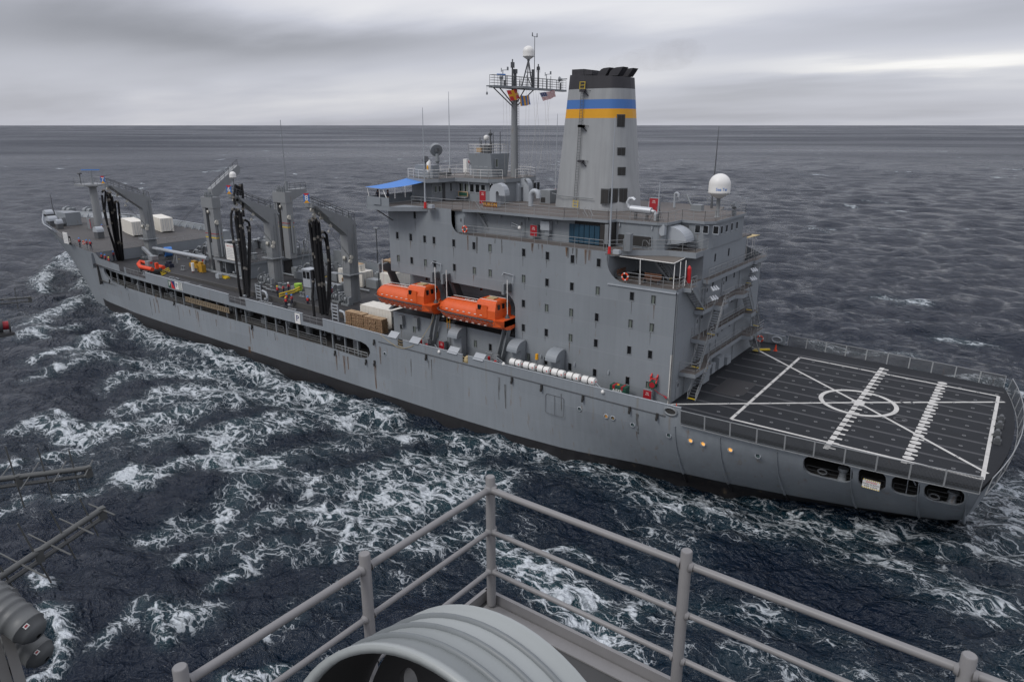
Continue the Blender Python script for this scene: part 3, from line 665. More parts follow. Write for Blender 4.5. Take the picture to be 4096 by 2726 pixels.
m.add([(C0[0] + 0.62 * math.cos(t_ * math.pi / 10), C0[1] + 0.62 * math.sin(t_ * math.pi / 10), ZL + .018) for t_ in range(20)], [tuple(range(20))])
# row of T bars through the centre, row of balls and bars further aft
T0, T1 = (15.01, 1.36, 7.46), (14.76, 27.51, 7.46)
n = 22
for i in range(n):
    f = (i + 0.5) / n; y = T0[1] + (T1[1] - T0[1]) * f; xq = T0[0] + (T1[0] - T0[0]) * f; L = abs(T1[1] - T0[1]) / n
    m.add([(xq - .32, y - L * .38, ZL + .021), (xq + .14, y - L * .38, ZL + .021), (xq + .14, y + L * .38, ZL + .021), (xq - .32, y + L * .38, ZL + .021)], [(0, 1, 2, 3)])
    m.add([(xq + .141, y - L * .16, ZL + .021), (xq + .62, y - L * .16, ZL + .021), (xq + .62, y + L * .12, ZL + .021), (xq + .141, y + L * .12, ZL + .021)], [(0, 1, 2, 3)])
T0, T1 = (20.85, 2.46, 7.46), (20.77, 26.22, 7.46)
n = 26
for i in range(n):
    f = (i + 0.5) / n; y = T0[1] + (T1[1] - T0[1]) * f; xq = T0[0] + (T1[0] - T0[0]) * f; L = abs(T1[1] - T0[1]) / n
    if i % 2: m.add([(xq + 0.46 * math.cos(k * math.pi / 6), y + L * .42 * math.sin(k * math.pi / 6), ZL + .021) for k in range(12)], [tuple(range(12))])
    else:
        m.add([(xq - .40, y - L * .40, ZL + .021), (xq + .10, y - L * .40, ZL + .021), (xq + .10, y + L * .40, ZL + .021), (xq - .40, y + L * .40, ZL + .021)], [(0, 1, 2, 3)])
        m.add([(xq + .101, y - L * .16, ZL + .021), (xq + .55, y - L * .16, ZL + .021), (xq + .55, y + L * .14, ZL + .021), (xq + .101, y + L * .14, ZL + .021)], [(0, 1, 2, 3)])
m.build('white_marking', 'line_white', FD)
m = MB()
for i in range(10):                    # worn tracks across the deck plates
    y = 3.0 + i * 2.6
    stripe(m, (0.7, y), (26.2, y), 0.34, 7.463)
m.build('worn_stripe', 'line_grey', FD)
m = MB(); mh = MB()                     # tie-down fittings let into the deck
ring = None
for i in range(14):
    for j in range(9):
        x, y = 4.6 + i * 1.62, 3.9 + j * 2.62 + (0.5 if i % 2 else 0)
        if y > 26.2: continue
        q = MB(); q.lathe([(0.09, 0.0), (0.09, 0.02), (0.165, 0.02), (0.165, 0.0)], (0, 0, 0), 8, cap=False)
        if ring is None: ring = q.build('tie_down', 'fitting_grey', FD, origin=(0, 0, 0)); o = ring
        else: o = ring.copy(); COL.objects.link(o)
        o.location = np.array((x, y, 7.466)) - WO[FD.name]; WO[o.name] = np.array((x, y, 7.466))
for x, y in ((18.6, 17.5), (18.9, 12.3)):
    q = MB(); q.lathe([(0.42, 0), (0.42, .02), (0.62, .02), (0.62, 0)], (x, y, 7.47), 20, cap=False); q.build('deck_ring', 'line_grey', FD)

# --- hull furniture
m = MB()
m.beam((-38.5, -0.03, 7.5), (0.9, -0.03, 7.4), 0.10, 0.08); part('rubbing_strake', m, 'dark_grey')
proto = None
for p in [(-39.21, -0.05, 7.27), (-30.13, -0.05, 7.07), (-17.22, -0.05, 6.98), (-13.29, -0.05, 6.99), (-8.15, -0.05, 7.04), (-2.81, -0.05, 7.10), (0.10, -0.05, 7.13), (-47.16, -0.05, 4.26), (-40.99, -0.05, 4.24), (-39.37, -0.05, 4.43), (-66.23, -0.05, 4.63), (-88.55, -0.05, 4.96), (-66.20, -0.05, 4.63), (-111.41, -0.05, 5.74), (-105.26, -0.05, 5.69)]:
    if proto is None:
        m = MB(); m.box((0, -.05, .12), (.22, .16, .5)); m.box((0, -.16, -.18), (.18, .14, .34)); proto = m.build('scupper_chute', 'void_dark', ship, origin=(0, 0, 0)); o = proto
    else: o = proto.copy(); COL.objects.link(o)
    o.location = np.array(p) - WO[ship.name]; WO[o.name] = np.array(p)
gl = ['glass_teal', 'lamp_dim', 'glass_amber', 'glass_teal', 'glass_teal', 'lamp_glow', 'lamp_glow', 'lamp_glow', 'glass_teal', 'glass_teal']
for p, gm in zip(ports, gl):
    y = hull_y(p[0], p[2]); Rm = Matrix.Rotation(math.pi / 2, 3, 'X'); m = MB()
    m.lathe([(0.20, 0.05), (0.27, 0.05), (0.27, -0.02), (0.20, -0.02)], (p[0], y, p[2]), 16, R=Rm, cap=False); m.m(1); m.cyl((p[0], y + .10, p[2]), (p[0], y + .13, p[2]), 0.215, n=14)
    m.build('porthole', ['pale_grey', gm], ship)
m = MB()
pl = (-11.61, -0.01, 5.39)
for q in (rrect(pl[0] - 1.18, pl[2] - 1.1, pl[0] + 1.12, pl[2] + 1.1, 0.25),):
    for i in range(len(q)): m.beam((q[i][0], -.01, q[i][1]), (q[(i + 1) % len(q)][0], -.01, q[(i + 1) % len(q)][1]), 0.035, 0.03)
m.beam((pl[0] - .03, -.01, pl[2] - 1.1), (pl[0] - .03, -.01, pl[2] + 1.1), 0.03, 0.03); part('side_door', m, 'dark_grey')
for x0 in (1.9, 6.25, 11.3, 17.22, 22.1, 25.4):   # fender ribs down the quarter
    m = MB(); zs = [6.6, 5.2, 3.9, 2.6, 1.4, 0.3, -1.0]
    m.tube([(x0, hull_y(x0, z) - .06, z) for z in zs], [.045] * 3 + [.13] * 4, 6); m.build('fender_rib', 'hull_grey', ship)
for px_ in ((1.77, 0.00, 6.05), (1.39, -0.02, 8.00)):
    pass
q = (1.40, -0.04, 8.01); m = MB()       # mooring fairlead in the bulwark
for a0 in range(20):
    t0_, t1_ = a0 * math.pi / 10, (a0 + 1) * math.pi / 10
    m.tube([(q[0] + .62 * math.cos(t0_), -.04, q[2] + .36 * math.sin(t0_)), (q[0] + .62 * math.cos(t1_), -.04, q[2] + .36 * math.sin(t1_))], .11, 6)
m.build('fairlead', 'gear_grey', ship)
m = MB(); m.cyl((q[0], .0, q[2]), (q[0], -.03, q[2]), .5, n=16); m.build('fairlead_hole', 'void_dark', ship)

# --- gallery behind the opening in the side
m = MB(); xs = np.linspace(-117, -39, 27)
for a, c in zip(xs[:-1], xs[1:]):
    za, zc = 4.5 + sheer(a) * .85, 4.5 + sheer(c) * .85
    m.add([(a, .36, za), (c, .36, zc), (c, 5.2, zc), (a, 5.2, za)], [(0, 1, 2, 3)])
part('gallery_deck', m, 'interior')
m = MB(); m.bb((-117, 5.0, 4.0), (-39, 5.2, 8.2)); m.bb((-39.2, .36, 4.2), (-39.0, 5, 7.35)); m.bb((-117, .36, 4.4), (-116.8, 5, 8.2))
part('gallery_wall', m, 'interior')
for i, x in enumerate(np.arange(-112, -41, 2.55)):
    if i % 5 == 3: continue
    m = MB(); z0, z1 = 4.55 + sheer(x) * .85, 7.35 + sheer(x); m.bb((x - .09, .5, z0), (x + .09, .72, z1)); part('gallery_pillar', m, 'gear_grey')
random.seed(3)
for i in range(26):
    x = -110 + i * 2.65 + random.uniform(-.4, .4); z0 = 4.5 + sheer(x) * .85; m = MB(); k = i % 4; y0 = random.uniform(2.0, 4.2)
    if k == 0: m.bb((x, y0, z0), (x + .9, y0 + .5, z0 + random.uniform(.8, 1.7)))
    elif k == 1: m.tube([(x, y0, z0 + .3), (x, y0, z0 + 1.9), (x + .7, y0, z0 + 1.9), (x + .7, y0 + .6, z0 + 1.9)], .1, 6); m.cyl((x, y0, z0), (x, y0, z0 + .3), .25, n=8)
    elif k == 2: m.cyl((x, y0, z0 + .7), (x + 1.1, y0, z0 + .7), .35, n=10); m.bb((x + .2, y0 - .3, z0), (x + .9, y0 + .3, z0 + .4))
    else: m.tube([(x - .8, 4.6, z0 + 1.6), (x + 1.6, 4.6, z0 + 1.6)], .14, 6); m.bb((x, 4.5, z0), (x + .3, 4.9, z0 + 1.4))
    m.build('gallery_machinery', 'gear_grey', ship)

def railing(pts, h=1.05, rails=3, post=1.6, r=0.022, name='railing', mt='rail_grey', parent=None, ends=True):
    m = MB(); P_ = [Vector(p) for p in pts]
    for k in range(rails):
        z = h * (k + 1) / rails; m.tube([p + Vector((0, 0, z)) for p in P_], r * (1.2 if k == rails - 1 else .8), 5)
    for a, c in zip(P_[:-1], P_[1:]):
        L = (c - a).length; n = max(1, round(L / post))
        for i in range(n + (1 if (c is P_[-1] or True) else 0)):
            p = a + (c - a) * (i / n); m.cyl(p, p + Vector((0, 0, h)), r, n=5, caps=False)
    return m.build(name, mt, parent or ship)
def gz(x): return 4.78 + sheer(x) * .85
for a, c in ((-113, -103), (-102.5, -93.5), (-92.5, -83.5), (-69.5, -59), (-58, -49.5)):
    railing([(x, .42, gz(x)) for x in np.linspace(a, c, 5)], 1.0, 3, 2.2, .02)
railing([(-47.5, .42, 4.6), (-41.2, .42, 4.55)], .75, 2, 1.4, .045)
# rust-streaked stowed gangway hung in the gallery
m = MB(); ga, gb = (-84.66, -0.10, 6.35), (-71.85, -0.10, 6.33)
for zo in (-.35, .35): m.beam((ga[0], -.12, ga[2] + zo), (gb[0], -.12, gb[2] + zo), .12, .10)
for k in range(24):
    f = (k + .5) / 24; x, z = ga[0] + (gb[0] - ga[0]) * f, ga[2] + (gb[2] - ga[2]) * f; m.bb((x - .19, -.13, z - .32), (x + .19, -.09, z + .32))
GW = m.build('gangway', 'gangway_brown', None); tag(GW, 'rust stained tan gangway stowed on its side in the opening of the hull', 'gangway')

# --- deckhouse
YW = 2.62; L = [7.46, 10.34, 13.22, 16.1, 18.97, 21.85, 24.6, 27.45]
house = []
o = [(0, 7.3), (0, 18.97), (-5.4, 18.97)]
for k in range(7): t_ = math.radians(k * 15); o.append((-5.4 - 2.1 * math.sin(t_), 18.97 + 2.1 * (1 - math.cos(t_)) ))
o += [(-7.5, 21.85), (-26.45, 21.85)]
for k in range(1, 7): t_ = math.radians(k * 15); o.append((-26.45 - 1.5 * math.sin(t_), 21.85 + 1.5 * (1 - math.cos(t_))))
o += [(-27.95, 24.6), (-38.3, 24.6), (-38.3, 16.25), (-20.5, 15.95)]
for k in range(1, 6): t_ = math.radians(k * 18); o.append((-20.5 + 1.7 * math.sin(t_), 15.95 - 1.7 * (1 - math.cos(t_))))
o += [(-18.8, 14.2), (-18.8, 10.95), (-38.3, 11.0), (-38.3, 7.3)]
COLX = [-36.88, -34.57, -32.27, -30.75, -27.65, -24.62, -22.3, -17.67, -14.6, -11.5, -8.42, -4.57, -2.27]
def wz(z, x): return z - 0.0055 * (x + 2.3)
wins = []
for x in COLX[:11]: wins.append((x, wz(20.60, x), 0.44, 0.84))
for x in COLX: wins.append((x, wz(17.75, x), 0.44, 0.84))
for x in COLX[7:]: wins.append((x, wz(14.97, x), 0.44, 0.84))
for x in COLX[7:]: wins.append((x, wz(12.21, x), 0.44, 0.84))
for x in (-16.95, -14.6, -11.5, -8.43, -4.58, -2.3): wins.append((x, wz(8.96, x), 0.46, 0.86))
for x in (-36.94, -34.64, -30.77, -24.64, -22.39): wins.append((x, wz(9.0, x) + .02, 0.44, 0.84))
wins.append((-33.76, 23.48, 0.44, 0.84))
wh = [[(x - w / 2, z - h / 2), (x + w / 2, z - h / 2), (x + w / 2, z + h / 2), (x - w / 2, z + h / 2)] for x, z, w, h in wins]
m = MB(); sheet(m, o, wh, lambda u, v, d: (u, YW + d, v), 0.16)
# starboard wall, fore wall, upper faces
m.add([(0, 2 * YC - YW, 7.3), (0, 2 * YC - YW, 18.97), (-38.3, 2 * YC - YW, 24.6), (-38.3, 2 * YC - YW, 7.3), (0, 2 * YC - YW, 18.97), (-7.5, 2 * YC - YW, 21.85), (-26, 2 * YC - YW, 21.85), (-28, 2 * YC - YW, 24.6)], [(0, 1, 5, 6, 7, 2, 3)])
m.add([(-38.3, YW, 16.25), (-38.3, YW, 24.6), (-38.3, 2 * YC - YW, 24.6), (-38.3, 2 * YC - YW, 7.3), (-38.3, YW, 7.3), (-38.3, YW, 11.0), (-38.3, 5.9, 11.0), (-38.3, 5.9, 16.25)], [(0, 1, 2, 3, 4, 5, 6, 7)])
SS = part('deckhouse', m, ['house_grey'])
# aft wall: set a little inboard behind the walkways
aw = [(9.62, 15.16), (11.87, 17.98), (15.7, 17.98), (18.07, 17.98), (11.87, 20.7), (15.7, 20.75), (18.11, 15.2), (18.04, 12.4), (15.77, 12.4), (20.1, 12.45)]
ah = [[(y - .22, z - .42), (y + .22, z - .42), (y + .22, z + .42), (y - .22, z + .42)] for y, z in aw]
m = MB(); sheet(m, [(YW, 7.3), (YW, 18.95), (8.7, 18.95), (8.7, 21.85), (2 * YC - 8.7, 21.85), (2 * YC - 8.7, 18.95), (2 * YC - YW, 18.95), (2 * YC - YW, 7.3)], ah, lambda u, v, d: (-0.02 - d, u, v), 0.16)
m.build('aft_wall', 'house_grey', SS)
# balcony recess in the port quarter: inner wall, fore wall, floor
m = MB(); m.bb((-7.4, 8.72, 18.97), (-.03, 8.9, 21.8)); m.bb((-7.46, 2.66, 18.97), (-7.38, 8.72, 21.8)); m.build('balcony_wall', 'house_grey', SS)
m = MB(); m.bb((-7.46, 2.66, 18.82), (-.06, 8.72, 18.965)); m.build('balcony_floor', 'deck_brown', SS)
m = MB(); m.bb((-7.3, 2.5, 18.6), (0.12, 2.6, 18.72)); m.bb((0.02, 2.5, 18.6), (0.12, 2.9, 18.72)); m.build('gutter_pipe', 'pale_grey', SS)
# decks of the house
m = MB(); m.prism([(-38.2, 2.66), (-7.6, 2.66), (-6.2, 4.4), (-2.8, 6.7), (-0.1, 6.85), (-0.1, 2 * YC - 6.85), (-2.8, 2 * YC - 6.7), (-6.2, 2 * YC - 4.4), (-7.6, 2 * YC - 2.66), (-38.2, 2 * YC - 2.66)], 21.70, 21.855); m.build('upper_deck', 'deck_brown', SS)
m = MB(); m.prism([(-7.55, 2.60), (-6.2, 4.34), (-2.8, 6.62), (-0.04, 6.78), (-0.04, 12.2), (-0.12, 12.2), (-0.12, 6.88), (-2.85, 6.72), (-6.28, 4.44), (-7.7, 2.7)], 21.35, 21.90); m.build('deck_fascia', 'house_grey', SS)
DH = [(-27.9, 3.2), (-26.4, 3.2), (-25.7, 4.5), (-25.1, 4.95), (-12.8, 4.95), (-12.8, 8.2), (-8.55, 8.2), (-8.5, 6.1), (-3.9, 6.1), (-3.3, 6.6), (-3.1, 9.7), (-0.6, 9.7), (0.1, 10.6), (0.1, 2 * YC - 10.6), (-.6, 2 * YC - 9.7), (-3.1, 2 * YC - 9.7), (-3.9, 2 * YC - 6.1), (-25.2, 2 * YC - 5), (-27.9, 2 * YC - 3.2)]
m = MB(); m.prism(DH, 21.86, 24.5); UH = m.build('upper_house', 'house_grey', ship)
TD = [(-38.3, 2.64), (-27.9, 2.64), (-26.6, 3.0), (-24.8, 3.7), (-13.4, 3.75), (-12.2, 4.4), (-8.7, 4.6), (-8.5, 5.95), (-3.9, 5.95), (-3.1, 6.5), (-2.95, 9.5), (-0.5, 9.5), (0.3, 10.5), (0.3, 2 * YC - 10.5), (-.5, 2 * YC - 9.5), (-3, 2 * YC - 9.5), (-3.9, 2 * YC - 6), (-25, 2 * YC - 4.6), (-27.9, 2 * YC - 2.64), (-38.3, 2 * YC - 2.64)]
m = MB(); m.prism(TD, 24.44, 24.60); m.build('bridge_deck', ['deck_brown'], ship)
m = MB()
for a, c in zip(TD[2:14], TD[3:15]): m.beam((*a, 24.48), (*c, 24.48), .06, .27)
m.build('deck_edge', 'house_grey', ship)
# bridge wing, overhanging the side to port (and its twin to starboard)
for s in (-1, 1):
    f = (lambda y: y) if s < 0 else (lambda y: 2 * YC - y)
    W = [(-39.1, 0.0), (-35.2, 0.0), (-31.6, 2.58), (-31.6, 2.66), (-39.1, 2.66)]
    m = MB(); m.prism([(x, f(y)) for x, y in W], 24.1, 24.59); 
    m.bb((-39.1, f(-.02), 24.59), (-35.3, f(.06), 25.62)); m.bb((-39.16, f(-.02), 24.3), (-39.05, f(8), 25.62)); m.bb((-39.1, f(2.66), 24.1), (-38.3, f(8), 24.59))
    m.build('bridge_wing', 'house_grey', ship)
    if s < 0:
        m = MB(); m.beam((-37.4, 2.5, 22.6), (-38.2, .5, 24.1), .12); m.build('wing_strut', 'dark_grey', ship)
        m = MB(); m.bb((-39.0, .07, 24.592), (-35.4, 2.7, 24.60)); m.build('wing_floor', 'deck_brown', ship)
        m = MB(); m.bb((-37.9, -.14, 24.75), (-36.6, -.03, 25.55)); m.build('running_light_box', 'house_grey', ship)
# wheelhouse
BH = [(-38.4, 7.0), (-35.2, 7.3), (-34.9, 9.3), (-34.2, 10.7), (-33.6, 10.75), (-29.3, 10.75), (-27.4, 12.2), (-27.0, 15.0), (-27.0, 2 * YC - 12), (-29, 2 * YC - 10.7), (-34, 2 * YC - 10.7), (-35, 2 * YC - 7), (-38.4, 2 * YC - 7)]
m = MB(); m.prism(BH, 24.6, 27.3); BR = m.build('wheelhouse', 'house_grey', ship)
BT = [(-39.2, 6.9), (-35.0, 5.6), (-33.9, 7.1), (-33.6, 9.7), (-32.3, 10.3), (-28.7, 10.3), (-27.2, 11.9), (-26.8, 15.0), (-26.8, 2 * YC - 11.9), (-28.7, 2 * YC - 10.3), (-33.6, 2 * YC - 9.7), (-35, 2 * YC - 5.6), (-39.2, 2 * YC - 6.9)]
m = MB(); m.prism(BT, 27.0, 27.45); m.build('roof', ['house_grey'], BR)
m = MB(); m.prism([(YC + (y - YC) * .985 if False else (x, y)) for x, y in [(p[0] * .999 - .0, YC + (p[1] - YC) * .99) for p in BT]], 27.452, 27.456); m.build('roof_deck', 'deck_brown', BR)
def win(parent, c, n, w, h, gm='glass_dark', name='window', frame='pale_grey', lean=0.0):
    """a framed window standing in a wall: c centre, n outward normal in plan"""
    n = Vector((*n, 0)).normalized(); u = Vector((-n.y, n.x, 0)); z = Vector((0, 0, 1)); c = Vector(c); m = MB()
    z = (z + n * lean).normalized()
    def q(a, b_, d): return c + u * a + z * b_ + n * d
    def bar(a0, a1, b0, b1, d0, d1):
        m.add([q(a, b_, d) for d in (d0, d1) for b_ in (b0, b1) for a in (a0, a1)], [(0, 2, 3, 1), (4, 5, 7, 6), (0, 1, 5, 4), (2, 6, 7, 3), (0, 4, 6, 2), (1, 3, 7, 5)])
    e = 0.05
    bar(-w / 2 - e, -w / 2, -h / 2 - e, h / 2 + e, -.02, .035); bar(w / 2, w / 2 + e, -h / 2 - e, h / 2 + e, -.02, .035)
    bar(-w / 2, w / 2, h / 2, h / 2 + e, -.02, .035); bar(-w / 2, w / 2, -h / 2 - e * 1.6, -h / 2, -.02, .06)
    m.m(1); bar(-w / 2, w / 2, -h / 2, h / 2, -.025, .012)
    if gm == 'glass_curtain': m.m(2); bar(-w / 2, -w * .12, -h / 2, h / 2, .012, .016)
    return m.build(name, [frame, gm, 'glass_dark'], parent)
protos = {}
random.seed(5)
for i, (x, z, w, h) in enumerate(wins):
    cur = random.random() < .30
    if cur not in protos:
        m = MB(); e = .05
        for a0, a1, b0, b1 in ((-w / 2 - e, -w / 2, -h / 2 - e, h / 2 + e), (w / 2, w / 2 + e, -h / 2 - e, h / 2 + e), (-w / 2, w / 2, h / 2, h / 2 + e), (-w / 2, w / 2, -h / 2 - .09, -h / 2)): m.bb((a0, -.03, b0), (a1, .02, b1))
        m.m(1); m.bb((-w / 2, .10, -h / 2), (w / 2, .12, h / 2))
        if cur: m.m(2); m.bb((-w / 2, .09, -h / 2), (w * .12, .098, h / 2))
        protos[cur] = m.build('window', ['gear_grey', 'glass_dark', 'glass_curtain'], SS, origin=(0, 0, 0)); ob = protos[cur]
    else: ob = protos[cur].copy(); COL.objects.link(ob)
    ob.location = np.array((x, YW, z)) - WO[SS.name]; WO[ob.name] = np.array((x, YW, z))
for y, z in aw: win(SS, (-.12, y, z), (1, 0), .44, .84)
for i, (a, b_) in enumerate(((1155, 1105), (1285, 1105))): pass
for p, gm in (((-34.63, 10.10, 26.25), 'glass_dark'), ((-34.21, 10.74, 26.23), 'glass_curtain'), ((-33.35, 10.74, 26.24), 'glass_curtain'), ((-32.51, 10.74, 26.23), 'glass_curtain'), ((-31.62, 10.74, 26.22), 'glass_dark'), ((-30.72, 10.74, 26.22), 'glass_dark'), ((-29.81, 10.74, 26.21), 'glass_dark'), ((-28.51, 10.74, 26.41), 'glass_dark'), ((-27.06, 10.74, 26.35), 'glass_dark')):
    win(BR, (p[0], 10.745 if p[1] > 10.5 else 10.0, p[2]), (0, -1), .62, .95, gm)
for f in (.25, .70): win(BR, (-29.3 + 1.9 * f, 10.75 + 1.45 * f, 26.3), (1.45, -1.9), .55, 1.0)
for y in (17.8, 18.6): win(BR, (-27.0, y, 26.2), (1, 0), .6, .9)
for y in (7.8, 8.5): win(BR, (-35.13 + (y - 7.3) * .15, y, 26.1), (1, -.15), .42, .7, 'glass_curtain')
m = MB(); m.bb((-34.98, 8.9, 24.62), (-34.86, 9.35, 26.8)); m.build('door', 'dark_grey', BR)
# small control house on the wheelhouse roof
CH = [(-33.0, 12.9), (-30.0, 12.85), (-29.7, 15.5), (-33.0, 15.5)]
CT = [(-33.7, 12.5), (-30.0, 12.5), (-29.4, 15.6), (-33.4, 15.6)]
m = MB(); m.add([(x, y, 27.46) for x, y in CH] + [(x, y, 30.35) for x, y in CT], [(3, 2, 1, 0), (4, 5, 6, 7), (0, 1, 5, 4), (1, 2, 6, 5), (2, 3, 7, 6), (3, 0, 4, 7)])
TH = m.build('top_house', 'house_grey', ship)
for x in (-32.55, -31.75, -30.95): win(TH, (x, 12.70, 29.25), (0, -1), .55, .95, 'glass_curtain' if x < -32 else 'glass_dark', lean=.13)
for y in (13.35, 15.0): win(TH, (-29.72, y, 29.2), (1, -.11), .45, .95, 'glass_curtain')
m = MB(); m.bb((-29.88, 13.9, 27.5), (-29.78, 14.6, 29.6)); m.m(1); m.bb((-29.77, 14.1, 28.7), (-29.74, 14.4, 29.4)); m.build('door', ['house_grey', 'glass_curtain'], TH)
# aft flight control house windows and fittings
for p in ((-1.26, 9.68, 23.80), (-0.42, 9.68, 23.82), (0.63, 9.68, 23.86)): win(UH, (p[0], 9.69, p[2]), (0, -1), .52, .72)
for y in (11.6, 12.6, 14.0, 15.5, 17.0): win(UH, (.11, y, 23.5), (1, 0), .6, .72)
m = MB(); m.bb((-2.95, 9.60, 21.9), (-2.25, 9.69, 24.1)); m.m(1); m.bb((-2.72, 9.58, 23.1), (-2.48, 9.61, 23.6)); m.build('door', ['dark_grey', 'glass_dark'], UH)
a, c = (-8.28, 6.09, 22.75), (-4.42, 6.09, 22.76)
m = MB(); m.bb((a[0], 6.02, 22.05), (c[0], 6.09, 23.2)); m.m(1); m.prism(rrect(a[0] + .08, 22.12, c[0] - .08, 23.12, .15), 6.0, 6.015, 'y'); m.build('louvre_vent', ['house_grey', 'void_dark'], UH)
# recess under the bridge deck, filled with dark blocks, with blue-painted intake screens
a, c = (-14.02, 4.96, 21.90), (-12.65, 8.91, 21.90)
m = MB()
for i in range(7):
    x = -13.4 + i * .62; m.bb((x, 4.86, 21.95), (x + .55, 4.93, 23.9))
m.build('intake_screen', 'teal_dark', UH)
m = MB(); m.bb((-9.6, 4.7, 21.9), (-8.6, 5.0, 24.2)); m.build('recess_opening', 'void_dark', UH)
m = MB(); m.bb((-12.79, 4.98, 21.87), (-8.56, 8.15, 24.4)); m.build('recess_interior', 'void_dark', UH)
for x, gm in ((-26.9, 0), (-19.6, 1)):
    m = MB(); y = 3.1 if gm == 0 else 4.88
    m.prism(rrect(x - .42, 21.98, x + .42, 23.9, .12), y, y + .06, 'y'); m.m(1); m.bb((x - .1, y - .02, 23.2), (x + .1, y + .01, 23.55)); m.build('door', ['house_grey', 'dark_grey'], UH)
# recess with the boats: inner wall, floor, ceiling, posts
m = MB(); m.bb((-38.3, 5.9, 10.9), (-18.75, 6.1, 16.3)); m.bb((-18.8, 2.66, 10.9), (-18.7, 5.9, 16.2)); m.build('recess_wall', 'house_grey', SS)
m = MB(); m.bb((-38.3, 2.66, 10.8), (-18.8, 5.9, 10.96)); m.build('recess_floor', 'deck_dark', SS)
m = MB(); m.add([(-38.3, 2.64, 16.22), (-18.8, 2.64, 15.9), (-18.8, 5.95, 15.9), (-38.3, 5.95, 16.22)], [(0, 1, 2, 3)]); m.build('recess_ceiling', 'house_grey', SS)
for x, z in ((-35.3, 15.2), (-26.3, 15.1), (-21.1, 15.1)): win(SS, (x, 5.89, z), (0, -1), .44, .8)
railing([(-38.2, 5.0, 13.2), (-30, 5.0, 13.2)], 1, 2, 1.8); railing([(-28.5, 5.0, 13.2), (-19, 5.0, 13.2)], 1, 2, 1.8)
# walkways across the aft face, with their railings
def walk(z, poly, name='aft_walkway'):
    m = MB(); m.prism(poly, z - .42, z); w = m.build(name, 'house_grey', ship)
    m = MB(); m.prism([(p[0] - .02 if p[0] > .1 else p[0], p[1]) for p in poly], z + .002, z + .006); m.build('walkway_floor', 'deck_brown', w); return w
mir = lambda poly: [(x, 2 * YC - y) for x, y in poly]
P4 = [(0, 3.5), (.75, 3.7), (.75, 8.3), (.75, 2 * YC - 8.3), (.75, 2 * YC - 3.7), (0, 2 * YC - 3.5)]
walk(L[4], [(0, 3.0), (0.02, 4.1), (.8, 4.2), (.8, 5.6), (0.0, 5.6)]); walk(L[4] - .003, [(0, 8.9), (.66, 8.9), (.66, 22.0), (0, 22.0)]); walk(L[4], [(0, 22.0), (.9, 22.0), (.9, 26.2), (0, 26.2)])
walk(L[3], [(0, 7.3), (.85, 7.5), (.85, 10.3), (1.65, 10.5), (1.65, 12.3), (.95, 12.4), (.95, 16.2), (1.65, 17.0), (1.65, 18.8), (.9, 19.2), (.9, 22.3), (0, 22.3)])
walk(L[2], [(0, 7.0), (1.6, 7.1), (1.6, 9.7), (.8, 9.8), (.8, 20.2), (1.6, 20.3), (1.6, 22.5), (0, 22.5)])
walk(L[1], [(0, 4.6), (1.65, 4.8), (1.65, 9.0), (1.05, 9.3), (.6, 11.0), (.6, 20.8), (1.6, 21.0), (1.6, 25.4), (0, 25.4)])
for z, pts in ((L[4], [(.76, 4.25), (.76, 5.5)]), (L[4], [(.62, 8.95), (.62, 22), (.85, 22.1), (.85, 26.1)]), (L[3], [(.82, 8.6), (.82, 10.3)]), (L[3], [(1.6, 11.4), (1.6, 12.3), (.92, 12.45), (.92, 16.2), (1.6, 17)]), (L[2], [(.78, 9.85), (.78, 20.2)]), (L[2], [(1.55, 8), (1.55, 9.0)]), (L[2], [(0, 7.1), (.7, 7.1)]),
               (L[1], [(0, 4.7), (1.6, 4.85), (1.6, 6.0)]), (L[1], [(1.03, 9.35), (.56, 11), (.56, 20.8), (1.55, 21)]), (L[1], [(1.6, 23), (1.6, 25.3), (0, 25.3)])):
    railing([(x, y, z) for x, y in pts])
# railings on the upper decks
railing([(-26.4, 2.72, L[5]), (-8.0, 2.72, L[5])], post=1.75)
railing([(-7.7, 2.75, L[5]), (-6.3, 4.5, L[5])]); railing([(-4.5, 5.6, L[5]), (-2.8, 6.75, L[5]), (-.2, 6.95, L[5]), (-.2, 13, L[5]), (-.2, 16.5, L[5]), (-.2, 22.5, L[5])])
railing([(x, y + .08, L[6]) for x, y in [(-34.4, 2.7), (-27.9, 2.7), (-26.6, 3.06), (-25.9, 3.4)]]); railing([(x, y + .08, L[6]) for x, y in [(-24.8, 3.7), (-13.4, 3.75), (-12.2, 4.4)]], post=1.9)
railing([(x, y + .08, L[6]) for x, y in [(-10.6, 4.5), (-8.7, 4.6), (-8.5, 5.95), (-3.9, 5.95), (-3.1, 6.5), (-2.95, 9.5), (-.55, 9.5), (.2, 10.5), (.2, 19.0), (-3, 2 * YC - 9.5)]], post=1.5)
railing([(-22, 2 * YC - 4.8, L[6]), (-4, 2 * YC - 6.1, L[6])], post=1.9)
railing([(x, y, 27.46) for x, y in [(-38.9, 7.0), (-35.0, 5.7), (-34.0, 7.2), (-33.65, 9.8), (-32.3, 10.4), (-28.7, 10.4), (-27.5, 11.7)]], post=1.4, mt='white'); railing([(x, y, 27.46) for x, y in [(-26.9, 13.5), (-26.9, 17.8), (-28.7, 19.2), (-34, 20), (-39, 22.5)]], post=1.6, mt='white'); railing([(-39.1, 7.1, 27.46), (-39.1, 22.5, 27.46)], post=1.6, mt='white')
railing([(-33.6, 12.6, 30.36), (-30.1, 12.6, 30.36), (-29.5, 15.5, 30.36), (-33.3, 15.5, 30.36), (-33.6, 12.6, 30.36)], post=1.0, mt='white')
railing([(-5.3, 2.74, L[4]), (-.15, 2.74, L[4]), (0.0, 3.2, L[4]), (0.0, 4.2, L[4])], post=1.35)
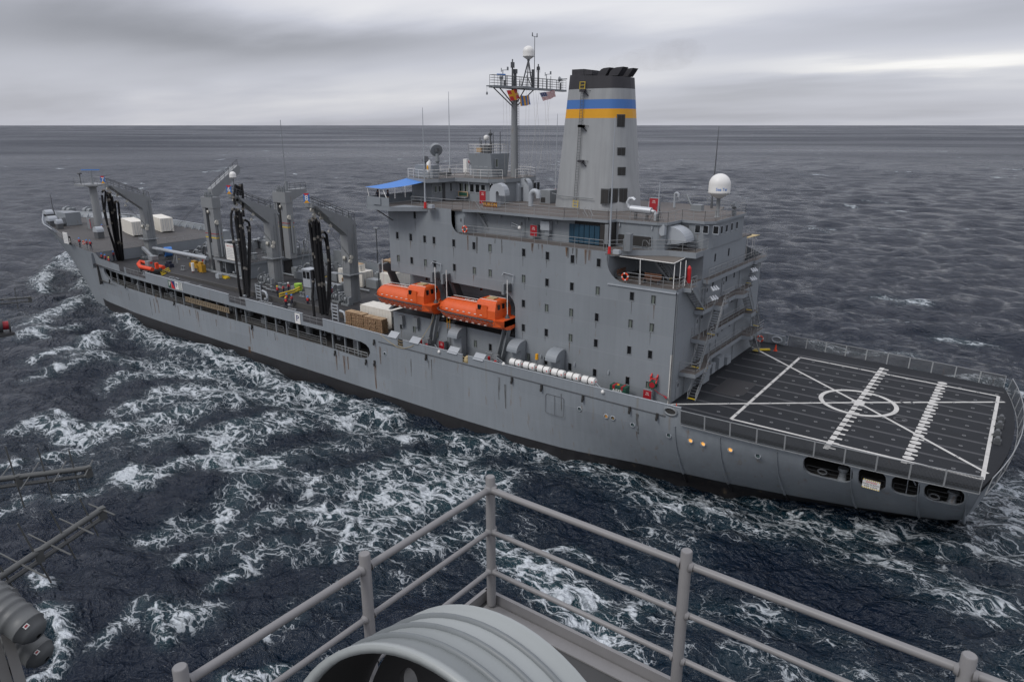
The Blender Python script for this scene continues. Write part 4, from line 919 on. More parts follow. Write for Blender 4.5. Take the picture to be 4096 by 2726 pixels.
# foredeck rails and forecastle break
railing([(stem_x(x, 10.5), hull_y(x, foc_z(x)) + .12, foc_z(x)) for x in (-142, -136, -130, -124, -118.6)], post=1.7)
railing([(x, 2 * YC - hull_y(x, foc_z(x)) - .12, foc_z(x)) for x in (-124, -121, -118.6)], post=1.5)
m = MB(); m.bb((-118.0, .1, 7.5), (-117.86, 2 * YC - .1, foc_z(-118) - .01)); m.build('forecastle_front', 'house_grey', ship)
railing([(-118.0, 4.5, foc_z(-118)), (-118.0, 2 * YC - .3, foc_z(-118))], post=1.8)
for s in (-1, 1):
    for x in np.arange(-171, -143 if s < 0 else -126, 2.4):
        y = hull_y(x, foc_z(x)); xx = stem_x(x, foc_z(x) + .5); y = y if s < 0 else 2 * YC - y; d = 1 if s < 0 else -1; z = foc_z(x); m = MB()
        m.add([(xx, y + d * .1, z), (xx, y + d * .8, z), (xx, y + d * .12, z + 1.1), (xx + .1, y + d * .1, z), (xx + .1, y + d * .8, z), (xx + .1, y + d * .12, z + 1.1)], [(0, 1, 2), (5, 4, 3), (0, 3, 4, 1), (1, 4, 5, 2), (2, 5, 3, 0)]); m.build('bulwark_stay', 'pale_grey', ship)
m = MB(); cap = [(stem_x(x, foc_z(x) + 1.15), hull_y(x, foc_z(x) + 1.15), foc_z(x) + 1.17) for x in (-142, -150, -158, -164, -168, -170.5, -171.8, -172.4, -172.7, -172.98)]
m.tube(cap + [(p[0], 2 * YC - p[1], p[2]) for p in cap[::-1]] + [(x, 2 * YC - hull_y(x, foc_z(x) + 1.1), foc_z(x) + 1.17) for x in (-135, -125)], .10, 6); m.build('bulwark_cap', 'pale_grey', ship)
for a, c in ((-24.4 + .8, 2.4), (-34.1, -24.4), (-49.4, -35.0), (-67.4, -53.7), (-97.4, -71.8)):
    m = MB(); m.beam((a, .05, bul(a) + .02), (c, .05, bul(c) + .02), .16, .06); m.build('bulwark_rail', 'pale_grey', ship)
for x in np.arange(-96, -2, 2.4):
    if any(a - .3 < x < c + .3 for a, c in GAP): continue
    m = MB(); z = 7.4 + sheer(x); m.add([(x, .1, z), (x, .75, z), (x, .12, bul(x) - .1), (x + .06, .1, z), (x + .06, .75, z), (x + .06, .12, bul(x) - .1)], [(0, 1, 2), (5, 4, 3), (0, 3, 4, 1), (1, 4, 5, 2), (2, 5, 3, 0)]); m.build('bulwark_bracket', 'house_grey', ship)
for a, c in GAP[1:4]: railing([(a, .1, gap_floor(a)), (c, .1, gap_floor(c))], 0.95, 2, 1.5, .02)
# white stripe on the corner of the house
m = MB(); m.bb((-.12, YW - .04, 7.46), (.04, YW - .01, 12.6)); m.bb((.0, YW - .04, 7.46), (.04, YW + .22, 12.6)); m.build('corner_stripe', 'line_white', SS)
# aft face fittings: doors, pipes, lockers
for y, z in ((4.5, 7.5), (8.2, 13.25), (8.3, 10.36), (12.8, 10.36), (10.2, 16.12), (14.8, 16.12), (16.0, 13.25), (14.4, 10.36)):
    m = MB(); m.prism(rrect(y - .4, z + .12, y + .4, z + 2.0, .12), -.02, .05, 'x'); m.m(1); m.bb((.05, y - .1, z + 1.3), (.06, y + .1, z + 1.65)); m.build('door', ['house_grey', 'glass_dark'], SS)
m = MB()
for y in (2.75, 2.9): m.tube([(.1, y, 7.6), (.1, y, 18.5)], .045, 5)
m.tube([(.1, 8.9, 10.4), (.1, 8.9, 18.3)], .05, 5); m.tube([(.1, 19.5, 7.6), (.1, 19.5, 18.3)], .05, 5); m.tube([(.1, 6.0, 7.6), (.1, 6.0, 9.6), (.1, 7.4, 9.9)], .05, 5)
m.build('drain_pipe', 'gear_grey', SS)
for y, z, w, h in ((10.3, 8.1, 1.6, 2.1), (12.2, 8.6, .9, 1.5), (14.4, 8.6, 1.5, 1.7), (16.8, 8.4, 1.2, 1.3)):
    m = MB(); m.bb((.02, y - w / 2, z - .4), (.75, y + w / 2, z + h - .8)); m.build('aft_locker', 'house_grey', SS)
m = MB(); m.prism([(1.9, 8.6), (4.3, 8.6), (5.0, 9.6), (5.0, 13.8), (1.9, 13.8)], 7.464, 7.468); m.build('hangar_plate', 'deck_dark', FD)
# raised pump deck amidships
PD = [(-94.5, 11.3), (-84.4, 11.3), (-84.0, 11.6), (-83.6, 2 * YC - 2.5), (-100.5, 2 * YC - 2.5), (-100.5, 13.5), (-94.5, 13.5)]
m = MB(); m.prism(PD, 10.15, 10.55); PK = m.build('pump_deck', 'house_grey', ship)
m = MB(); m.prism([(x * .9995, YC + (y - YC) * .99) for x, y in PD], 10.552, 10.556); m.build('pump_deck_floor', 'deck_dark', PK)
m = MB(); m.bb((-91.5, 11.7, 7.5), (-91.3, 14.5, 10.15)); m.bb((-88.2, 11.6, 7.5), (-84.4, 11.72, 10.15)); m.bb((-84.5, 11.6, 7.5), (-84.3, 16.6, 10.15)); m.bb((-84.5, 21, 7.5), (-84.3, 26.8, 10.15)); m.bb((-100.3, 16, 7.5), (-84.5, 27, 10.14)); m.build('pump_house', 'house_grey', ship)
m = MB(); m.bb((-84.29, 16.7, 7.6), (-84.2, 18.3, 9.8)); m.bb((-84.29, 19.2, 7.6), (-84.2, 20.9, 9.8)); m.build('pump_house_doorway', 'void_dark', ship)
railing([(-94.4, 11.4, 10.56), (-92.5, 11.4, 10.56)]); railing([(-90, 11.4, 10.56), (-84.5, 11.4, 10.56), (-84.1, 12, 10.56), (-83.75, 26, 10.56)], post=1.7)

def run_off(x, z, w, h, fm, mt='rust_stain', parent=None):
    m = MB(); n = 5
    m.add([p for k in range(n + 1) for p in (fm(x - w / 2 * (1 - .55 * k / n), z - h * k / n), fm(x + w / 2 * (1 - .55 * k / n), z - h * k / n))], [(2 * k, 2 * k + 1, 2 * k + 3, 2 * k + 2) for k in range(n)])
    m.build('run_off_stain', mt, parent or ship)
fh = lambda x, z: (x, hull_y(x, z) - .012, z); fw_ = lambda x, z: (x, YW - .008, z)
random.seed(13)
for p, w, h in (((-39.42, 0.00, 4.18), .45, 3.3), ((-47.07, 0.00, 4.02), .35, 2.2), ((-45.48, 0.00, 4.21), .5, 2.6), ((-44.71, 0.00, 4.25), .3, 1.8), ((-67.78, 0.00, 1.30), .9, 1.0), ((-76.25, 0.00, 4.23), .3, 1.2), ((-83.98, 0.00, 4.56), .35, 1.0), ((-79.89, 0.00, 4.48), .2, 1.0), ((-66.40, 0.00, 4.32), .3, 1.5), ((-2.22, 0.60, 4.84), .12, 1.2), ((-94.77, 0.00, 5.46), .4, 1.3)): run_off(p[0], p[2], w, h, fh)
for k in range(20): x = random.uniform(-110, 0); run_off(x, random.choice((7.0, 4.6 + sheer(x), 4.7)) if x < -41 else random.uniform(6.2, 7.2), random.uniform(.1, .4), random.uniform(.8, 3.2), fh, random.choice(('rust_stain', 'dirt_stain', 'dirt_stain')))
for x, z, w, h in wins:
    if random.random() < .55: run_off(x + random.uniform(-.15, .15), z - h / 2 - .09, random.uniform(.06, .16), random.uniform(.4, 1.5), fw_, random.choice(('rust_stain', 'dirt_stain', 'dirt_stain')))
for k in range(16): run_off(random.uniform(-26, -8), 21.8, random.uniform(.1, .35), random.uniform(.5, 2.0), fw_, random.choice(('rust_stain', 'dirt_stain')))

random.seed(31)
for k in range(22):
    x = random.uniform(-102, -60); y = random.uniform(8.2, 12.0) if k % 2 else random.uniform(1.6, 3.2); z = 7.41 + sheer(x); m = MB(); q = random.uniform(.3, .6)
    if k % 3 == 0: m.lathe([(q * .6, 0), (q * .45, .2), (q * .45, .6), (q * .65, .75)], (x, y, z), 10); m.lathe([(q * .6, 0), (q * .45, .2), (q * .45, .6), (q * .65, .75)], (x + q * 2, y, z), 10); m.bb((x - q * .8, y - q * .7, z), (x + q * 2.8, y + q * .7, z + .08)); m.build('bollard', 'gear_grey', ship)
    elif k % 3 == 1: m.tube([(x - 1.6, y, z + .25), (x + 1.6, y, z + .25)], .13, 8); m.cyl((x, y, z), (x, y, z + .7), .12, n=8); m.cyl((x - .25, y, z + .75), (x + .25, y, z + .75), .2, n=8); m.build('deck_valve', 'gear_grey', ship)
    else: m.bb((x - q, y - q * .7, z), (x + q, y + q * .7, z + q * 1.5)); m.bb((x - q * .3, y - q * .3, z + q * 1.5), (x + q * .3, y + q * .3, z + q * 1.8)); m.build('deck_chest', random.choice(('gear_grey', 'dark_grey', 'pale_grey')), ship)
for y in (11.0, 11.5, 18.0): m = MB(); m.tube([(-100, y, 7.9), (-84 if y < 12 else -60, y, 7.75)], .16, 8); m.build('cargo_pipe', 'gear_grey', ship)

# ------------------------------------------------------------------ funnel
fz = [24.6, 34.45, 35.45, 36.42, 37.4, 39.0]
FB = [(-21.1, 14.0), (-20.4, 12.6), (-18.8, 11.6), (-13.2, 11.35), (-11.9, 12.0), (-10.9, 13.4), (-10.6, 14.85)]
FT = [(-19.55, 14.2), (-19.1, 13.2), (-18.1, 12.45), (-13.6, 12.3), (-12.9, 12.75), (-12.45, 13.7), (-12.35, 14.85)]
def fring(z):
    f = (z - 24.6) / (39.0 - 24.6); p = [(a[0] + (b_[0] - a[0]) * f, a[1] + (b_[1] - a[1]) * f) for a, b_ in zip(FB, FT)]
    p = [(p[0][0] - .12, YC)] + p
    for _ in range(2): p = [p[0]] + [q for a, b_ in zip(p[:-1], p[1:]) for q in ((a[0] * .75 + b_[0] * .25, a[1] * .75 + b_[1] * .25), (a[0] * .25 + b_[0] * .75, a[1] * .25 + b_[1] * .75))] + [p[-1]]
    return p + [(x, 2 * YC - y) for x, y in p[-2:0:-1]]
fun = thing('funnel', 'tall tapered grey funnel with blue and yellow bands and a black top', 'funnel', (-15.8, YC, 24.6))
bands = [('casing', 24.601, 34.48, 'funnel_grey'), ('yellow_band', 34.48, 35.46, 'amber'), ('blue_band', 35.46, 36.43, 'blue'), ('upper_band', 36.43, 37.55, 'funnel_grey'), ('black_top', 37.55, 38.92, 'funnel_black')]
for nm, z0, z1, mm in bands:
    m = MB(); m.smooth = True; k = 6 if nm == 'casing' else 1
    for q in range(k):
        a = fring(z0 + (z1 - z0) * q / k); c = fring(z0 + (z1 - z0) * (q + 1) / k); n = len(a)
        za, zc = z0 + (z1 - z0) * q / k, z0 + (z1 - z0) * (q + 1) / k
        tl = (lambda x: 0.055 * (-15.8 - x)) if nm == 'black_top' else (lambda x: 0)
        m.add([(x, y, za) for x, y in a] + [(x, y, zc + tl(x)) for x, y in c], [(i, (i + 1) % n, (i + 1) % n + n, i + n) for i in range(n)])
    if nm == 'black_top': m.smooth = False; m.add([(x, y, z1 + tl(x)) for x, y in fring(z1)], [tuple(range(len(fring(z1))))])
    m.build(nm, mm, fun)
def fpt(s, z, off=0.03):
    """point on the funnel's port face: s along x, z height"""
    f = (z - 24.6) / 14.4; y0 = 11.6 + (12.45 - 11.6) * f; y1 = 11.35 + (12.3 - 11.35) * f; x0 = -18.8 + .7 * f; x1 = -13.2 - .4 * f
    u = (s - x0) / (x1 - x0); return Vector((s, y0 + (y1 - y0) * u - off, z))
m = MB()
for sx in (-17.0, -16.62): m.tube([fpt(sx + (0.14 * (z - 25) / 13), z, .18) for z in (25.6, 30, 34, 37.6)], .03, 5)
for i in range(40):
    z = 25.7 + i * .3; d = .14 * (z - 25) / 13; m.cyl(fpt(-17.0 + d, z, .18), fpt(-16.62 + d, z, .18), .016, n=4, caps=False)
m.build('ladder', 'dark_grey', fun)
m = MB()
for z0, z1 in ((24.7, 25.6), (37.5, 38.3)):
    for sx in (-17.05, -16.4): m.cyl(fpt(sx, z0, .22), fpt(sx, z1, .22), .04, n=5)
    for k in range(3): m.cyl(fpt(-17.05, z0 + .1 + k * .33, .22), fpt(-16.4, z0 + .1 + k * .33, .22), .03, n=5)
m.build('ladder_end', 'yellow', fun)
for pp in ((-16.22, 11.90, 29.89), (-16.50, 12.20, 37.36), (-16.45, 12.10, 33.65), (-16.45, 12.10, 33.65)):
    m = MB(); z = pp[2]; c = fpt(pp[0], z, .5); m.box(c + Vector((0, .1, 0)), (.62, .5, .26)); m.beam(c + Vector((0.1, .2, -.1)), fpt(pp[0] + .5, z - .55, 0), .1); m.beam(c + Vector((0.3, 0, .05)), fpt(pp[0] + .75, z, 0), .04)
    m.build('floodlight_bracket', 'funnel_black', fun)
def grille(xa, za, w, h):
    """louvred vent on the rounded aft-port corner"""
    f = (za - 24.6) / 14.4; p0 = Vector((-12.3 - .85 * f, 11.8 + .8 * f, 0)); p1 = Vector((-10.85 - 1.6 * f, 13.45 + .3 * f, 0))
    d = (p1 - p0).normalized(); nr = Vector((d.y, -d.x, 0)); c = p0 + (p1 - p0) * xa + nr * .06 + Vector((0, 0, za)); m = MB()
    R = Matrix((d, -nr, Vector((0, 0, 1)))).transposed(); m.box(c, (w, .2, h), R=R); m.m(1)
    m.box(c + nr * .1 - d * w * .235, (w * .42, .04, h * .88), R=R); m.box(c + nr * .1 + d * w * .235, (w * .42, .04, h * .88), R=R)
    m.build('louvre_grille', ['dark_grey', 'void_dark'], fun)
for za, h in ((34.2, 1.35), (31.0, .85), (28.9, .9)): grille(.55, za, .95, h)
for xa in (.1, .62): grille(xa, 26.3, .95, 1.6)
for xg in (-12.9,):
    m = MB(); m.box((-12.95, 11.36, 26.2), (1.0, .16, 1.7)); m.m(1); m.box((-13.17, 11.27, 26.2), (.4, .04, 1.5)); m.box((-12.72, 11.27, 26.2), (.4, .04, 1.5)); m.build('louvre_grille', ['dark_grey', 'void_dark'], fun)
m = MB(); m.tube([(-20.6, 12.3, 26.1), (-18.9, 11.42, 25.95), (-14.4, 11.2, 25.9)], .05, 5); m.build('pipe', 'gear_grey', fun)
for x0, x1, h in ((-18.8, -17.25, .58), (-17.2, -16.2, .42)):
    m = MB(); m.bb((x0, 13.2, 39.05), (x1, 16.4, 39.1 + h)); m.build('exhaust_box', 'funnel_black', fun)
for x0, q in ((-15.5, 1.0), (-14.1, 1.15)):               # scooped uptakes leaning aft
    for y0, y1 in ((13.1, 14.3), (15.4, 16.6)):
        m = MB(); m.prism([(x0, 38.85), (x0 + .2 * q, 39.3), (x0 + .5 * q, 39.55), (x0 + .8 * q, 39.66), (x0 + 1.55 * q, 39.7), (x0 + 1.3 * q, 39.3), (x0 + 1.0 * q, 38.85)], y0, y1, 'y'); m.build('uptake', 'funnel_black', fun)
m = MB(); m.lathe([(.30, 0), (.22, .08), (.10, .25), (.06, .5), (.06, 1.0)], (-20.7, 13.6, 38.75), 14, R=Matrix.Rotation(math.pi / 2, 3, 'Y')); m.build('horn', 'gear_grey', fun)

# ------------------------------------------------------------------ radar mast with its yard
mast = thing('radar_mast', 'grey pole mast with a wide railed yard of aerials, in front of the funnel', 'mast', (-28.1, 14.9, 27.45))
m = MB(); m.cyl((-28.1, 14.9, 27.46), (-28.1, 14.9, 33), .47, .42, 16); m.cyl((-28.1, 14.9, 33), (-28.1, 14.9, 38), .40, .36, 16); m.build('pole', 'post_grey', mast)
m = MB()
for a in (-.16, .16): m.tube([(-27.55, 15.0 + a, 27.6), (-27.62, 15.0 + a, 37.8)], .03, 4)
for i in range(34): m.cyl((-27.58, 14.84, 27.8 + i * .29), (-27.58, 15.16, 27.8 + i * .29), .018, n=4, caps=False)
m.build('ladder', 'dark_grey', mast)
m = MB(); m.prism([(-28.5, 10.39), (-27.7, 10.39), (-27.5, 13.5), (-26.3, 14.2), (-26.3, 16.0), (-27.5, 16.8), (-27.7, 19.3), (-28.5, 19.3), (-28.8, 15)], 37.95, 38.22); m.prism([(-28.5, 19.301), (-27.7, 19.301), (-27.8, 26.2), (-28.4, 26.2)], 38.0, 38.24); m.build('yard', 'gear_grey', mast)
m = MB()
for a, c in (((-28.1, 10.8, 37.95), (-28.1, 14.6, 35.9)), ((-28.1, 12.0, 37.95), (-28.1, 14.6, 36.2)), ((-28.1, 17.0, 37.95), (-28.1, 15.2, 36.2)), ((-28.1, 18.9, 37.95), (-28.1, 15.2, 35.9))): m.beam(a, c, .1)
m.build('strut', 'dark_grey', mast)
railing([(-27.75, 10.5, 38.22), (-27.75, 19.3, 38.24), (-27.85, 26.1, 38.24)], h=1.15, rails=4, post=1.2, r=.022, parent=mast, mt='dark_grey'); railing([(-28.45, 10.5, 38.22), (-28.35, 26.1, 38.24)], h=1.15, rails=4, post=1.5, r=.022, parent=mast, mt='dark_grey')
railing([(-27.75, 10.5, 38.22), (-28.45, 10.5, 38.22)], h=1.15, rails=4, r=.022, parent=mast, mt='dark_grey')
m = MB(); m.cyl((-28, 12.1, 38.2), (-28, 12.1, 38.9), .12, .09, 8); m.cyl((-28, 12.1, 38.9), (-28, 12.1, 39.25), .2, n=10); m.build('radar_pedestal', 'gear_grey', mast)
m = MB(); m.beam((-28, 11.4, 39.45), (-28, 12.9, 39.5), .16, .14); m.build('radar_scanner', 'tarp_blue', mast)
m = MB()
for y, h, r in ((14.37, 2.5, .12), (14.9, 1.7, .22)): m.cyl((-28, y, 38.2), (-28, y, 38.2 + h), r, r * .8, 8)
m.cyl((-28, 14.4, 40.35), (-28, 14.4, 40.95), .24, n=8); m.cyl((-28, 14.9, 39.7), (-28, 14.9, 40.2), .3, n=8); m.cyl((-28, 14.37, 40.95), (-28, 14.37, 41.3), .08, n=6)
for d in (-.35, .35):
    m.beam((-28, 14.4 + d, 40.3), (-28, 14.4 + d, 40.95), .03); m.beam((-28, 14.4 + d, 40.95), (-28, 14.4, 40.95), .03); m.beam((-28, 14.4 + d, 40.45), (-28, 14.4, 40.45), .03)
m.build('aerial_tower', 'dark_grey', mast)
m = MB()
for a in ((-28.5, 16.9), (-27.7, 16.95), (-28.1, 18.7)): m.beam((a[0], a[1], 38.2), (-28.1, 17.8, 41.45), .12)
m.beam((-28.1, 17.3, 40.0), (-28.1, 18.5, 40.0), .08); m.beam((-28.1, 18.6, 38.3), (-28.1, 17.4, 39.6), .07); m.cyl((-28.1, 18.75, 38.2), (-28.1, 18.75, 40.4), .16, n=6); m.build('dome_tripod', 'dark_grey', mast)
m = MB(); m.cyl((-28.1, 19.95, 38.2), (-28.1, 19.95, 40.6), .13, .11, 8); m.cyl((-28.1, 19.95, 40.4), (-28.1, 19.95, 40.8), .2, n=8); m.cyl((-28.1, 19.95, 40.8), (-28.1, 19.95, 41.1), .08, n=6)
for d in (-.35, .35): m.beam((-28.1, 19.95 + d, 40.1), (-28.1, 19.95 + d, 40.7), .03); m.beam((-28.1, 19.95, 40.7), (-28.1, 19.95 + d, 40.7), .03)
m.build('aerial_tower', 'dark_grey', mast)
m = MB(); m.cyl((-28.1, 19.1, 38.2), (-28.1, 19.1, 44.2), .05, .035, 6); m.beam((-28.1, 18.6, 44.25), (-28.1, 19.6, 44.2), .05)
for y in (18.6, 19.6): m.cyl((-28.1, y, 44.2), (-28.1, y, 44.65), .07, .05, 6)
m.build('wind_sensor', 'dark_grey', mast)
for y in (12.6, 21.8):
    m = MB(); m.cyl((-28.1, y, 38.2), (-28.1, y, 39.95), .05, n=6); m.beam((-28.1, y - .3, 39.95), (-28.1, y + .9, 40.05), .06); m.box((-28.1, y + .95, 40.2), (.05, .3, .4)); m.cyl((-28.1, y - .3, 39.75), (-28.1, y - .3, 40.2), .05, n=5); m.build('anemometer', 'gear_grey', mast)
m = MB()
for y, h, r in ((13.1, 1.3, .05), (13.4, 1.2, .05), (13.0, .7, .16), (16.0, .8, .08), (22.8, 1.6, .05), (24.6, 1.5, .03), (25.1, .9, .12), (21.9, 1.2, .08)): m.cyl((-28.1, y, 38.2), (-28.1, y, 38.2 + h), r, r * .8, 6)
m.build('aerial', 'dark_grey', mast)
m = MB(); m.beam((-28.1, 9.5, 38.1), (-28.1, 10.39, 38.1), .12); m.cyl((-28.1, 9.55, 37.4), (-28.1, 9.55, 38.1), .02, n=4); m.lathe([(.02, -.2), (.11, -.1), (.11, .1), (.02, .2)], (-28.1, 9.55, 37.3), 8); m.build('yard_lamp', 'gear_grey', mast)
m = MB()                                # halyards
for a, c in (((12.6, 37.9), (12.3, 28)), ((13.2, 37.9), (13.0, 28)), ((13.8, 37.9), (13.7, 28)), ((17.4, 37.9), (16.4, 28)), ((18.0, 37.9), (17.2, 28)), ((18.9, 37.9), (19.3, 28)), ((19.4, 37.9), (20.5, 28)), ((20.2, 37.9), (17.6, 28)), ((21.4, 37.9), (21.7, 28)), ((22.0, 37.9), (22.4, 28.2)), ((23.0, 37.9), (19.5, 28.2))):
    m.cyl((-28.1, a[0], a[1]), (-27.6, c[0], c[1]), .012, n=3, caps=False)
m.build('halyard', 'block_white', mast)

def flag(name, label, corners, painter, n=12, wav=.10):
    """cloth in a breeze: corners = hoist top, fly top, fly bottom, hoist bottom"""
    a, b_, c, d = [Vector(q) for q in corners]; m = MB(); mats = []
    nu, nv = 26, 26; m.smooth = True
    nrm = (b_ - a).cross(d - a).normalized()
    def pt(u, v):
        top = a.lerp(b_, u); bot = d.lerp(c, u); p = top.lerp(bot, v); return p + nrm * (wav * math.sin(u * 7 + v * 1.5) * u ** .5) + Vector((0, 0, .05 * math.sin(u * 8 + 1) * u))
    for i in range(nu):
        for j in range(nv):
            k = painter((i + .5) / nu, (j + .5) / nv)
            if k not in mats: mats.append(k)
            m.m(mats.index(k)); m.add([pt(i / nu, j / nv), pt((i + 1) / nu, j / nv), pt((i + 1) / nu, (j + 1) / nv), pt(i / nu, (j + 1) / nv)], [(0, 1, 2, 3)])
    return tag(m.build(name, mats), label, 'flag', 'flags flying below the mast yard')
FX = -27.3
flag('flag', 'red signal flag with a yellow cross below the yard', [(-27.30, 12.25, 37.66), (-27.30, 14.36, 37.90), (-27.30, 15.03, 36.85), (-27.30, 13.08, 36.49)], lambda u, v: 'amber' if abs(u - .5) < .1 or abs(v - .5) < .1 else 'bright_red')
flag('flag', 'signal flag of upright yellow and blue stripes beside the mast pole', [(-27.30, 14.88, 37.17), (-27.30, 16.98, 37.25), (-27.30, 17.32, 36.16), (-27.30, 15.10, 35.95)], lambda u, v: 'amber' if int(u * 6) % 2 == 0 else 'blue')
flag('flag', 'striped national flag with a starred blue canton flying to the right', [(-27.30, 19.13, 37.62), (-27.30, 22.70, 38.05), (-27.30, 22.98, 37.27), (-27.30, 19.91, 36.68)],
     lambda u, v: (('white' if (int(u * 26) % 3 == 1 and int(v * 26) % 3 == 1) else 'navyblue') if (u < .42 and v < 7 / 13) else ('flag_red' if int(v * 13) % 2 == 0 else 'white')) if True else 0) if mat('navyblue', (0.02, 0.03, 0.12), .8, .05, 4) and mat('flag_red', (0.38, 0.02, 0.03), .8, .05, 4) else None

# ------------------------------------------------------------------ cargo kingposts with outreach booms
def kingpost(x, y, digit, label, base=7.4):
    r = thing('kingpost', label, 'derrick', (x, y, base), 'kingposts along the cargo deck')
    m = MB(); m.bb((x - .85, y - .95, base), (x + .85, y + .8, 18.9)); m.build('post', 'post_grey', r)
    poly = [(y + .8, 18.9), (y - .95, 18.9), (y - .95, 17.9), (y - 1.25, 18.25), (y - 5.9, 22.05), (y - 6.9, 22.55), (y - 6.95, 23.15), (y - .2, 20.35), (y + .8, 20.0)]
    m = MB(); m.prism(poly, x - .82, x + .82, 'x'); m.build('boom', 'post_grey', r)
    m = MB(); m.prism([(y - 4.0, 21.1), (y - 5.6, 22.35), (y - 6.6, 22.75), (y - 6.2, 22.2), (y - 4.6, 20.85)], x + .83, x + 1.7, 'x'); m.build('sheave_guard', 'post_grey', r)
    railing([(x + .7, y - 6.8, 23.1), (x + .7, y - .3, 20.4), (x + .7, y + .7, 20.05)], h=1.05, rails=3, post=1.1, r=.04, parent=r, mt='dark_grey'); railing([(x - .7, y - 6.8, 23.1), (x - .7, y - .3, 20.4)], h=1.05, rails=2, post=1.3, r=.04, parent=r, mt='dark_grey')
    m = MB()
    for k in range(4): m.bb((x - .6 + k * .36, y - .2, 20.05), (x - .35 + k * .36, y + .25, 20.7 + .2 * (k % 2)))
    for k in range(4): m.cyl((x - .5 + k * .35, y + .9, 19.6), (x - .4 + k * .35, y + 1.15, 19.15), .14, .2, 8)
    m.build('floodlight', 'gear_grey', r)
    # number board
    yb = y - 7.3; m = MB(); bx = x + .2; R0 = Vector((.80, .60, 0)); c = Vector((bx, yb, 23.9)); nn = Vector((.60, -.80, 0)); U_ = Vector((0, 0, 1))
    def q(u, v, d=0): return c + R0 * u + U_ * v + nn * d
    m.add([q(-.42, -.66), q(.42, -.66), q(.42, .66), q(-.42, .66), q(-.42, -.66, -.05), q(.42, -.66, -.05), q(.42, .66, -.05), q(-.42, .66, -.05)], [(0, 1, 2, 3), (7, 6, 5, 4), (0, 4, 5, 1), (1, 5, 6, 2), (2, 6, 7, 3), (3, 7, 4, 0)])
    m.m(1); m.add([q(-.42, .66, .004), q(.42, .66, .004), q(0, .18, .004)], [(0, 1, 2)])
    m.m(2); m.add([q(-.42, -.66, .004), q(0, -.2, .004), q(.42, -.66, .004)], [(0, 1, 2)])
    m.m(3); put_text(m, digit, 1.05, c + nn * .012, R0, U_); m.build('number_board', ['blue', 'bright_red', 'amber', 'white'], r)
    # white sheave blocks under the boom head and on the post
    random.seed(int(digit))
    for (dy, z, s) in ((-6.7, 22.2, .5), (-6.4, 21.5, .42), (-5.4, 21.6, .34), (-5.2, 20.9, .4), (-3.6, 19.6, .32), (-4.0, 18.8, .28)):
        m = MB(); m.cyl((x + .3, y + dy, z), (x + .55, y + dy, z), s * .62, n=10); m.box((x + .42, y + dy, z + s * .7), (.12, .12, s * .8)); m.build('pulley_block', 'block_white', r)
    for (dx, z) in ((.95, 14.6), (.98, 14.0)):
        m = MB(); m.cyl((x + .86, y - .6 + (14.6 - z) * -.4, z), (x + 1.1, y - .6 + (14.6 - z) * -.4, z), .30, n=12); m.build('pulley_block', 'block_white', r)
    m = MB(); m.cyl((x - .2, y - 1.25, 14.4), (x + .1, y - 1.0, 14.4), .34, n=10); m.build('pulley_block', 'block_white', r)
    m = MB()
    for (dy, z) in ((-6.6, 22.0), (-5.2, 21.2), (-4.0, 19.0)): m.cyl((x + .5, y + dy, z), (x + .95, y - .6, 14.3), .018, n=3, caps=False); 
    m.cyl((x + .95, y - .6, 14.2), (x + 1.3, y - 1.4, 8.6), .018, n=3, caps=False); m.cyl((x - .1, y - 1.2, 14.3), (x - .9, y - 1.4, 8.4), .018, n=3, caps=False); m.cyl((x + .4, y - 6.6, 22.0), (x + 2, y - 9.0, 9.0), .018, n=3, caps=False)
    m.build('wire', 'dark_grey', r)
    m = MB(); m.bb((x - 1.5, y - 1.6, 11.9), (x + 1.6, y - .96, 12.0)); m.bb((x + .86, y - .95, 11.9), (x + 1.6, y + .9, 12.0)); m.build('platform', 'gear_grey', r)
    railing([(x - 1.45, y - 1.55, 12.0), (x + 1.55, y - 1.55, 12.0), (x + 1.55, y + .8, 12.0)], h=1.0, rails=3, post=.9, parent=r, mt='gear_grey')
    m = MB(); m.tube([(x + 1.0, y + .3, base + .3), (x + 1.0, y + .3, 19.5)], .06, 5); m.tube([(x + .95, y - .2, base + .3), (x + .95, y - .2, 17.5)], .035, 5)
    for k in range(int((18 - base) / .5)): m.cyl((x + .9, y + .45, base + .5 + k * .5), (x + .9, y + .75, base + .5 + k * .5), .02, n=3, caps=False)
    m.build('ladder', 'gear_grey', r)
    # winch group round the foot
    for dx, dy, s in ((-1.7, -1.6, 1.0), (.9, -2.0, .9), (-2.6, -.2, .8)):
        if base > 9: break
        m = MB(); cx_, cy_ = x + dx, y + dy; m.bb((cx_ - .8, cy_ - .5, 7.42), (cx_ + .8, cy_ + .5, 7.75)); m.cyl((cx_ - .75 * s, cy_, 8.25), (cx_ + .35 * s, cy_, 8.25), .42 * s, n=12)
        m.cyl((cx_ - .78 * s, cy_, 8.25), (cx_ - .70 * s, cy_, 8.25), .62 * s, n=14); m.cyl((cx_ + .3 * s, cy_, 8.25), (cx_ + .38 * s, cy_, 8.25), .62 * s, n=14); m.bb((cx_ + .4 * s, cy_ - .3, 7.75), (cx_ + .95 * s, cy_ + .3, 8.7)); m.tube([(cx_, cy_ - .5, 7.8), (cx_, cy_ - .7, 9.0), (cx_ + .5, cy_ - .6, 9.2)], .09, 6)
        w = m.build('cargo_winch', 'gear_grey', r)
    m = MB(); m.cyl((x - 1.55, y - 2.1, 9.9), (x - 1.45, y - 2.1, 9.9), .42, n=14); m.beam((x - 1.5, y - 2.1, 9.9), (x - 1.5, y - 1.7, 8.6), .16); m.beam((x - 1.5, y - 2.1, 9.9), (x - 1.9, y - 1.5, 8.6), .12); m.build('fairlead_sheave', 'gear_grey', r)
    return r
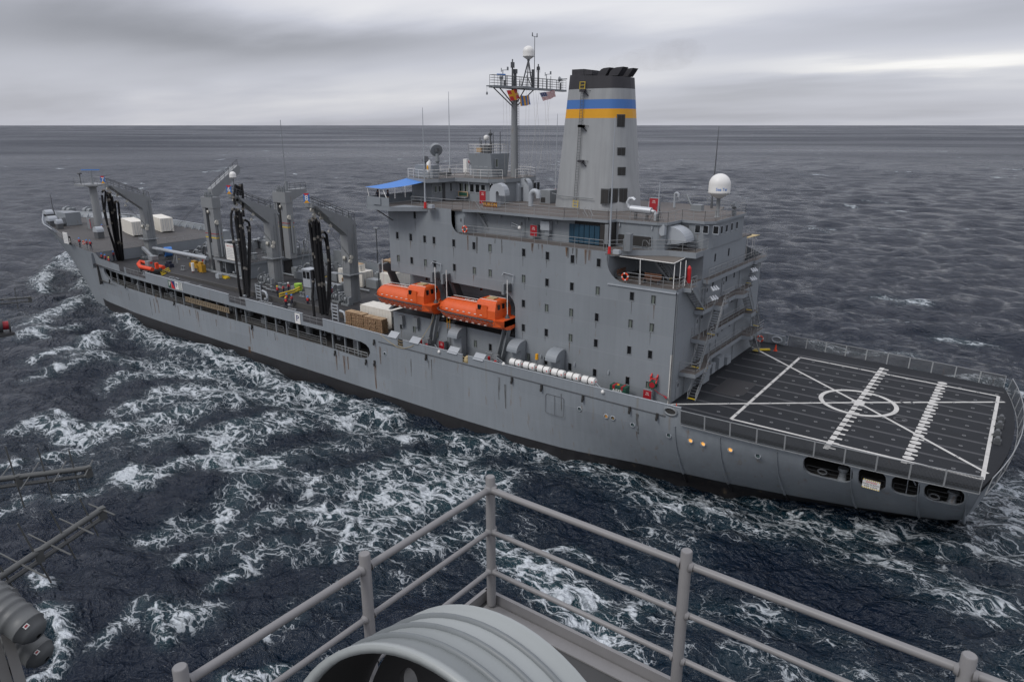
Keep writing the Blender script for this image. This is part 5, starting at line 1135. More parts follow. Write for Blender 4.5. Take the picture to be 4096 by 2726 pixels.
K3 = kingpost(-57.6, 12.4, '8', 'grey kingpost with a blue 8 board, nearest the deckhouse')
K2 = kingpost(-78.8, 13.6, '6', 'grey kingpost with a blue 6 board, rising amidships beside the pump deck')
K1 = kingpost(-117.0, 11.3, '7', 'grey kingpost at the break of the foredeck, farthest from the deckhouse')
def hose_set(label, hoses, cuffs=True):
    r = thing('fuel_hose_bundle', label, 'hose', tuple(hoses[0][-1][:2]) + (7.5,), 'black fuel hoses hanging from the booms')
    for h in hoses:
        m = MB(); m.tube(h, .19, 8); o_ = m.build('hose', 'hose_black', r)
        for k in range(1, len(h) - 1):
            a = Vector(h[k]); d = (Vector(h[k + 1]) - Vector(h[k - 1])).normalized()
            if a.z > 11 and k % 3 == 1: m = MB(); m.cyl(a - d * .2, a + d * .2, .225, n=8); m.build('hose_cuff', 'hose_cuff', o_)
    return r
def loop(b0, top, b1, sag=0.0, r=.32):
    """hose from the deck up over a saddle and down again"""
    b0, top, b1 = Vector(b0), Vector(top), Vector(b1); R0 = Vector((.80, .6, 0)) * r; out = []
    for k in range(7): f = k / 6; p = b0.lerp(top - R0 - Vector((0, 0, .2)), f); p += Vector((.35, -.25, 0)) * math.sin(f * math.pi) * sag; out.append(p)
    for a in (150, 120, 90, 60, 30, 0): t_ = math.radians(a); out.append(top + R0 * math.cos(t_) + Vector((0, 0, r * 1.2 * math.sin(t_))))
    for k in range(1, 7): f = k / 6; p = (top + R0 - Vector((0, 0, .2))).lerp(b1, f); p += Vector((.35, -.25, 0)) * math.sin(f * math.pi) * -sag; out.append(p)
    return out
hose_set('black fuel hoses hanging in a thick bundle from the boom with the 8 board', [
    loop((-54.10, 3.43, 8.00), (-56.00, 4.51, 20.69), (-53.15, 2.97, 8.00), .1, .26), loop((-53.57, 3.24, 8.00), (-56.00, 5.05, 20.93), (-53.09, 3.30, 8.00), 0, .26), loop((-53.43, 3.35, 8.00), (-56.00, 5.51, 20.41), (-53.09, 3.60, 8.00), -.1, .26),
    loop((-53.34, 3.12, 8.00), (-56.00, 4.74, 20.07), (-53.00, 3.37, 8.00), .05, .16), [(-56.50, 6.28, 18.83), (-56.50, 6.59, 19.00), (-56.50, 7.12, 18.89), (-56.60, 7.47, 18.49), (-56.20, 7.28, 16.70), (-55.80, 7.03, 14.28), (-55.20, 6.26, 10.69), (-54.00, 4.88, 8.85), (-52.80, 3.52, 8.00)], [(-56.50, 6.27, 18.03), (-56.50, 6.60, 18.24), (-56.50, 7.04, 18.06), (-56.50, 7.22, 17.54), (-56.00, 7.02, 14.89), (-54.50, 5.24, 9.97), (-52.90, 3.45, 8.00)],
    [(-55.50, 3.65, 14.09), (-55.30, 3.48, 12.43), (-54.00, 2.13, 10.64), (-53.31, 1.69, 8.00)]])
hose_set('black fuel hoses hanging amidships from the boom with the 6 board', [
    loop((-72.06, 3.00, 8.00), (-77.00, 6.38, 20.59), (-71.31, 2.85, 8.00), .1, .24), loop((-71.95, 3.08, 8.00), (-77.00, 6.70, 20.15), (-71.18, 2.95, 8.00), .1, .24), loop((-72.41, 3.46, 8.00), (-77.00, 6.09, 19.54), (-71.32, 3.20, 8.00), -.1, .2),
    [(-77.00, 5.91, 21.03), (-77.00, 5.59, 20.93), (-77.00, 5.20, 20.17), (-76.00, 4.42, 18.45), (-75.00, 3.87, 16.20), (-74.00, 3.33, 14.09), (-73.00, 2.73, 11.60), (-72.00, 2.10, 9.94), (-72.59, 2.60, 8.00)],
    [(-76.50, 6.71, 18.57), (-76.50, 6.85, 19.09), (-76.50, 7.31, 19.11), (-76.50, 7.88, 18.71), (-76.50, 7.96, 17.88), (-76.00, 7.37, 15.38), (-74.50, 6.00, 12.97), (-73.00, 4.65, 10.18), (-71.32, 3.20, 8.00)], [(-76.50, 6.62, 18.44), (-76.00, 6.40, 16.88), (-75.00, 5.74, 15.01), (-73.50, 4.62, 12.18), (-71.82, 3.18, 8.00)], [(-76.50, 7.49, 18.07), (-76.00, 7.39, 17.44), (-75.50, 6.85, 15.50), (-73.50, 4.83, 10.78), (-71.68, 3.28, 8.00)],
    [(-77.50, 6.38, 21.63), (-78.00, 6.60, 22.65), (-78.50, 7.54, 24.57), (-78.50, 7.88, 24.28), (-78.00, 7.20, 22.07)], [(-78.00, 7.85, 22.96), (-78.50, 8.28, 24.38), (-78.50, 8.62, 24.63), (-78.00, 8.32, 23.06), (-77.50, 7.70, 20.70), (-77.00, 7.40, 19.68)]])
hose_set('black fuel hoses gathered below the foremost kingpost boom', [
    [(-114.00, 2.28, 21.81), (-114.00, 2.64, 22.17), (-114.00, 2.97, 21.92), (-113.50, 2.08, 18.75), (-113.00, 1.88, 15.67), (-113.00, 2.26, 12.77), (-118.50, 5.13, 8.00)], loop((-117.37, 4.85, 8.00), (-114.00, 3.42, 21.42), (-117.04, 5.10, 8.00), .1, .24), loop((-117.30, 4.90, 8.00), (-114.00, 3.70, 20.77), (-116.90, 5.20, 8.00), -.1, .24), loop((-117.44, 4.80, 8.00), (-114.00, 3.30, 20.18), (-116.97, 5.15, 8.00), .2, .2),
    loop((-118.09, 5.43, 8.00), (-114.00, 4.59, 19.60), (-117.69, 5.74, 8.00), -.2, .34), [(-114.00, 2.20, 21.35), (-113.50, 1.88, 18.46), (-113.00, 1.98, 14.87), (-113.00, 2.53, 11.60), (-118.23, 5.33, 8.00)]])
# twin-legged posts on the far side of the deck
def twin_post(x, y, base, top, label, boom):
    r = thing('twin_post', label, 'derrick', (x, y, base), 'twin legged posts on the starboard side')
    m = MB(); m.bb((x - 1.75, y - .5, base), (x - .85, y + .7, top - 1.9)); m.build('leg', 'post_grey', r)
    m = MB(); m.bb((x + .15, y - .5, base), (x + 1.75, y + .9, top - 1.9)); m.build('leg', 'post_grey', r)
    m = MB(); m.bb((x - .84, y - .1, base), (x + .14, y + .6, top - 2)); m.build('ram_slot', 'void_dark', r)
    m = MB(); m.bb((x - 1.85, y - .6, top - 1.9), (x + 1.85, y + 1.0, top)); m.build('head', 'post_grey', r)
    zs = base + (top - base) * .47
    for nm_, mm_, za_, zb_ in (('red_band', 'red', zs + .75, zs + .87), ('yellow_band', 'yellow', zs, zs + .18)):
        m = MB(); m.bb((x + .13, y - .53, za_), (x + 1.78, y - .49, zb_)); m.bb((x + 1.74, y - .53, za_), (x + 1.78, y + .9, zb_)); m.build(nm_, mm_, r)
        m = MB(); m.bb((x - 1.77, y - .53, za_), (x - .85, y - .49, zb_)); m.build(nm_, mm_, r)
    m = MB(); m.prism(boom, x - 1.5, x - .1, 'x'); m.build('boom', 'post_grey', r)
    b0, b1 = boom[-2], boom[-1]; railing([(x - .2, b1[0], b1[1]), (x - .2, b0[0], b0[1])], h=1.05, rails=3, post=1.2, r=.04, parent=r, mt='dark_grey')
    railing([(x - 1.8, y - .55, top), (x + 1.7, y - .55, top), (x + 1.7, y + 1, top)], h=1.1, rails=3, post=.7, r=.025, parent=r, mt='gear_grey')
    m = MB()
    for k in range(5): m.bb((x - .8 + k * .5, y - .5, top), (x - .55 + k * .5, y - .1, top + .5 + .4 * (k % 2)))
    m.build('fitting', 'gear_grey', r)
    m = MB(); m.cyl((x + 2.0, y + .2, base + 1), (x + 2.0, y + .2, top - 4), .22, n=8); m.build('pipe', 'gear_grey', r); m = MB(); m.cyl((x + 2.3, y + .5, base + 1), (x + 2.3, y + .5, top - 6), .12, n=6); m.build('pipe', 'gear_grey', r)
    m = MB(); m.cyl((x + 1.9, y - .2, top - 4.4), (x + 2.15, y - .2, top - 4.4), .42, n=12); m.build('pulley_block', 'block_white', r); m = MB(); m.cyl((x + .2, y - .8, top - 2.6), (x + .4, y - .6, top - 2.6), .3, n=10); m.build('pulley_block', 'block_white', r)
    return r
S1 = twin_post(-95.3, 12.4, 7.42, 21.3, 'grey twin legged post with red and yellow bands and a long boom rising to starboard', [(13.4, 19.9), (14.2, 21.0), (19.3, 25.3), (19.5, 26.3), (19.0, 26.6), (13.2, 22.6)])
S2 = twin_post(-83.3, 19.3, 10.56, 22.4, 'grey twin legged post with a stub arm, tall whip aerial on its head', [(20.2, 20.5), (21.5, 20.6), (24.8, 21.9), (24.9, 22.35), (24.8, 22.6), (20.2, 22.6)])
m = MB(); m.cyl((-83.0, 20.3, 22.4), (-83.0, 20.3, 24.2), .28, n=8); m.cyl((-83.0, 20.3, 24.2), (-83.0, 20.3, 34.6), .09, .05, 6); m.build('whip_aerial', 'gear_grey', S2)
# swung-in cargo boom lying forward
r = thing('cargo_boom', 'long pale grey cargo boom lying level over the deck beside the orange boat', 'boom', (-105, 10.4, 10))
a, c = (-116.85, 11.20, 10.05), (-96.26, 11.20, 10.15)
m = MB(); m.cyl(a, c, .34, .36, 14); m.build('spar', 'pale_grey', r)
m = MB(); m.box(Vector(a) + Vector((-.2, 0, .1)), (.7, .8, .9)); m.cyl(Vector(a) + Vector((-.2, 0, .5)), Vector(a) + Vector((-.1, 0, 1.5)), .2, .1, 8); m.build('boom_head', 'block_white', r)
m = MB(); mid = Vector(a).lerp(Vector(c), .45); m.beam(mid + Vector((0, -.1, -.3)), (mid.x - .8, mid.y - .5, 7.45), .14); m.beam(mid + Vector((0, .1, -.3)), (mid.x + .8, mid.y - .4, 7.45), .14); m.beam((-97.2, 11.2, 9.7), (-97.4, 10.9, 7.4), .4); m.build('cradle', 'gear_grey', r)
# forward pylon mast
r = thing('forward_mast', 'grey pole mast with a railed radar platform on the foredeck', 'mast', (-147.4, 14.85, 11.2))
m = MB(); m.cyl((-147.4, 14.85, 11.0), (-147.4, 14.85, 20.6), .95, .72, 12); m.build('pole', 'post_grey', r)
m = MB(); m.prism([(-151, 12.5), (-146, 12.5), (-144.5, 14.8), (-146, 17.2), (-151, 17.2)], 20.6, 21.0); m.cyl((-147.4, 14.85, 20.2), (-147.4, 14.85, 20.6), .8, 1.5, 12); m.build('platform', 'post_grey', r)
railing([(-151, 12.6, 21), (-146, 12.6, 21), (-144.6, 14.8, 21), (-146, 17.1, 21), (-151, 17.1, 21), (-151, 12.6, 21)], h=1.4, rails=3, post=1.4, r=.03, parent=r)
m = MB(); m.cyl((-147.2, 14.9, 21), (-147.2, 14.9, 23.9), .25, .2, 8); m.build('radar_pedestal', 'gear_grey', r)
m = MB(); m.beam((-148.8, 13.6, 24.1), (-145.8, 16.2, 24.1), .22, .2); m.build('radar_scanner', 'tarp_blue', r)
m = MB(); m.cyl((-149.7, 13.5, 21), (-149.7, 13.5, 23.2), .12, n=6); m.lathe([(.5, -.15), (.55, 0), (.35, .2)], (-149.7, 13.5, 23.3), 10); m.build('aerial', 'dark_grey', r)
m = MB(); m.cyl((-171.6, 14.85, 11.9), (-171.6, 14.85, 17.3), .12, .07, 6); m.cyl((-171.6, 14.85, 11.9), (-171.6, 14.85, 13.6), .4, .2, 8); tag(m.build('jackstaff', 'dark_grey'), 'thin dark jackstaff at the very tip of the bow', 'pole')

# ------------------------------------------------------------------ lifeboats hung in the recess
def lifeboat(label, x0, yc, zk, group):
    """enclosed boat: bow forward (-x), cabin aft"""
    r = thing('lifeboat', label, 'lifeboat', (x0, yc, zk), group); Lb = 10.4
    def sec(f):
        w = 1.55 * min(1, (max(0, f) * 5.0) ** .5 if f < .2 else 1) * (1 if f < .9 else 1 - (f - .9) * 1.2)
        k = 0.0 if f > .15 else (0.15 - f) * 4.5
        return w, k
    m = MB(); m.smooth = True; rows = []; fs = [0.0, .02, .06, .12, .2, .35, .5, .65, .8, .92, 1.0]
    for f in fs:
        w, k = sec(f); x = x0 + f * Lb; w = max(w, .25)
        rows.append([(x, yc + s * ww * w, zk + zz_) for s, ww, zz_ in ((-1, 0.02, k * .7), (-1, .55, .12 + k * .7), (-1, .9, .55 + k * .4), (-1, 1.0, 1.05), (-1, 1.06, 1.2), (1, 1.06, 1.2), (1, 1.0, 1.05), (1, .9, .55 + k * .4), (1, .55, .12 + k * .7), (1, .02, k * .7))])
    n = 10; m.add([p for q in rows for p in q], [(i * n + j, i * n + j + 1, (i + 1) * n + j + 1, (i + 1) * n + j) for i in range(len(rows) - 1) for j in range(n - 1) if j != 4])
    m.smooth = False; m.add(rows[-1], [tuple(range(n))]); m.add(rows[0], [tuple(range(n))]); m.build('hull', 'orange', r)
    m = MB(); m.smooth = True; rows = []
    for f in (0.0, .02, .05, .1, .16, .3, .5, .66):
        w, k = sec(f); w = max(w, .3) * .98; h = min(1.0, (f / .14) ** .6 if f < .14 else 1) * 1.35
        rows.append([(x0 + f * Lb, yc + w * math.cos(t_), zk + 1.2 + h * (math.sin(t_) ** .8 if math.sin(t_) > 0 else 0)) for t_ in [math.pi * q / 12 for q in range(12, -1, -1)]])
    n = 13; m.add([p for q in rows for p in q], [(i * n + j, i * n + j + 1, (i + 1) * n + j + 1, (i + 1) * n + j) for i in range(len(rows) - 1) for j in range(n - 1)]); m.smooth = False; m.add(rows[-1], [tuple(range(n))])
    m.build('canopy', 'orange', r)
    xa, xb = x0 + .64 * Lb, x0 + .9 * Lb; m = MB()
    A = [(xa, yc - 1.5, zk + 1.2), (xb, yc - 1.45, zk + 1.2), (xb, yc + 1.45, zk + 1.2), (xa, yc + 1.5, zk + 1.2)]
    Bp = [(xa - .1, yc - 1.12, zk + 3.0), (xb - .12, yc - 1.12, zk + 3.0), (xb - .12, yc + 1.12, zk + 3.0), (xa - .1, yc + 1.12, zk + 3.0)]
    Cp = [(xa, yc - .8, zk + 3.22), (xb - .25, yc - .8, zk + 3.22), (xb - .25, yc + .8, zk + 3.22), (xa, yc + .8, zk + 3.22)]
    Mi = [(x, yc + (y - yc) * (1.5 / 1.5), zk + 2.2) for x, y, z in A]
    m.add(A + Mi + Bp + Cp, [(i + 4 * k, (i + 1) % 4 + 4 * k, (i + 1) % 4 + 4 * k + 4, i + 4 * k + 4) for k in range(3) for i in range(4)] + [(12, 13, 14, 15)]); m.build('cabin', 'orange', r)
    m = MB(); m.prism([(x0 + .885 * Lb, yc - 1.65), (x0 + Lb, yc - 1.15), (x0 + Lb, yc + 1.15), (x0 + .885 * Lb, yc + 1.65)], zk + .5, zk + 1.28); m.build('stern_step', 'orange', r)
    m = MB(); m.bb((x0 + .35, yc - 1.66, zk + 1.12), (x0 + 1.2, yc - 1.2, zk + 1.22)) if False else None
    m.tube([(x0 + .0, yc - .3, zk + 1.13), (x0 + .3, yc - .95, zk + 1.13), (x0 + .9, yc - 1.35, zk + 1.13), (x0 + 2.0, yc - 1.65, zk + 1.13), (x0 + .89 * Lb, yc - 1.66, zk + 1.13)], .06, 6); m.build('fender', 'dark_grey', r)
    m = MB()
    for k in range(11):
        xq = x0 + 1.6 + k * .72; m.tube([(xq, yc - 1.68, zk + 1.1), (xq + .18, yc - 1.66, zk + .75), (xq + .36, yc - 1.65, zk + .68), (xq + .54, yc - 1.66, zk + .75), (xq + .72, yc - 1.68, zk + 1.1)], .022, 4)
    m.build('grab_line', 'dark_grey', r)
    m = MB()
    for k in range(8): m.bb((x0 + 1.3 + k * .85, yc - 1.56 + (.0 if k else .1), zk + 1.52), (x0 + 1.6 + k * .85, yc - 1.46, zk + 1.57)); m.bb((x0 + 1.5 + k * .9, yc - 1.5, zk + .42), (x0 + 1.82 + k * .9, yc - 1.38, zk + .47))
    m.build('reflective_tape', 'white', r)
    for xx, zq in ((xa + .25, 2.45),):
        m = MB(); m.bb((xx, yc - 1.50, zk + zq - .28), (xx + .42, yc - 1.36, zk + zq + .25)); m.build('side_window', 'glass_dark', r)
    for y in (-.75, .05, .75):
        m = MB(); m.bb((xb - .1, yc + y - .2, zk + 2.3), (xb + .02, yc + y + .2, zk + 2.85)); m.build('rear_window', 'glass_dark', r)
    m = MB(); m.bb((xa + .85, yc - 1.53, zk + 1.35), (xa + 1.6, yc - 1.46, zk + 2.75)); m.build('side_door', 'orange', r)
    m = MB()
    for s in (-.55, .55): m.tube([(x0 + 1.6, yc + s, zk + 2.62), (x0 + 6.0, yc + s, zk + 2.66)], .03, 4); m.tube([(xa + .1, yc + s * 1.5, zk + 3.24), (xb - .2, yc + s * 1.5, zk + 3.24)], .03, 4)
    m.build('grab_rail', 'white', r)
    m = MB(); put_text(m, 'YUKON', .62, (x0 + .5 * Lb, yc - .02, zk + 2.58), (1, 0, 0), (0, 1, 0), 1.4); m.build('lettering', 'cream', r)
    m = MB(); m.bb((xa + .7, yc - .45, zk + 3.2), (xa + 1.7, yc + .45, zk + 3.36)); m.build('hatch', 'tan', r)
    m = MB()
    for xx in (x0 + 1.0, x0 + Lb - .45): m.cyl((xx, yc, zk + (2.0 if xx < x0 + 3 else 1.2)), (xx, yc, zk + 5.6), .05, n=6)
    m.build('fall_wire', 'white', r)
    m = MB()
    for xx in (x0 + Lb - .45,): m.lathe([(.3, 0), (.3, .1), (.08, .45)], (xx, yc, zk + 1.25), 8)
    m.build('hook', 'dark_grey', r)
    return r
gl_ = 'lifeboats in the davits'
lifeboat('orange enclosed lifeboat hanging on the left, nearer the bow', -40.05, 1.9, 12.15, gl_)
lifeboat('orange enclosed lifeboat hanging on the right, nearer the flight deck', -29.3, 1.9, 12.0, gl_)
for i, x in enumerate((-39.7, -30.6, -28.9, -19.9)):
    r = thing('boat_davit', ['dark grey davit arm at the bow end of the left lifeboat', 'dark grey davit arm at the stern end of the left lifeboat', 'dark grey davit arm at the bow end of the right lifeboat', 'dark grey davit arm at the stern end of the right lifeboat'][i], 'davit', (x, 4, 10.96), 'davit arms holding the lifeboats')
    m = MB(); m.prism([(2.0, 17.05), (3.0, 17.15), (3.6, 16.7), (5.2, 13.4), (5.4, 11), (4.4, 11), (4.3, 13.0), (3.0, 15.9), (2.0, 16.4)], x + .25, x + .6, 'x'); m.build('arm', 'dark_grey', r)
    m = MB(); m.bb((x - .15, 1.75, 15.9), (x + .15, 2.15, 17.1)); m.build('fall_block', 'gear_grey', r)
    m = MB(); m.prism([(2.9, 11), (5.6, 11), (5.6, 12.0), (4.0, 11.6)], x + .2, x + .7, 'x'); m.build('base', 'dark_grey', r)
    if i in (1, 3):
        m = MB(); m.beam((x + .1, 1.95, 12.0), (x - 1.5, 2.45, 7.6), .42, .2); m.beam((x + .75, 1.95, 12.0), (x - .75, 2.45, 7.6), .42, .2); m.build('skid', 'gear_grey', r)
        m = MB(); m.tube([(x - .5, 2.5, 18.2), (x + 1.0, 2.4, 18.1), (x + .8, 2.4, 17.1)], .05, 5); m.tube([(x - .5, 2.6, 18.2), (x - .5, 2.3, 17.9)], .05, 5); m.build('hoist_bracket', 'pale_grey', r)
        m = MB(); m.cyl((x - 1.4, 1.9, 8.3), (x - .6, 1.9, 8.3), .35, n=10); m.bb((x - 1.6, 1.6, 7.46), (x - .4, 2.3, 7.9)); m.bb((x - .9, 1.2, 8.2), (x - .4, 1.7, 8.9)); m.tube([(x - 2.2, 1.4, 8.9), (x - 1.0, 1.2, 9.0)], .08, 5); m.build('winch', 'gear_grey', r)
        m = MB(); m.bb((x - 1.6, 1.0, 8.0), (x - 1.4, 1.25, 8.6)); m.bb((x - .7, 1.0, 7.9), (x - .4, 1.25, 8.3)); m.build('valve', 'bright_red', r)
# ------------------------------------------------------------------ liferaft canisters on the bulwark
raft = None; RL = ['white liferaft canister, first of the row beside the right davit', 'white liferaft canister, second in the row from the lifeboats', 'white liferaft canister, third in the row from the lifeboats', 'white liferaft canister, fourth in the row from the lifeboats', 'white liferaft canister, next to last towards the green foam trunk', 'white liferaft canister, last of the row towards the green foam trunk']
for i in range(6):
    c = (-17.02 + i * 1.846, .45, 8.5)
    if raft is None:
        raft = thing('liferaft_canister', RL[0], 'liferaft', c, 'white liferaft canisters along the bulwark'); x, y, z = c; Rx = Matrix.Rotation(math.pi / 2, 3, 'Y')
        m = MB(); prof = [(.02, -.84), (.25, -.82), (.36, -.70)]
        for k in range(7): q = -.66 + k * .22; prof += [(.385, q - .07), (.40, q), (.385, q + .07)] if k != 3 else [(.36, q - .05), (.36, q + .05)]
        prof += [(.36, .72), (.25, .82), (.02, .84)]; m.lathe(prof, (x, y, z + .45), 14, R=Rx, cap=False); m.build('shell', 'white', raft)
        m = MB(); m.cyl((x - .03, y, z + .45), (x + .03, y, z + .45), .40, n=14); m.build('seal_band', 'hose_black', raft)
        m = MB(); 
        for dx in (-.4, .4):
            m.beam((x + dx, y - .3, z + .12), (x + dx, y + .3, z + .12), .06); m.beam((x + dx, y - .28, z + .1), (x + dx, y - .28, z - .25), .05); m.beam((x + dx, y + .28, z + .1), (x + dx, y + .28, z - 1.0), .05)
        m.beam((x - .8, y - .3, z), (x + .8, y - .3, z), .05); m.build('cradle', 'gear_grey', raft)
        m = MB(); m.cyl((x + .83, y - .1, z + .5), (x + .845, y - .1, z + .5), .1, n=10); m.bb((x + .5, y - .41, z + .4), (x + .6, y - .385, z + .55)); m.build('emblem', 'bright_red', raft)
    else: clone(raft, c, 0, RL[i])
# ------------------------------------------------------------------ vents, lockers and fittings beside the deckhouse
def hood_vent(x, y, z, w, h, label, face=(0, -1), group='hooded vents', d=1.3):
    """box trunk with a quarter-round cowl facing outboard"""
    r = thing('hooded_vent', label, 'vent', (x, y, z), group); m = MB()
    m.bb((x - w / 2, y - .45, z), (x + w / 2, y + .45, z + h - .8)); m.build('trunk', 'house_grey', r)
    m = MB(); prof = [(y + .45, z + h - .95), (y + .45, z + h)] + [(y + .0 - d * math.sin(t_), z + h - d * .8 * (1 - math.cos(t_))) for t_ in [math.pi / 2 * k / 7 for k in range(8)]] + [(y - d, z + h - .95 - .15), (y - .45, z + h - .95)]
    m.prism(prof, x - w / 2 - .02, x + w / 2 + .02, 'x'); m.build('cowl', 'pale_grey' if h < 1.5 else 'house_grey', r); return r
hood_vent(-17.9, 2.0, 7.46, 1.35, 3.55, 'grey hooded vent on the side deck behind the first liferaft canisters', group='hooded vents along the side deck')
hood_vent(-12.75, 2.0, 7.46, 1.35, 3.5, 'grey hooded vent on the side deck, nearest the green foam trunk', group='hooded vents along the side deck')
hood_vent(-26.6, 2.0, 7.46, 1.4, 3.6, 'grey hooded vent below the right lifeboat', group='hooded vents along the side deck')
def locker(p, w, h, label, d=.5):
    r = thing('hose_locker', label, 'locker', p, 'dark red fire hose lockers'); x, y, z = p
    m = MB(); m.bb((x - w / 2, y, z), (x + w / 2, y + d, z + h)); m.build('cabinet', 'gear_grey', r)
    m = MB(); m.bb((x - w / 2 + .04, y - .03, z + .04), (x + w / 2 - .04, y, z + h - .04)); m.m(1)
    for k, q in enumerate(('FIRE', 'HOSE')): put_text(m, q, .16, (x, y - .034, z + h - .3 - k * .18), (1, 0, 0), (0, 0, 1))
    m.build('door', ['red', 'white'], r); return r
locker((-2.0, 1.95, 7.46), .95, 1.3, 'red fire hose locker at the deck corner beside the white stripe')
locker((-29.4, 1.9, 7.46), .9, 1.3, 'red fire hose locker below the lifeboats, beside the davit skid')
a = (-28.40, 8.30, 25.40); locker((a[0], 8.9, 24.6), 1.0, 1.6, 'red fire hose locker standing behind the rail near the green bench')
locker((-17.65, 4.4, 22.2), .95, 1.25, 'red fire hose locker on the upper walkway beside the grey hatch box')
locker((-7.6, 12.6, 24.6), 1.1, 1.65, 'red fire hose locker on the roof deck behind the silver silencer')
locker((-63.5, 13.0, 7.42), .8, 1.3, 'red fire hose locker by the foot of the middle kingpost')
locker((-50.5, 10.6, 7.42), .8, 1.2, 'red fire hose locker between the kingpost and the white container')
locker((-104.3, 15.0, 7.42), 1.5, 1.5, 'red fire hose locker beyond the yellow trolley forward')
locker((-66.5, 20.5, 7.42), 1.2, 1.4, 'red fire hose locker at the foot of the far stair')
m = MB(); m.bb((-5.65, .9, 7.46), (-3.85, 1.7, 8.85)); m.m(1); m.bb((-5.35, .88, 8.5), (-5.1, 1.72, 8.87)); m.bb((-4.4, .88, 8.5), (-4.2, 1.72, 8.87)); m.m(2); put_text(m, 'AFFF', .48, (-4.8, .885, 8.34), (1, 0, 0), (0, 0, 1), 1.15); m.m(3); m.cyl((-4.9, 1.3, 8.85), (-4.9, 1.3, 8.9), .14, n=10)
tag(m.build('foam_trunk', ['green', 'red', 'white', 'amber']), 'dark green trunk lettered AFFF behind the bulwark', 'trunk')
r = thing('hose_reel', 'red and green hose reel hung on the deckhouse wall near the flight deck', 'hose reel', (-1.6, 2.3, 9.0))
m = MB()
for k in (-.32, .32): m.beam((-1.6 + k, 2.6, 10.35), (-1.6 + k, 2.2, 9.5), .11); m.beam((-1.6 + k, 2.2, 10.2), (-1.6 + k, 2.6, 9.9), .1)
m.beam((-1.95, 2.25, 9.95), (-1.25, 2.25, 9.95), .1); m.build('bracket', 'bright_red', r)
m = MB(); Rr = Matrix.Rotation(math.pi / 2, 3, 'X'); m.lathe([(.42, -.17), (.42, -.13), (.30, -.13), (.30, .13), (.42, .13), (.42, .17)], (-1.6, 2.2, 9.35), 16, R=Rr); m.build('drum', 'green', r)
m = MB(); m.cyl((-1.6, 2.0, 9.35), (-1.6, 2.03, 9.35), .3, n=14); m.build('spokes', 'red', r)
m = MB(); m.tube([(-1.4, 2.1, 8.95), (-.9, 2.2, 8.6), (-.35, 2.4, 8.35)], .035, 5); m.cyl((-.4, 2.35, 8.4), (-.15, 2.4, 8.2), .07, .12, 8); m.build('nozzle_hose', 'red', r)
for i, p in enumerate(((-35.89, 0.05, 8.80), (-32.15, 0.05, 8.78), (-25.98, 0.05, 8.67), (-22.08, 0.05, 8.65))):
    m = MB(); c = Vector(p); R = Matrix.Rotation(math.radians(-50), 3, 'X'); m.box(c + Vector((0, .2, 0)), (1.5, .09, .95), R=R); m.box(c + Vector((0, .42, -.33)), (1.3, .07, .07))
    tag(m.build('canted_hatch', 'pale_grey'), ['pale grey canted panel on the bulwark beside the pallets', 'pale grey canted panel just right of the first rope gap in the bulwark', 'pale grey canted panel left of the second rope gap', 'pale grey canted panel right of the second rope gap, by the davit winch'][i], 'panel', 'canted panels along the bulwark')
for i, (x, lb) in enumerate(((-34.5, 'slack white rope across the gap in the bulwark near the pallets'), (-24.0, 'slack white rope across the gap in the bulwark near the tan sack'))):
    m = MB()
    for z in (8.35, 8.0, 7.75): m.tube([(x - .45 + .15 * k, .02, z - .12 * math.sin(k / 6 * math.pi)) for k in range(7)], .025, 4)
    tag(m.build('gap_rope', 'tan'), lb, 'rope', 'ropes across the bulwark gaps')
m = MB(); m.smooth = True; m.lathe([(.05, 0), (.36, .1), (.42, .4), (.36, .75), (.12, .95)], (-23.95, .35, 7.46), 10); tag(m.build('canvas_sack', 'tan'), 'tan canvas sack in the second gap of the bulwark', 'sack')
m = MB(); m.tube([(-38.0, -.08, 8.55), (-36.5, -.1, 7.9), (-35, -.12, 7.45), (-33.8, -.12, 7.5), (-32.5, -.1, 8.0), (-31.3, .4, 9.0), (-30.5, 1.5, 11.0), (-29.6, 2.0, 14)], .03, 4); tag(m.build('hanging_rope', 'tan'), 'thin tan rope slung over the bulwark up to the lifeboats', 'rope')
for i, (x, z, lb) in enumerate(((-36.6, 9.6, 'grey fuse box on the wall below the left lifeboat, nearer the pallets'), (-34.0, 9.75, 'grey fuse box on the wall below the left lifeboat, nearer the davit skid'))):
    m = MB(); m.bb((x - .4, 2.1, z), (x + .4, 2.6, z + 1.15)); m.bb((x - .05, 2.4, z - .5), (x + .2, 2.6, z)); tag(m.build('wall_box', 'gear_grey'), lb, 'box', 'grey boxes on the deckhouse wall')
r = thing('wall_ladder', 'rusty yellow ended ladder fixed below the right lifeboat', 'ladder', (-28.6, 2.4, 7.5)); m = MB()
for d in (-.22, .22): m.cyl((-28.6 + d, 2.4, 7.6), (-28.6 + d, 2.4, 11), .035, n=5)
for k in range(11): m.cyl((-28.82, 2.4, 7.8 + k * .3), (-28.38, 2.4, 7.8 + k * .3), .02, n=4)
m.build('rungs', 'dark_grey', r); m = MB()
for d in (-.22, .22): m.cyl((-28.6 + d, 2.38, 10.4), (-28.6 + d, 2.38, 11.9), .04, n=5)
m.cyl((-28.82, 2.38, 11.8), (-28.38, 2.38, 11.8), .03, n=5); m.cyl((-28.82, 2.38, 11.2), (-28.38, 2.38, 11.2), .03, n=5); m.build('ladder_end', 'amber', r)
m = MB(); m.prism(rrect(-27.95, 7.75, -27.05, 9.7, .2), 2.5, 2.6, 'y'); m.bb((-27.9, 2.46, 8.6), (-27.75, 2.5, 8.75)); DD = m.build('door', 'gear_grey', SS)
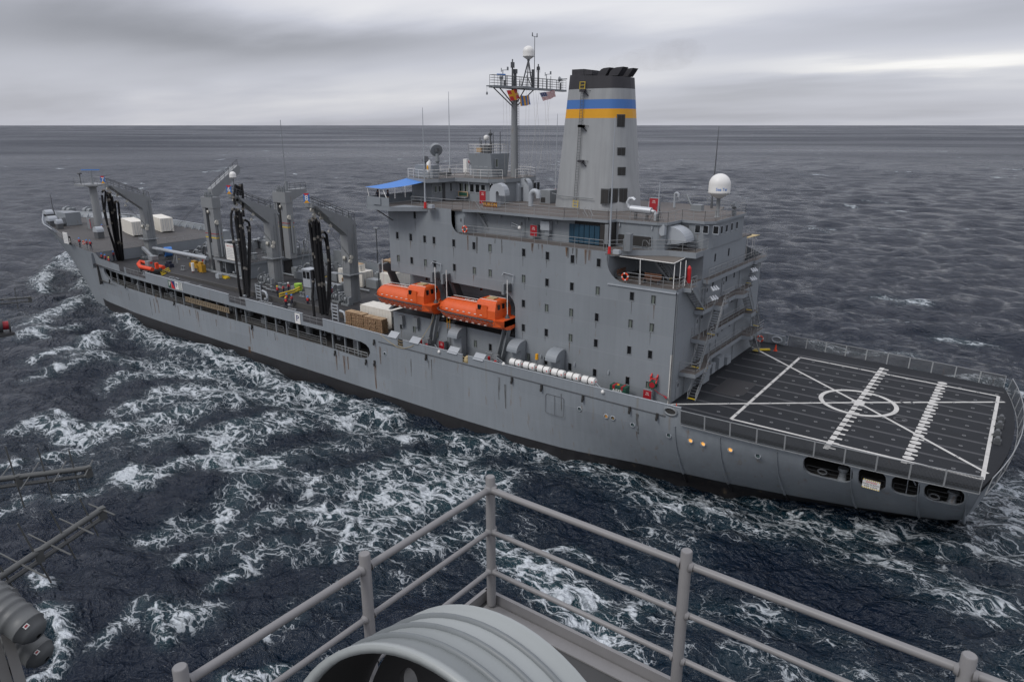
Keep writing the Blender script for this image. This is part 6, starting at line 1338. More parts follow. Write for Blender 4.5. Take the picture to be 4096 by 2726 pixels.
# lamps and small deck pieces seen from afar
def arm_lamp(p, q, label):
    r = thing('arm_lamp', label, 'lamp', p, 'white floodlights on short arms'); p, q = Vector(p), Vector(q)
    m = MB(); m.tube([p, p + Vector((0, 0, .45)), q + Vector((0, 0, .15))], .035, 5); m.tube([p + Vector((0, 0, .15)), q], .03, 5); m.build('arm', 'pale_grey', r)
    m = MB(); m.lathe([(.05, .2), (.17, .1), (.2, -.1), (.13, -.16)], q, 10); m.build('lamp_head', 'white', r)
arm_lamp((-19.6, .3, 8.6), (-18.5, .1, 8.6), 'white floodlight on a short arm before the first liferaft canister')
arm_lamp((-6.9, .25, 8.5), (-5.9, -.05, 8.3), 'white floodlight on a short arm before the green foam trunk')
arm_lamp((-28.9, .2, 8.4), (-28.0, -.05, 8.2), 'white floodlight on a short arm between the canted panels')
arm_lamp((-20.78, 4.60, 23.00), (-19.25, 4.00, 23.05), 'white floodlight on a short arm on the upper walkway')
arm_lamp((-115.5, .6, 9.6), (-114.9, -.2, 9.6), 'white floodlight on a short arm where the bow rail begins') if False else None
a = (-15.18, 1.60, 9.68); m = MB(); m.cyl((a[0], 1.7, 7.46), (a[0], 1.7, a[2] - .3), .05, n=6); m.m(1); m.cyl((a[0], 1.7, a[2] - .3), (a[0], 1.7, a[2] + .3), .2, .17, 10); m.m(0); m.cyl((a[0], 1.7, a[2] - .36), (a[0], 1.7, a[2] - .3), .23, n=10); tag(m.build('alarm_beacon', ['gear_grey', 'amber']), 'orange alarm beacon on a post behind the liferaft canisters', 'beacon')
for p in ((-6.76, 2.50, 9.44), (-10.87, 2.50, 9.47), (-15.18, 2.50, 9.51), (-8.09, 6.00, 24.11), (-4.48, 6.00, 24.07), (-15.02, 4.85, 23.90), (-22.57, 4.85, 23.96), (-18.76, 4.85, 23.93), (-35.49, 10.60, 26.78), (-32.01, 10.60, 26.92), (-28.54, 10.60, 26.95)):
    m = MB(); m.cyl(Vector(p) + Vector((0, 0, -.18)), Vector(p) + Vector((0, 0, .1)), .08, n=8); m.cyl(Vector(p) + Vector((0, 0, .1)), Vector(p) + Vector((0, 0, .16)), .05, n=6); m.beam(Vector(p) + Vector((0, 0, .14)), Vector(p) + Vector((0, .15, .2)), .04); m.build('bulkhead_light', 'pale_grey', ship)
m = MB(); m.prism([(2.7, 24.0), (3.2, 24.1), (3.9, 24.1), (4.9, 23.9), (4.9, 22.9), (3.9, 22.9)], -14.6, -13.6, 'x') if False else None
r = thing('vent_box', 'grey box vent with rounded hood on the wall above the upper walkway', 'vent', (-16.2, 4.6, 23.0)); m = MB(); m.bb((-16.75, 4.35, 23.0), (-15.6, 4.9, 23.95)); m.build('hood', 'pale_grey', r); m = MB(); m.bb((-16.3, 4.5, 22.4), (-15.7, 4.9, 23.0)); m.build('trunk', 'house_grey', r)
m = MB(); m.bb((-9.0, 4.6, 22.2), (-8.6, 5.2, 24.2)); tag(m.build('cable_box', 'gear_grey'), 'tall grey cable box beside the dark recess on the upper deck', 'box')
m = MB(); a = (-6.04, 4.01, 21.86); m.bb((a[0] - .3, a[1] - .2, 21.86), (a[0] + .35, a[1] + .4, 23.6)); m.tube([(a[0] - .45, a[1], 21.9), (a[0] - .45, a[1], 23.0), (a[0] - .2, a[1], 23.1)], .06, 5); tag(m.build('cable_box', 'gear_grey'), 'grey cable box standing at the rail above the canopy', 'box')
# quarter-round air intake beside the control house
r = thing('intake_cowl', 'big grey quarter round intake cowl beside the aft control house', 'vent', (-3.0, 7.6, 22.0))
a, c = (-3.58, 8.20, 22.79), (-1.57, 8.20, 23.78); x0_ = -3.25
m = MB(); prof = [(x0_, 22.35), (x0_, 24.2)] + [(x0_ + 2.0 * math.sin(t_), 22.75 + 1.45 * math.cos(t_)) for t_ in [math.pi / 2 * k / 8 for k in range(1, 9)]]
m.prism(prof, 7.0, 9.0, 'y'); m.build('cowl', 'pale_grey', r); m = MB(); m.add([(x0_ + .1, 7.05, 22.38), (x0_ + 2.0, 7.05, 22.74), (x0_ + 2.0, 8.95, 22.74), (x0_ + .1, 8.95, 22.38)], [(0, 1, 2, 3)]); m.build('opening', 'void_dark', r)
m = MB(); m.prism([(x0_ - .7, 23.8), (x0_ - .7, 24.3), (x0_ - .5, 24.45), (x0_ - .1, 24.45), (x0_, 24.2), (x0_, 23.4), (x0_ - .35, 23.3)], 6.2, 6.7, 'y'); tag(m.build('small_cowl', 'pale_grey'), 'small grey cowl on the corner left of the big intake cowl', 'vent')
# upper deck vents
def goose(p, r_, w, h, label, square=True, back=-1):
    x, y, z = p; r = thing('gooseneck_vent', label, 'vent', p, 'gooseneck vents on the bridge deck'); m = MB(); pts = [(x, y, z + .01), (x, y, z + h - w / 2)] + [(x + back * (w / 2) * (1 - math.cos(t_)), y, z + h - w / 2 + (w / 2) * math.sin(t_)) for t_ in [math.pi * k / 8 for k in range(1, 9)]]
    pts += [(x + back * w, y, z + h - w / 2 - .25)]
    if square:
        for q in range(len(pts) - 1): pass
        ins = [Vector(p_) for p_ in pts]; vs = []
        for i, pp in enumerate(ins):
            d = (ins[min(i + 1, len(ins) - 1)] - ins[max(i - 1, 0)]).normalized(); s = Vector((d.z, 0, -d.x)); vs += [pp + s * r_ + Vector((0, -r_, 0)), pp - s * r_ + Vector((0, -r_, 0)), pp - s * r_ + Vector((0, r_, 0)), pp + s * r_ + Vector((0, r_, 0))]
        m.add(vs, [(i * 4 + j, i * 4 + (j + 1) % 4, (i + 1) * 4 + (j + 1) % 4, (i + 1) * 4 + j) for i in range(len(ins) - 1) for j in range(4)] + [(3, 2, 1, 0)])
    else: m.tube(pts, r_, 12)
    m.build('pipe', 'pale_grey', r); m = MB(); e = pts[-1]; m.bb((e[0] - r_ * .85, e[1] - r_ * .85, e[2] - .01), (e[0] + r_ * .85, e[1] + r_ * .85, e[2] + .0)); m.build('mouth', 'void_dark', r); return r
b_ = (-25.76, 7.02, 24.60); goose((b_[0] + .35, b_[1] + .5, 24.6), .45, 1.35, 2.3, 'largest square gooseneck vent, left of the YUKON board', True, 1)
b_ = (-26.99, 14.21, 24.60); goose((b_[0], b_[1], 24.6), .28, .75, 2.1, 'slim square gooseneck vent by the corner of the wheelhouse', True)
b_ = (-26.01, 14.95, 24.60); goose((b_[0], b_[1], 24.6), .42, .9, 2.4, 'dark based square gooseneck vent beneath the bridge stair', True)
b_ = (-22.35, 10.45, 24.60); goose((b_[0], b_[1], 24.6), .30, 1.1, 1.8, 'round silver gooseneck pipe by the rail before the funnel', False, 1)
b_ = (-22.84, 14.19, 24.60); m = MB(); m.bb((b_[0] - .7, b_[1] - .1, 24.6), (b_[0] + .75, b_[1] + 1.8, 26.2)); m.m(1); m.bb((b_[0] - .6, b_[1] - .13, 24.7), (b_[0] + .05, b_[1] - .1, 25.3)); tag(m.build('deck_box', ['gear_grey', 'void_dark']), 'grey box with a dark opening at the foot of the funnel', 'box')
m = MB(); m.bb((-27.9, 8.9, 24.6), (-26.5, 10.6, 26.1)); tag(m.build('ventilator', 'house_grey'), 'plain grey trunk against the wheelhouse behind the name board', 'trunk')
# name board on the rail
c = Vector((-23.33, 5.49, 25.20)); m = MB(); m.box((c.x, 4.0, 25.28), (1.95, .08, .62)); m.m(1); put_text(m, 'YUKON', .52, (c.x, 3.955, 25.28), (1, 0, 0), (0, 0, 1), 1.1); tag(m.build('name_board', ['dark_wood', 'amber']), 'brown wooden board reading YUKON on the rail', 'sign')
# bench with a green back
b_ = (-32.87, 10.08, 24.60); r = thing('bench', 'wooden bench with a green panelled back against the wheelhouse', 'bench', (b_[0], b_[1], 24.6)); x, y = b_[0], b_[1]
m = MB(); m.bb((x - .75, y - .1, 25.02), (x + .75, y + .4, 25.08)); m.build('seat', 'pale_grey', r); m = MB(); m.bb((x - .8, y + .38, 25.15), (x + .8, y + .44, 25.75)); m.m(1); m.bb((x - .66, y + .36, 25.22), (x + .66, y + .38, 25.65)); m.build('backrest', ['wood', 'green'], r)
for s in (-.7, .7): m = MB(); m.bb((x + s - .04, y - .1, 24.6), (x + s + .04, y + .44, 25.02)); m.build('leg', 'dark_grey', r)
# stairs
def stair(a, b_, w, label, side=(1, 0), n=None, group='steep steel stairs', rails=True):
    """steep ladder-stair from the top edge a to the bottom b_; side = direction of its width in plan"""
    a, b_ = Vector(a), Vector(b_); r = thing('steel_stair', label, 'stairs', b_, group); s = Vector((*side, 0)).normalized() * w / 2; n = n or max(5, int((a.z - b_.z) / .23))
    for sg in (-1, 1):
        m = MB(); m.beam(a + s * sg, b_ + s * sg, .05, .18, up=(0, 0, 1)); m.build('stringer', 'gear_grey', r)
        if rails:
            m = MB(); u = Vector((0, 0, .95)); d = (a - b_); d.z = 0; d.normalize()
            m.tube([b_ + s * sg + Vector((0, 0, .1)), b_ + s * sg * 1.02 + u * .8 + d * .0, a + s * sg + u, a + s * sg + u + d * .35, a + s * sg + d * .45 + u * .2], .028, 5); m.tube([b_ + s * sg + u * .45, a + s * sg + u * .5], .02, 4); m.tube([b_.lerp(a, .5) + s * sg, b_.lerp(a, .5) + s * sg + u], .02, 4); m.build('handrail', 'rail_grey', r)
    dz = Vector((0, 0, 1)); dd = (a - b_); dd.z = 0; dd.normalize(); R = Matrix((s.normalized(), dd, dz)).transposed()
    for k in range(n):
        p = b_.lerp(a, (k + .5) / n); m = MB(); m.box(p, (w - .06, .22, .04), R=R); m.build('tread', 'yellow' if k in (0, n - 1, n - 2) else 'dark_grey', r)
    return r
stair((.45, 4.3, 18.9), (.45, 7.9, 16.12), .85, 'steel stair from the canopy deck down to the next walkway, port side')
stair((1.25, 10.9, 16.05), (1.25, 9.1, 13.27), .85, 'steel stair between the second and third walkways, port side')
stair((1.25, 7.4, 13.2), (.9, 6.5, 10.37), .85, 'steel stair down to the brown landing above the flight deck, port side')
stair((1.3, 8.0, 10.3), (1.3, 5.1, 7.48), .85, 'lowest steel stair standing on the flight deck, port corner')
stair((.45, 24.9, 18.9), (.2, 22.3, 16.12), .8, 'topmost steel stair at the far starboard edge of the aft wall')
stair((1.3, 18.2, 16.05), (1.0, 21.4, 13.27), .8, 'starboard steel stair below the six floodlights')
stair((1.3, 22.0, 13.2), (.7, 25.6, 10.37), .8, 'starboard steel stair reaching the outboard landing')
stair((1.3, 21.9, 10.3), (1.2, 24.8, 7.48), .8, 'lowest starboard steel stair beside the orange cone')
stair((-25.50, 4.52, 24.55), (-24.07, 5.48, 21.90), .8, 'steel stair from the bridge deck to the upper walkway by the life ring', side=(0.2, 1))
stair((-12.48, 6.50, 24.55), (-10.81, 7.01, 21.90), .85, 'steel stair from the roof deck to the upper walkway by the blue screens', side=(0.2, 1))
stair((-25.89, 14.12, 27.42), (-29.35, 21.19, 24.62), .8, 'steel stair behind the vents up to the wheelhouse roof', side=(-.5, 1))
stair((-5.0, 6.4, 21.8), (-2.4, 6.6, 18.99), .8, 'steel stair under the grey canopy', side=(0, 1))
stair((-79.4, 23.0, 10.5), (-75.5, 21.8, 7.44), 1.1, 'steel stair from the pump deck down to the cargo deck', side=(0, 1))
stair((-40.8, 11.5, 10.4), (-43.6, 10.2, 7.44), 1.1, 'steel stair at the fore wall of the deckhouse by the pallets', side=(0, 1))
# canopy on the port quarter
r = thing('canopy', 'flat grey canvas canopy on white posts over the port quarter balcony', 'canopy', (-3.5, 5.5, 18.97)); cz = 21.3
poly = [(-6.79, 3.76, 21.30)[:2], (-7.14, 7.31, 21.30)[:2], (-4.81, 7.36, 21.30)[:2], (-4.92, 8.66, 21.30)[:2], (-1.30, 8.65, 21.30)[:2], (-0.82, 3.48, 21.30)[:2]]
m = MB(); m.prism(poly, cz, cz + .03); m.build('cloth', 'canvas', r); m = MB()
for i in range(6): m.tube([(*poly[i], cz), (*poly[(i + 1) % 6], cz)], .045, 5)
m.build('frame', 'white', r)
for i, (p, q) in enumerate((((-3.9, 2.85), 0), ((-.55, 3.1), 0), ((-.35, 4.0), 0), ((-.2, 4.9), 0))):
    m = MB(); tx_ = min(max(p[0], poly[0][0]), -.7); f = (tx_ - poly[0][0]) / (poly[5][0] - poly[0][0]); m.cyl((*p, 18.98), (p[0] - .35, p[1] + .5 + .3 * (i > 0), cz), .035, n=6); m.build('post', 'white', r)
for i, p in enumerate(((-5.45, 2.66, 19.59), (-26.00, 2.68, 22.47), (0.59, 27.90, 8.22), (-122.23, 0.90, 11.86))):
    m = MB(); Rr = Matrix.Rotation(math.pi / 2, 3, 'X'); R0 = .33 if i < 2 else .36
    for k in range(16):
        t0_, t1_ = k * math.pi / 8, (k + 1) * math.pi / 8; m.m(1 if k % 4 == 0 else 0); m.tube([(p[0] + R0 * math.cos(t_), p[1], p[2] + R0 * math.sin(t_)) for t_ in (t0_, t1_)], .085, 6)
    tag(m.build('life_ring', ['rubber_orange', 'white']), ['orange life ring on the rail of the canopy balcony', 'orange life ring on the upper walkway rail by the stair', 'red life ring at the starboard corner of the flight deck', 'orange life ring on the foredeck rail beside the three crew'][i], 'life ring', 'life rings on the rails')
def slat_bench(x, y, rz, label):
    r = thing('bench', label, 'bench', (x, y, 18.97), 'slatted benches under the canopy'); 
    for k in range(4): m = MB(); m.bb((x - .9, y - .25 + k * .13, 19.4), (x + .9, y - .15 + k * .13, 19.43)); m.build('seat_slat', 'dark_wood', r)
    for k in range(3): m = MB(); m.bb((x - .9, y + .28, 19.52 + k * .15), (x + .9, y + .31, 19.63 + k * .15)); m.build('back_slat', 'dark_wood', r)
    for s in (-.75, .75): m = MB(); m.bb((x + s - .03, y - .25, 18.97), (x + s + .03, y + .3, 19.39)); m.build('leg', 'dark_grey', r)
    r.rotation_euler = (0, 0, rz)
slat_bench(-3.2, 3.9, 0, 'brown slatted bench beside the rail under the canopy'); slat_bench(-6.6, 4.6, math.pi / 2, 'brown slatted bench in the dark corner of the canopy balcony')
m = MB(); m.cyl((-.5, 6.5, 18.97), (-.5, 6.5, 20.4), .2, n=10); m.lathe([(.2, 0), (.12, .18), (.04, .28)], (-.5, 6.5, 20.4), 10); tag(m.build('gas_cylinder', 'bright_red'), 'tall red gas cylinder standing aft of the canopy', 'cylinder')
# floodlight clusters on the aft face
for i, (y, lb) in enumerate(((9.6, 'cluster of six floodlights on the aft wall near the canopy'), (21.4, 'cluster of six floodlights on the aft wall near the starboard edge'))):
    r = thing('floodlight_cluster', lb, 'floodlight', (.6, y, 17), 'floodlight clusters on the aft wall'); m = MB(); m.beam((0, y - 2, 18.2), (.8, y + .3, 18.15), .06); m.beam((0, y - .6, 17), (.8, y + .3, 17), .06); m.build('arm', 'gear_grey', r)
    for zz_ in (18.1, 17.1):
        for k in range(3): m = MB(); c = Vector((.7 + k * .08, y - .2 + k * .42, zz_)); m.cyl(c + Vector((0, 0, .1)), c + Vector((.28, .12, -.3)), .09, .17, 8); m.build('lamp', 'silver', r)
# big satellite domes
def radome(p, rad, label, stalk, txt=None, tc='tarp_blue'):
    r = thing('radome', label, 'radome', p, 'white satellite domes'); x, y, z = p
    m = MB(); m.lathe([(rad * .28, 0), (rad * .2, .15), (rad * .17, stalk - .1), (rad * .3, stalk)], (x, y, z), 10); m.build('pedestal', 'post_grey', r)
    m = MB(); prof = [(rad * .3, stalk), (rad * .98, stalk + rad * .45), (rad * 1.02, stalk + rad * .5), (rad, stalk + rad * .6), (rad, stalk + rad * 1.25)] + [(rad * math.cos(t_), stalk + rad * 1.25 + rad * math.sin(t_)) for t_ in [math.pi / 2 * k / 8 for k in range(1, 9)]]
    m.lathe(prof, (x, y, z), 24, cap=False); m.build('dome', 'white', r)
    if txt:
        m = MB(); vs, fs = text_mesh(txt, rad * .36); cx_ = math.atan2(-.83, .55)
        m.add([(x + (rad + .012) * math.cos(cx_ + v.x / rad), y + (rad + .012) * math.sin(cx_ + v.x / rad), z + stalk + rad * .85 + v.y) for v in vs], fs); m.build('lettering', tc, r)
    return r
radome((-.95, 13.85, 24.6), 1.1, 'big white satellite dome on a pedestal at the aft end of the roof deck', 1.95, 'Sea Tel')
radome((-28.1, 17.8, 41.35), .70, 'white satellite dome on a tripod at the top of the mast', .15)
radome(tuple((-78.80, 7.39, 23.08)), .52, 'small white satellite dome on a pole on the middle kingpost boom', 2.4)
# awning on the bridge wing
r = thing('wing_awning', 'bright blue cloth awning over the port bridge wing', 'awning', (-36.5, 3.0, 24.6))
cv = [(-38.96, -0.30, 26.72), (-36.45, 0.20, 26.59), (-34.89, 6.00, 27.14), (-39.27, 7.50, 27.38)]
m = MB(); nu = 10; vs = []
for i in range(nu + 1):
    for j in range(nu + 1):
        u, v = i / nu, j / nu; a, b_, c, d = [Vector(q) for q in cv]; p = a.lerp(d, u).lerp(b_.lerp(c, u), v); p.z += -.12 * math.sin(u * math.pi) + .03 * math.sin(v * 20) * (v > .85); vs.append(p)
m.smooth = True; m.add(vs, [(i * 11 + j, i * 11 + j + 1, (i + 1) * 11 + j + 1, (i + 1) * 11 + j) for i in range(nu) for j in range(nu)]); m.build('cloth', 'tarp_blue', r)
for p, q in (((-39.09, 0.20, 26.48), (-38.82, 0.15, 25.60)), ((-37.14, 0.30, 26.47), (-37.17, 0.30, 25.58)), ((-36.60, 0.40, 26.45), (-35.99, 0.30, 25.55)), ((-36.09, 1.80, 26.62), (-36.13, 1.80, 25.38)), ((-35.57, 3.00, 26.77), (-35.82, 3.20, 25.44))):
    m = MB(); m.cyl(p, q, .045, n=6); m.build('post', 'white', r)
# searchlights, dish and gear on the wheelhouse roof
r = thing('tracking_dish', 'round grey tracking dish on a post on the wheelhouse roof', 'dish', (-36.3, 9.6, 27.46))
m = MB(); m.cyl((-36.3, 9.6, 27.46), (-36.3, 9.6, 29.2), .17, n=10); m.cyl((-36.3, 9.6, 29.2), (-36.3, 9.6, 29.4), .22, .3, 10); m.cyl((-36.3, 9.6, 29.4), (-36.3, 9.6, 30.3), .28, .22, 10); m.build('post', 'gear_grey', r)
m = MB(); ax_ = Vector((-.72, .45, .3)).normalized(); c0 = Vector((-36.5, 9.65, 30.75)); Rq = ax_.to_track_quat('Z', 'Y').to_matrix(); m.lathe([(.78, -.2), (.80, 0), (.80, .14), (.76, .17), (.80, .2), (.78, .4)], c0, 22, R=Rq); m.build('drum', 'gear_grey', r)
m = MB(); m.box(c0 - ax_ * .28 + Vector((.1, 0, .1)), (.3, .5, .4)); m.build('housing', 'dark_grey', r)
m = MB(); b_ = (-37.54, 7.41, 27.46); m.bb((b_[0] - .6, b_[1], 27.46), (b_[0] + 2.4, b_[1] + 1.2, 29.0)); tag(m.build('roof_cabinet', 'house_grey'), 'grey cabinet at the port end of the wheelhouse roof', 'cabinet')
b_ = (-35.00, 6.57, 27.46); r = thing('covered_weapon_mount', 'white covered mount with a yellow patch by the roof rail', 'mount', b_); x, y, z = b_; m = MB(); m.cyl((x, y, z), (x, y, z + .9), .18, .1, 8); m.build('pedestal', 'gear_grey', r); m = MB(); m.smooth = True; m.tube([(x, y, z + .8), (x, y, z + 1.5), (x - .1, y + .1, z + 2.0), (x - .5, y + .3, z + 2.3)], [.2, .3, .28, .2], 8); m.build('cover', 'white', r); m = MB(); m.prism([(x + .12 + .12 * math.cos(t_ * math.pi / 6), z + 1.35 + .28 * math.sin(t_ * math.pi / 6)) for t_ in range(12)], y - .32, y - .28, 'y'); m.build('patch', 'amber', r)
b_ = (-31.11, 1.65, 28.90); m = MB(); m.cyl((b_[0], b_[1] + .4, 28.9), (b_[0], b_[1] + .4, 29.8), .07, n=6); m.cyl((b_[0] - .2, b_[1] + .5, 29.9), (b_[0] + .25, b_[1] + .2, 30.1), .3, .34, 12); tag(m.build('searchlight', 'dark_grey'), 'dark searchlight on top of the port roof cabinet', 'searchlight')
for (u_, v_, lb) in ((1560, 790, 'white wrapped stand beside the control house on the roof'), (1690, 800, 'grey pedestal with a red disc beside the control house on the roof')):
    pass
b_ = (-37.19, 16.20, 27.46); m = MB(); m.bb((b_[0] - .3, b_[1] - .25, 27.7), (b_[0] + .3, b_[1] + .25, 29.4)); m.cyl((b_[0], b_[1], 27.46), (b_[0], b_[1], 27.7), .2, n=8); tag(m.build('wrapped_stand', 'white'), 'white wrapped stand on the roof left of the small control house', 'stand')
b_ = (-35.50, 15.35, 27.46); m = MB(); m.cyl(b_, (b_[0], b_[1], 28.8), .28, .2, 10); m.m(1); m.cyl((b_[0] - .25, b_[1] - .1, 29.1), (b_[0] - .1, b_[1] - .18, 29.1), .2, n=12); m.m(0); m.cyl((b_[0] - .1, b_[1] - .18, 29.1), (b_[0] + .3, b_[1], 29.1), .3, n=10); tag(m.build('signal_lamp', ['pale_grey', 'red']), 'grey pedestal lamp with a red face left of the small control house', 'lamp')
m = MB(); b_ = (-37.04, 11.65, 27.46); m.bb((b_[0] - .9, b_[1] - .3, 27.5), (b_[0] + .9, b_[1] + .4, 27.95)); tag(m.build('skylight_box', 'dark_grey'), 'low dark box on the wheelhouse roof right of the tracking dish', 'box')
# aerials on the top house
r = thing('aerial_cluster', 'cluster of thin aerials and lamps on the small control house roof', 'aerials', (-31.5, 14, 30.36)); 
for dx, dy, h, rr in ((-.9, -.6, 1.9, .05), (-.3, -.2, 2.2, .04), (.6, .2, 2.5, .04), (1.4, .6, 2.6, .05), (1.2, -.9, 1.4, .05), (-1.4, .3, 1.5, .05), (0, .9, 2.0, .03)): m = MB(); m.cyl((-31.5 + dx, 14 + dy, 30.36), (-31.5 + dx, 14 + dy, 30.36 + h), rr, n=5); m.build('rod', 'dark_grey', r)
m = MB(); m.cyl((-30.55, 13.2, 30.36), (-30.55, 13.2, 32.6), .12, .1, 8); m.lathe([(.08, 0), (.32, .15), (.08, .4), (.05, .7)], (-30.55, 13.2, 32.5), 10); m.build('light_mast', 'dark_grey', r)
m = MB(); m.lathe([(.1, 0), (.34, .1), (.34, .5), (.1, .65)], (-31.6, 13.7, 31.9), 12); m.build('white_dome', 'white', r); m = MB(); m.bb((-32.1, 13.3, 30.36), (-31.0, 14, 31.3)); m.m(1); m.bb((-32.6, 12.9, 30.5), (-31.9, 13.2, 31.0)); m.build('box', ['dark_grey', 'wood'], r)
# whip aerials
for i, (p, top, red, lb) in enumerate((((-31.0, 1.6, 24.6), (-30.9, 1.6, 35.6), 1, 'tall whip aerial with a red foot at the bridge wing rail'), ((-39.4, 15.4, 27.46), (-40.2, 16.4, 38.0), 0, 'thin whip aerial beyond the wheelhouse roof'),
        ((-6.8, 1.75, 21.85), (-6.75, 1.75, 34.5), 1, 'pale whip aerial with a red foot on the upper deck edge, before the funnel'), ((-28.5, 25.0, 24.6), (-28.4, 25.0, 35.2), 1, 'whip aerial with a red foot between the mast and the funnel'),
        ((-4.6, 21.5, 24.6), (-4.5, 21.5, 33.6), 0, 'tall whip aerial at the far side behind the big satellite dome'), ((-4.5, 7.2, 24.6), (-4.5, 7.2, 28.4), 0, 'short stayed whip aerial on the roof deck near the silencer'))):
    r = thing('whip_aerial', lb, 'aerial', p, 'whip aerials of the deckhouse'); p, top = Vector(p), Vector(top); m = MB(); m.tube([p + Vector((0, 0, .6)), p.lerp(top, .35), top], [.10, .075, .028], 6); m.build('rod', 'pale_grey' if i != 4 else 'dark_grey', r)
    m = MB(); m.cyl(p, p + Vector((0, 0, .7)), .17, .14, 8); m.build('foot', 'bright_red' if red else 'dark_grey', r)
    if i in (0, 2): m = MB(); m.box(p + Vector((.3, .3, -.06)), (1.3, 1.0, .08)); m.m(1); m.box(p + Vector((.65, .3, .2)), (.65, .45, .4)); m.build('shelf', ['deck_brown', 'pale_grey'], r)
    if i == 5: m = MB(); [m.cyl(p + Vector((0, 0, 1.6)), p + Vector((d_, e_, 0)), .03, n=4) for d_, e_ in ((-.7, -.4), (.8, -.3), (0, .8))]; m.build('stay', 'dark_grey', r)
# silencer and pipes on the roof deck
r = thing('exhaust_silencer', 'silver horizontal silencer drum with a gooseneck on the roof deck', 'silencer', (-8, 6.8, 24.6)); a, c = Vector((-7.60, 7.38, 25.60)), Vector((-5.32, 7.40, 25.50))
m = MB(); m.cyl(a, c, .36, n=16); m.build('drum', 'silver', r); m = MB(); m.tube([a + Vector((-.0, 0, 0)), a + Vector((-.3, 0, .15)), a + Vector((-.45, 0, .6)), a + Vector((-.2, 0, 1.0)), a + Vector((.15, 0, 1.05)), a + Vector((.4, 0, .85))], .17, 10); m.build('gooseneck', 'silver', r)
m = MB(); m.tube([c, c + Vector((.35, 0, -.05)), c + Vector((.5, 0, -.4)), c + Vector((.5, 0, -.95))], .18, 10); m.build('outlet_pipe', 'silver', r); m = MB()
for f in (.25, .8): q = a.lerp(c, f); m.beam(q + Vector((0, -.2, -.3)), (q.x, q.y - .2, 24.6), .09); m.beam(q + Vector((0, .2, -.3)), (q.x, q.y + .2, 24.6), .09)
m.build('support', 'dark_grey', r)
goose(tuple((-8.16, 19.13, 24.60)), .13, .45, 1.7, 'thin silver gooseneck pipe near the stayed aerial', False, 1)
goose(tuple((-9.68, 15.85, 24.60)), .14, .5, .95, 'small silver gooseneck pipe before the red locker on the roof', False, 1)
m = MB(); b_ = (-4.89, 17.39, 24.60); m.bb((b_[0] - .5, b_[1], 24.6), (b_[0] + .7, b_[1] + .9, 25.3)); m.tube([(b_[0] - .6, b_[1] + .3, 25.2), (b_[0] - 1.3, b_[1] + .5, 26.3)], .1, 6); tag(m.build('deck_cabinet', 'gear_grey'), 'grey cabinet with a slanted arm beside the big satellite dome', 'cabinet')
m = MB(); b_ = Vector((0.00, 16.15, 24.39)); m.cyl(b_, b_ + Vector((0, 0, .9)), .22, n=10); m.cyl(b_ + Vector((-.2, 0, 1.2)), b_ + Vector((.25, -.1, 1.35)), .32, .36, 12); tag(m.build('searchlight', 'gear_grey'), 'grey searchlight on the rail aft of the big satellite dome', 'searchlight')
r = thing('starboard_canopy', 'tan edged canopy on thin white posts on the starboard quarter', 'canopy', (-1.5, 24, 18.97)); m = MB(); m.prism([(-5.5, 22.5), (-.6, 22.5), (-.2, 26.2), (-5.5, 26.2)], 21.3, 21.34); m.build('cloth', 'tan', r)
for p in ((-.7, 25.9), (-.5, 24.6), (-.6, 23)): m = MB(); m.cyl((*p, 18.98), (*p, 21.3), .03, n=5); m.build('post', 'white', r)
# ------------------------------------------------------------------ flight deck nets, cones, stern openings
net = None
def net_mesh(w, h):
    m = MB(); e = .045
    for a, c in (((-w / 2, 0), (w / 2, 0)), ((-w / 2, h), (w / 2, h)), ((-w / 2, 0), (-w / 2, h)), ((w / 2, 0), (w / 2, h))): m.beam((a[0], 0, a[1]), (c[0], 0, c[1]), .06, .06)
    m.m(1); k = 26; q = 13; t_ = .016
    for i in range(1, k): x = -w / 2 + w * i / k; m.add([(x - t_, 0, 0), (x + t_, 0, 0), (x + t_, 0, h), (x - t_, 0, h)], [(0, 1, 2, 3)])
    for i in range(1, q): z = h * i / q; m.add([(-w / 2, .003, z - t_), (w / 2, .003, z - t_), (w / 2, .003, z + t_), (-w / 2, .003, z + t_)], [(0, 1, 2, 3)])
    return m
def net_run(pts, parent):
    global net
    for a, c in zip(pts[:-1], pts[1:]):
        a, c = Vector(a), Vector(c); d = c - a; L_ = d.length; mid = (a + c) / 2
        if net is None: net = net_mesh(2.3, 1.55).build('safety_net', ['rail_grey', 'dark_grey'], ship, origin=(0, 0, 0)); o_ = net
        else: o_ = net.copy(); COL.objects.link(o_)
        nn_ = Vector((d.y, -d.x, 0)).normalized(); o_.location = np.array(mid) - WO[ship.name]; WO[o_.name] = np.array(mid)
        X_ = d.normalized(); Z_ = (Vector((0, 0, 1)) + nn_ * .16).normalized(); Y_ = Z_.cross(X_).normalized(); Z_ = X_.cross(Y_)
        o_.rotation_mode = 'QUATERNION'; o_.rotation_quaternion = Matrix((X_, Y_, Z_)).transposed().to_quaternion(); o_.scale = ((L_ - .06) / 2.3, 1, 1)
xs_ = np.linspace(2.5, 26.1, 11); net_run([(x, hull_y(x, 7.2) - .25, 7.0) for x in xs_], ship)
net_run([(x, 2 * YC - hull_y(x, 7.2) + .25, 7.1) for x in np.linspace(26.1, 3.4, 11)], ship)
ys_ = np.linspace(hull_y(26.2, 7.2) - .25, 2 * YC - hull_y(26.2, 7.2) + .25, 11); net_run([(tx(y, 7.2) + .3, y, 7.0) for y in ys_], ship)
m = MB(); m.bb((-2.0, 2 * YC - .2, 7.46), (3.2, 2 * YC - .05, 8.6)); m.build('bulwark_end', 'house_grey', ship)
m = MB(); q = (2.2, 2 * YC - .25, 8.0)
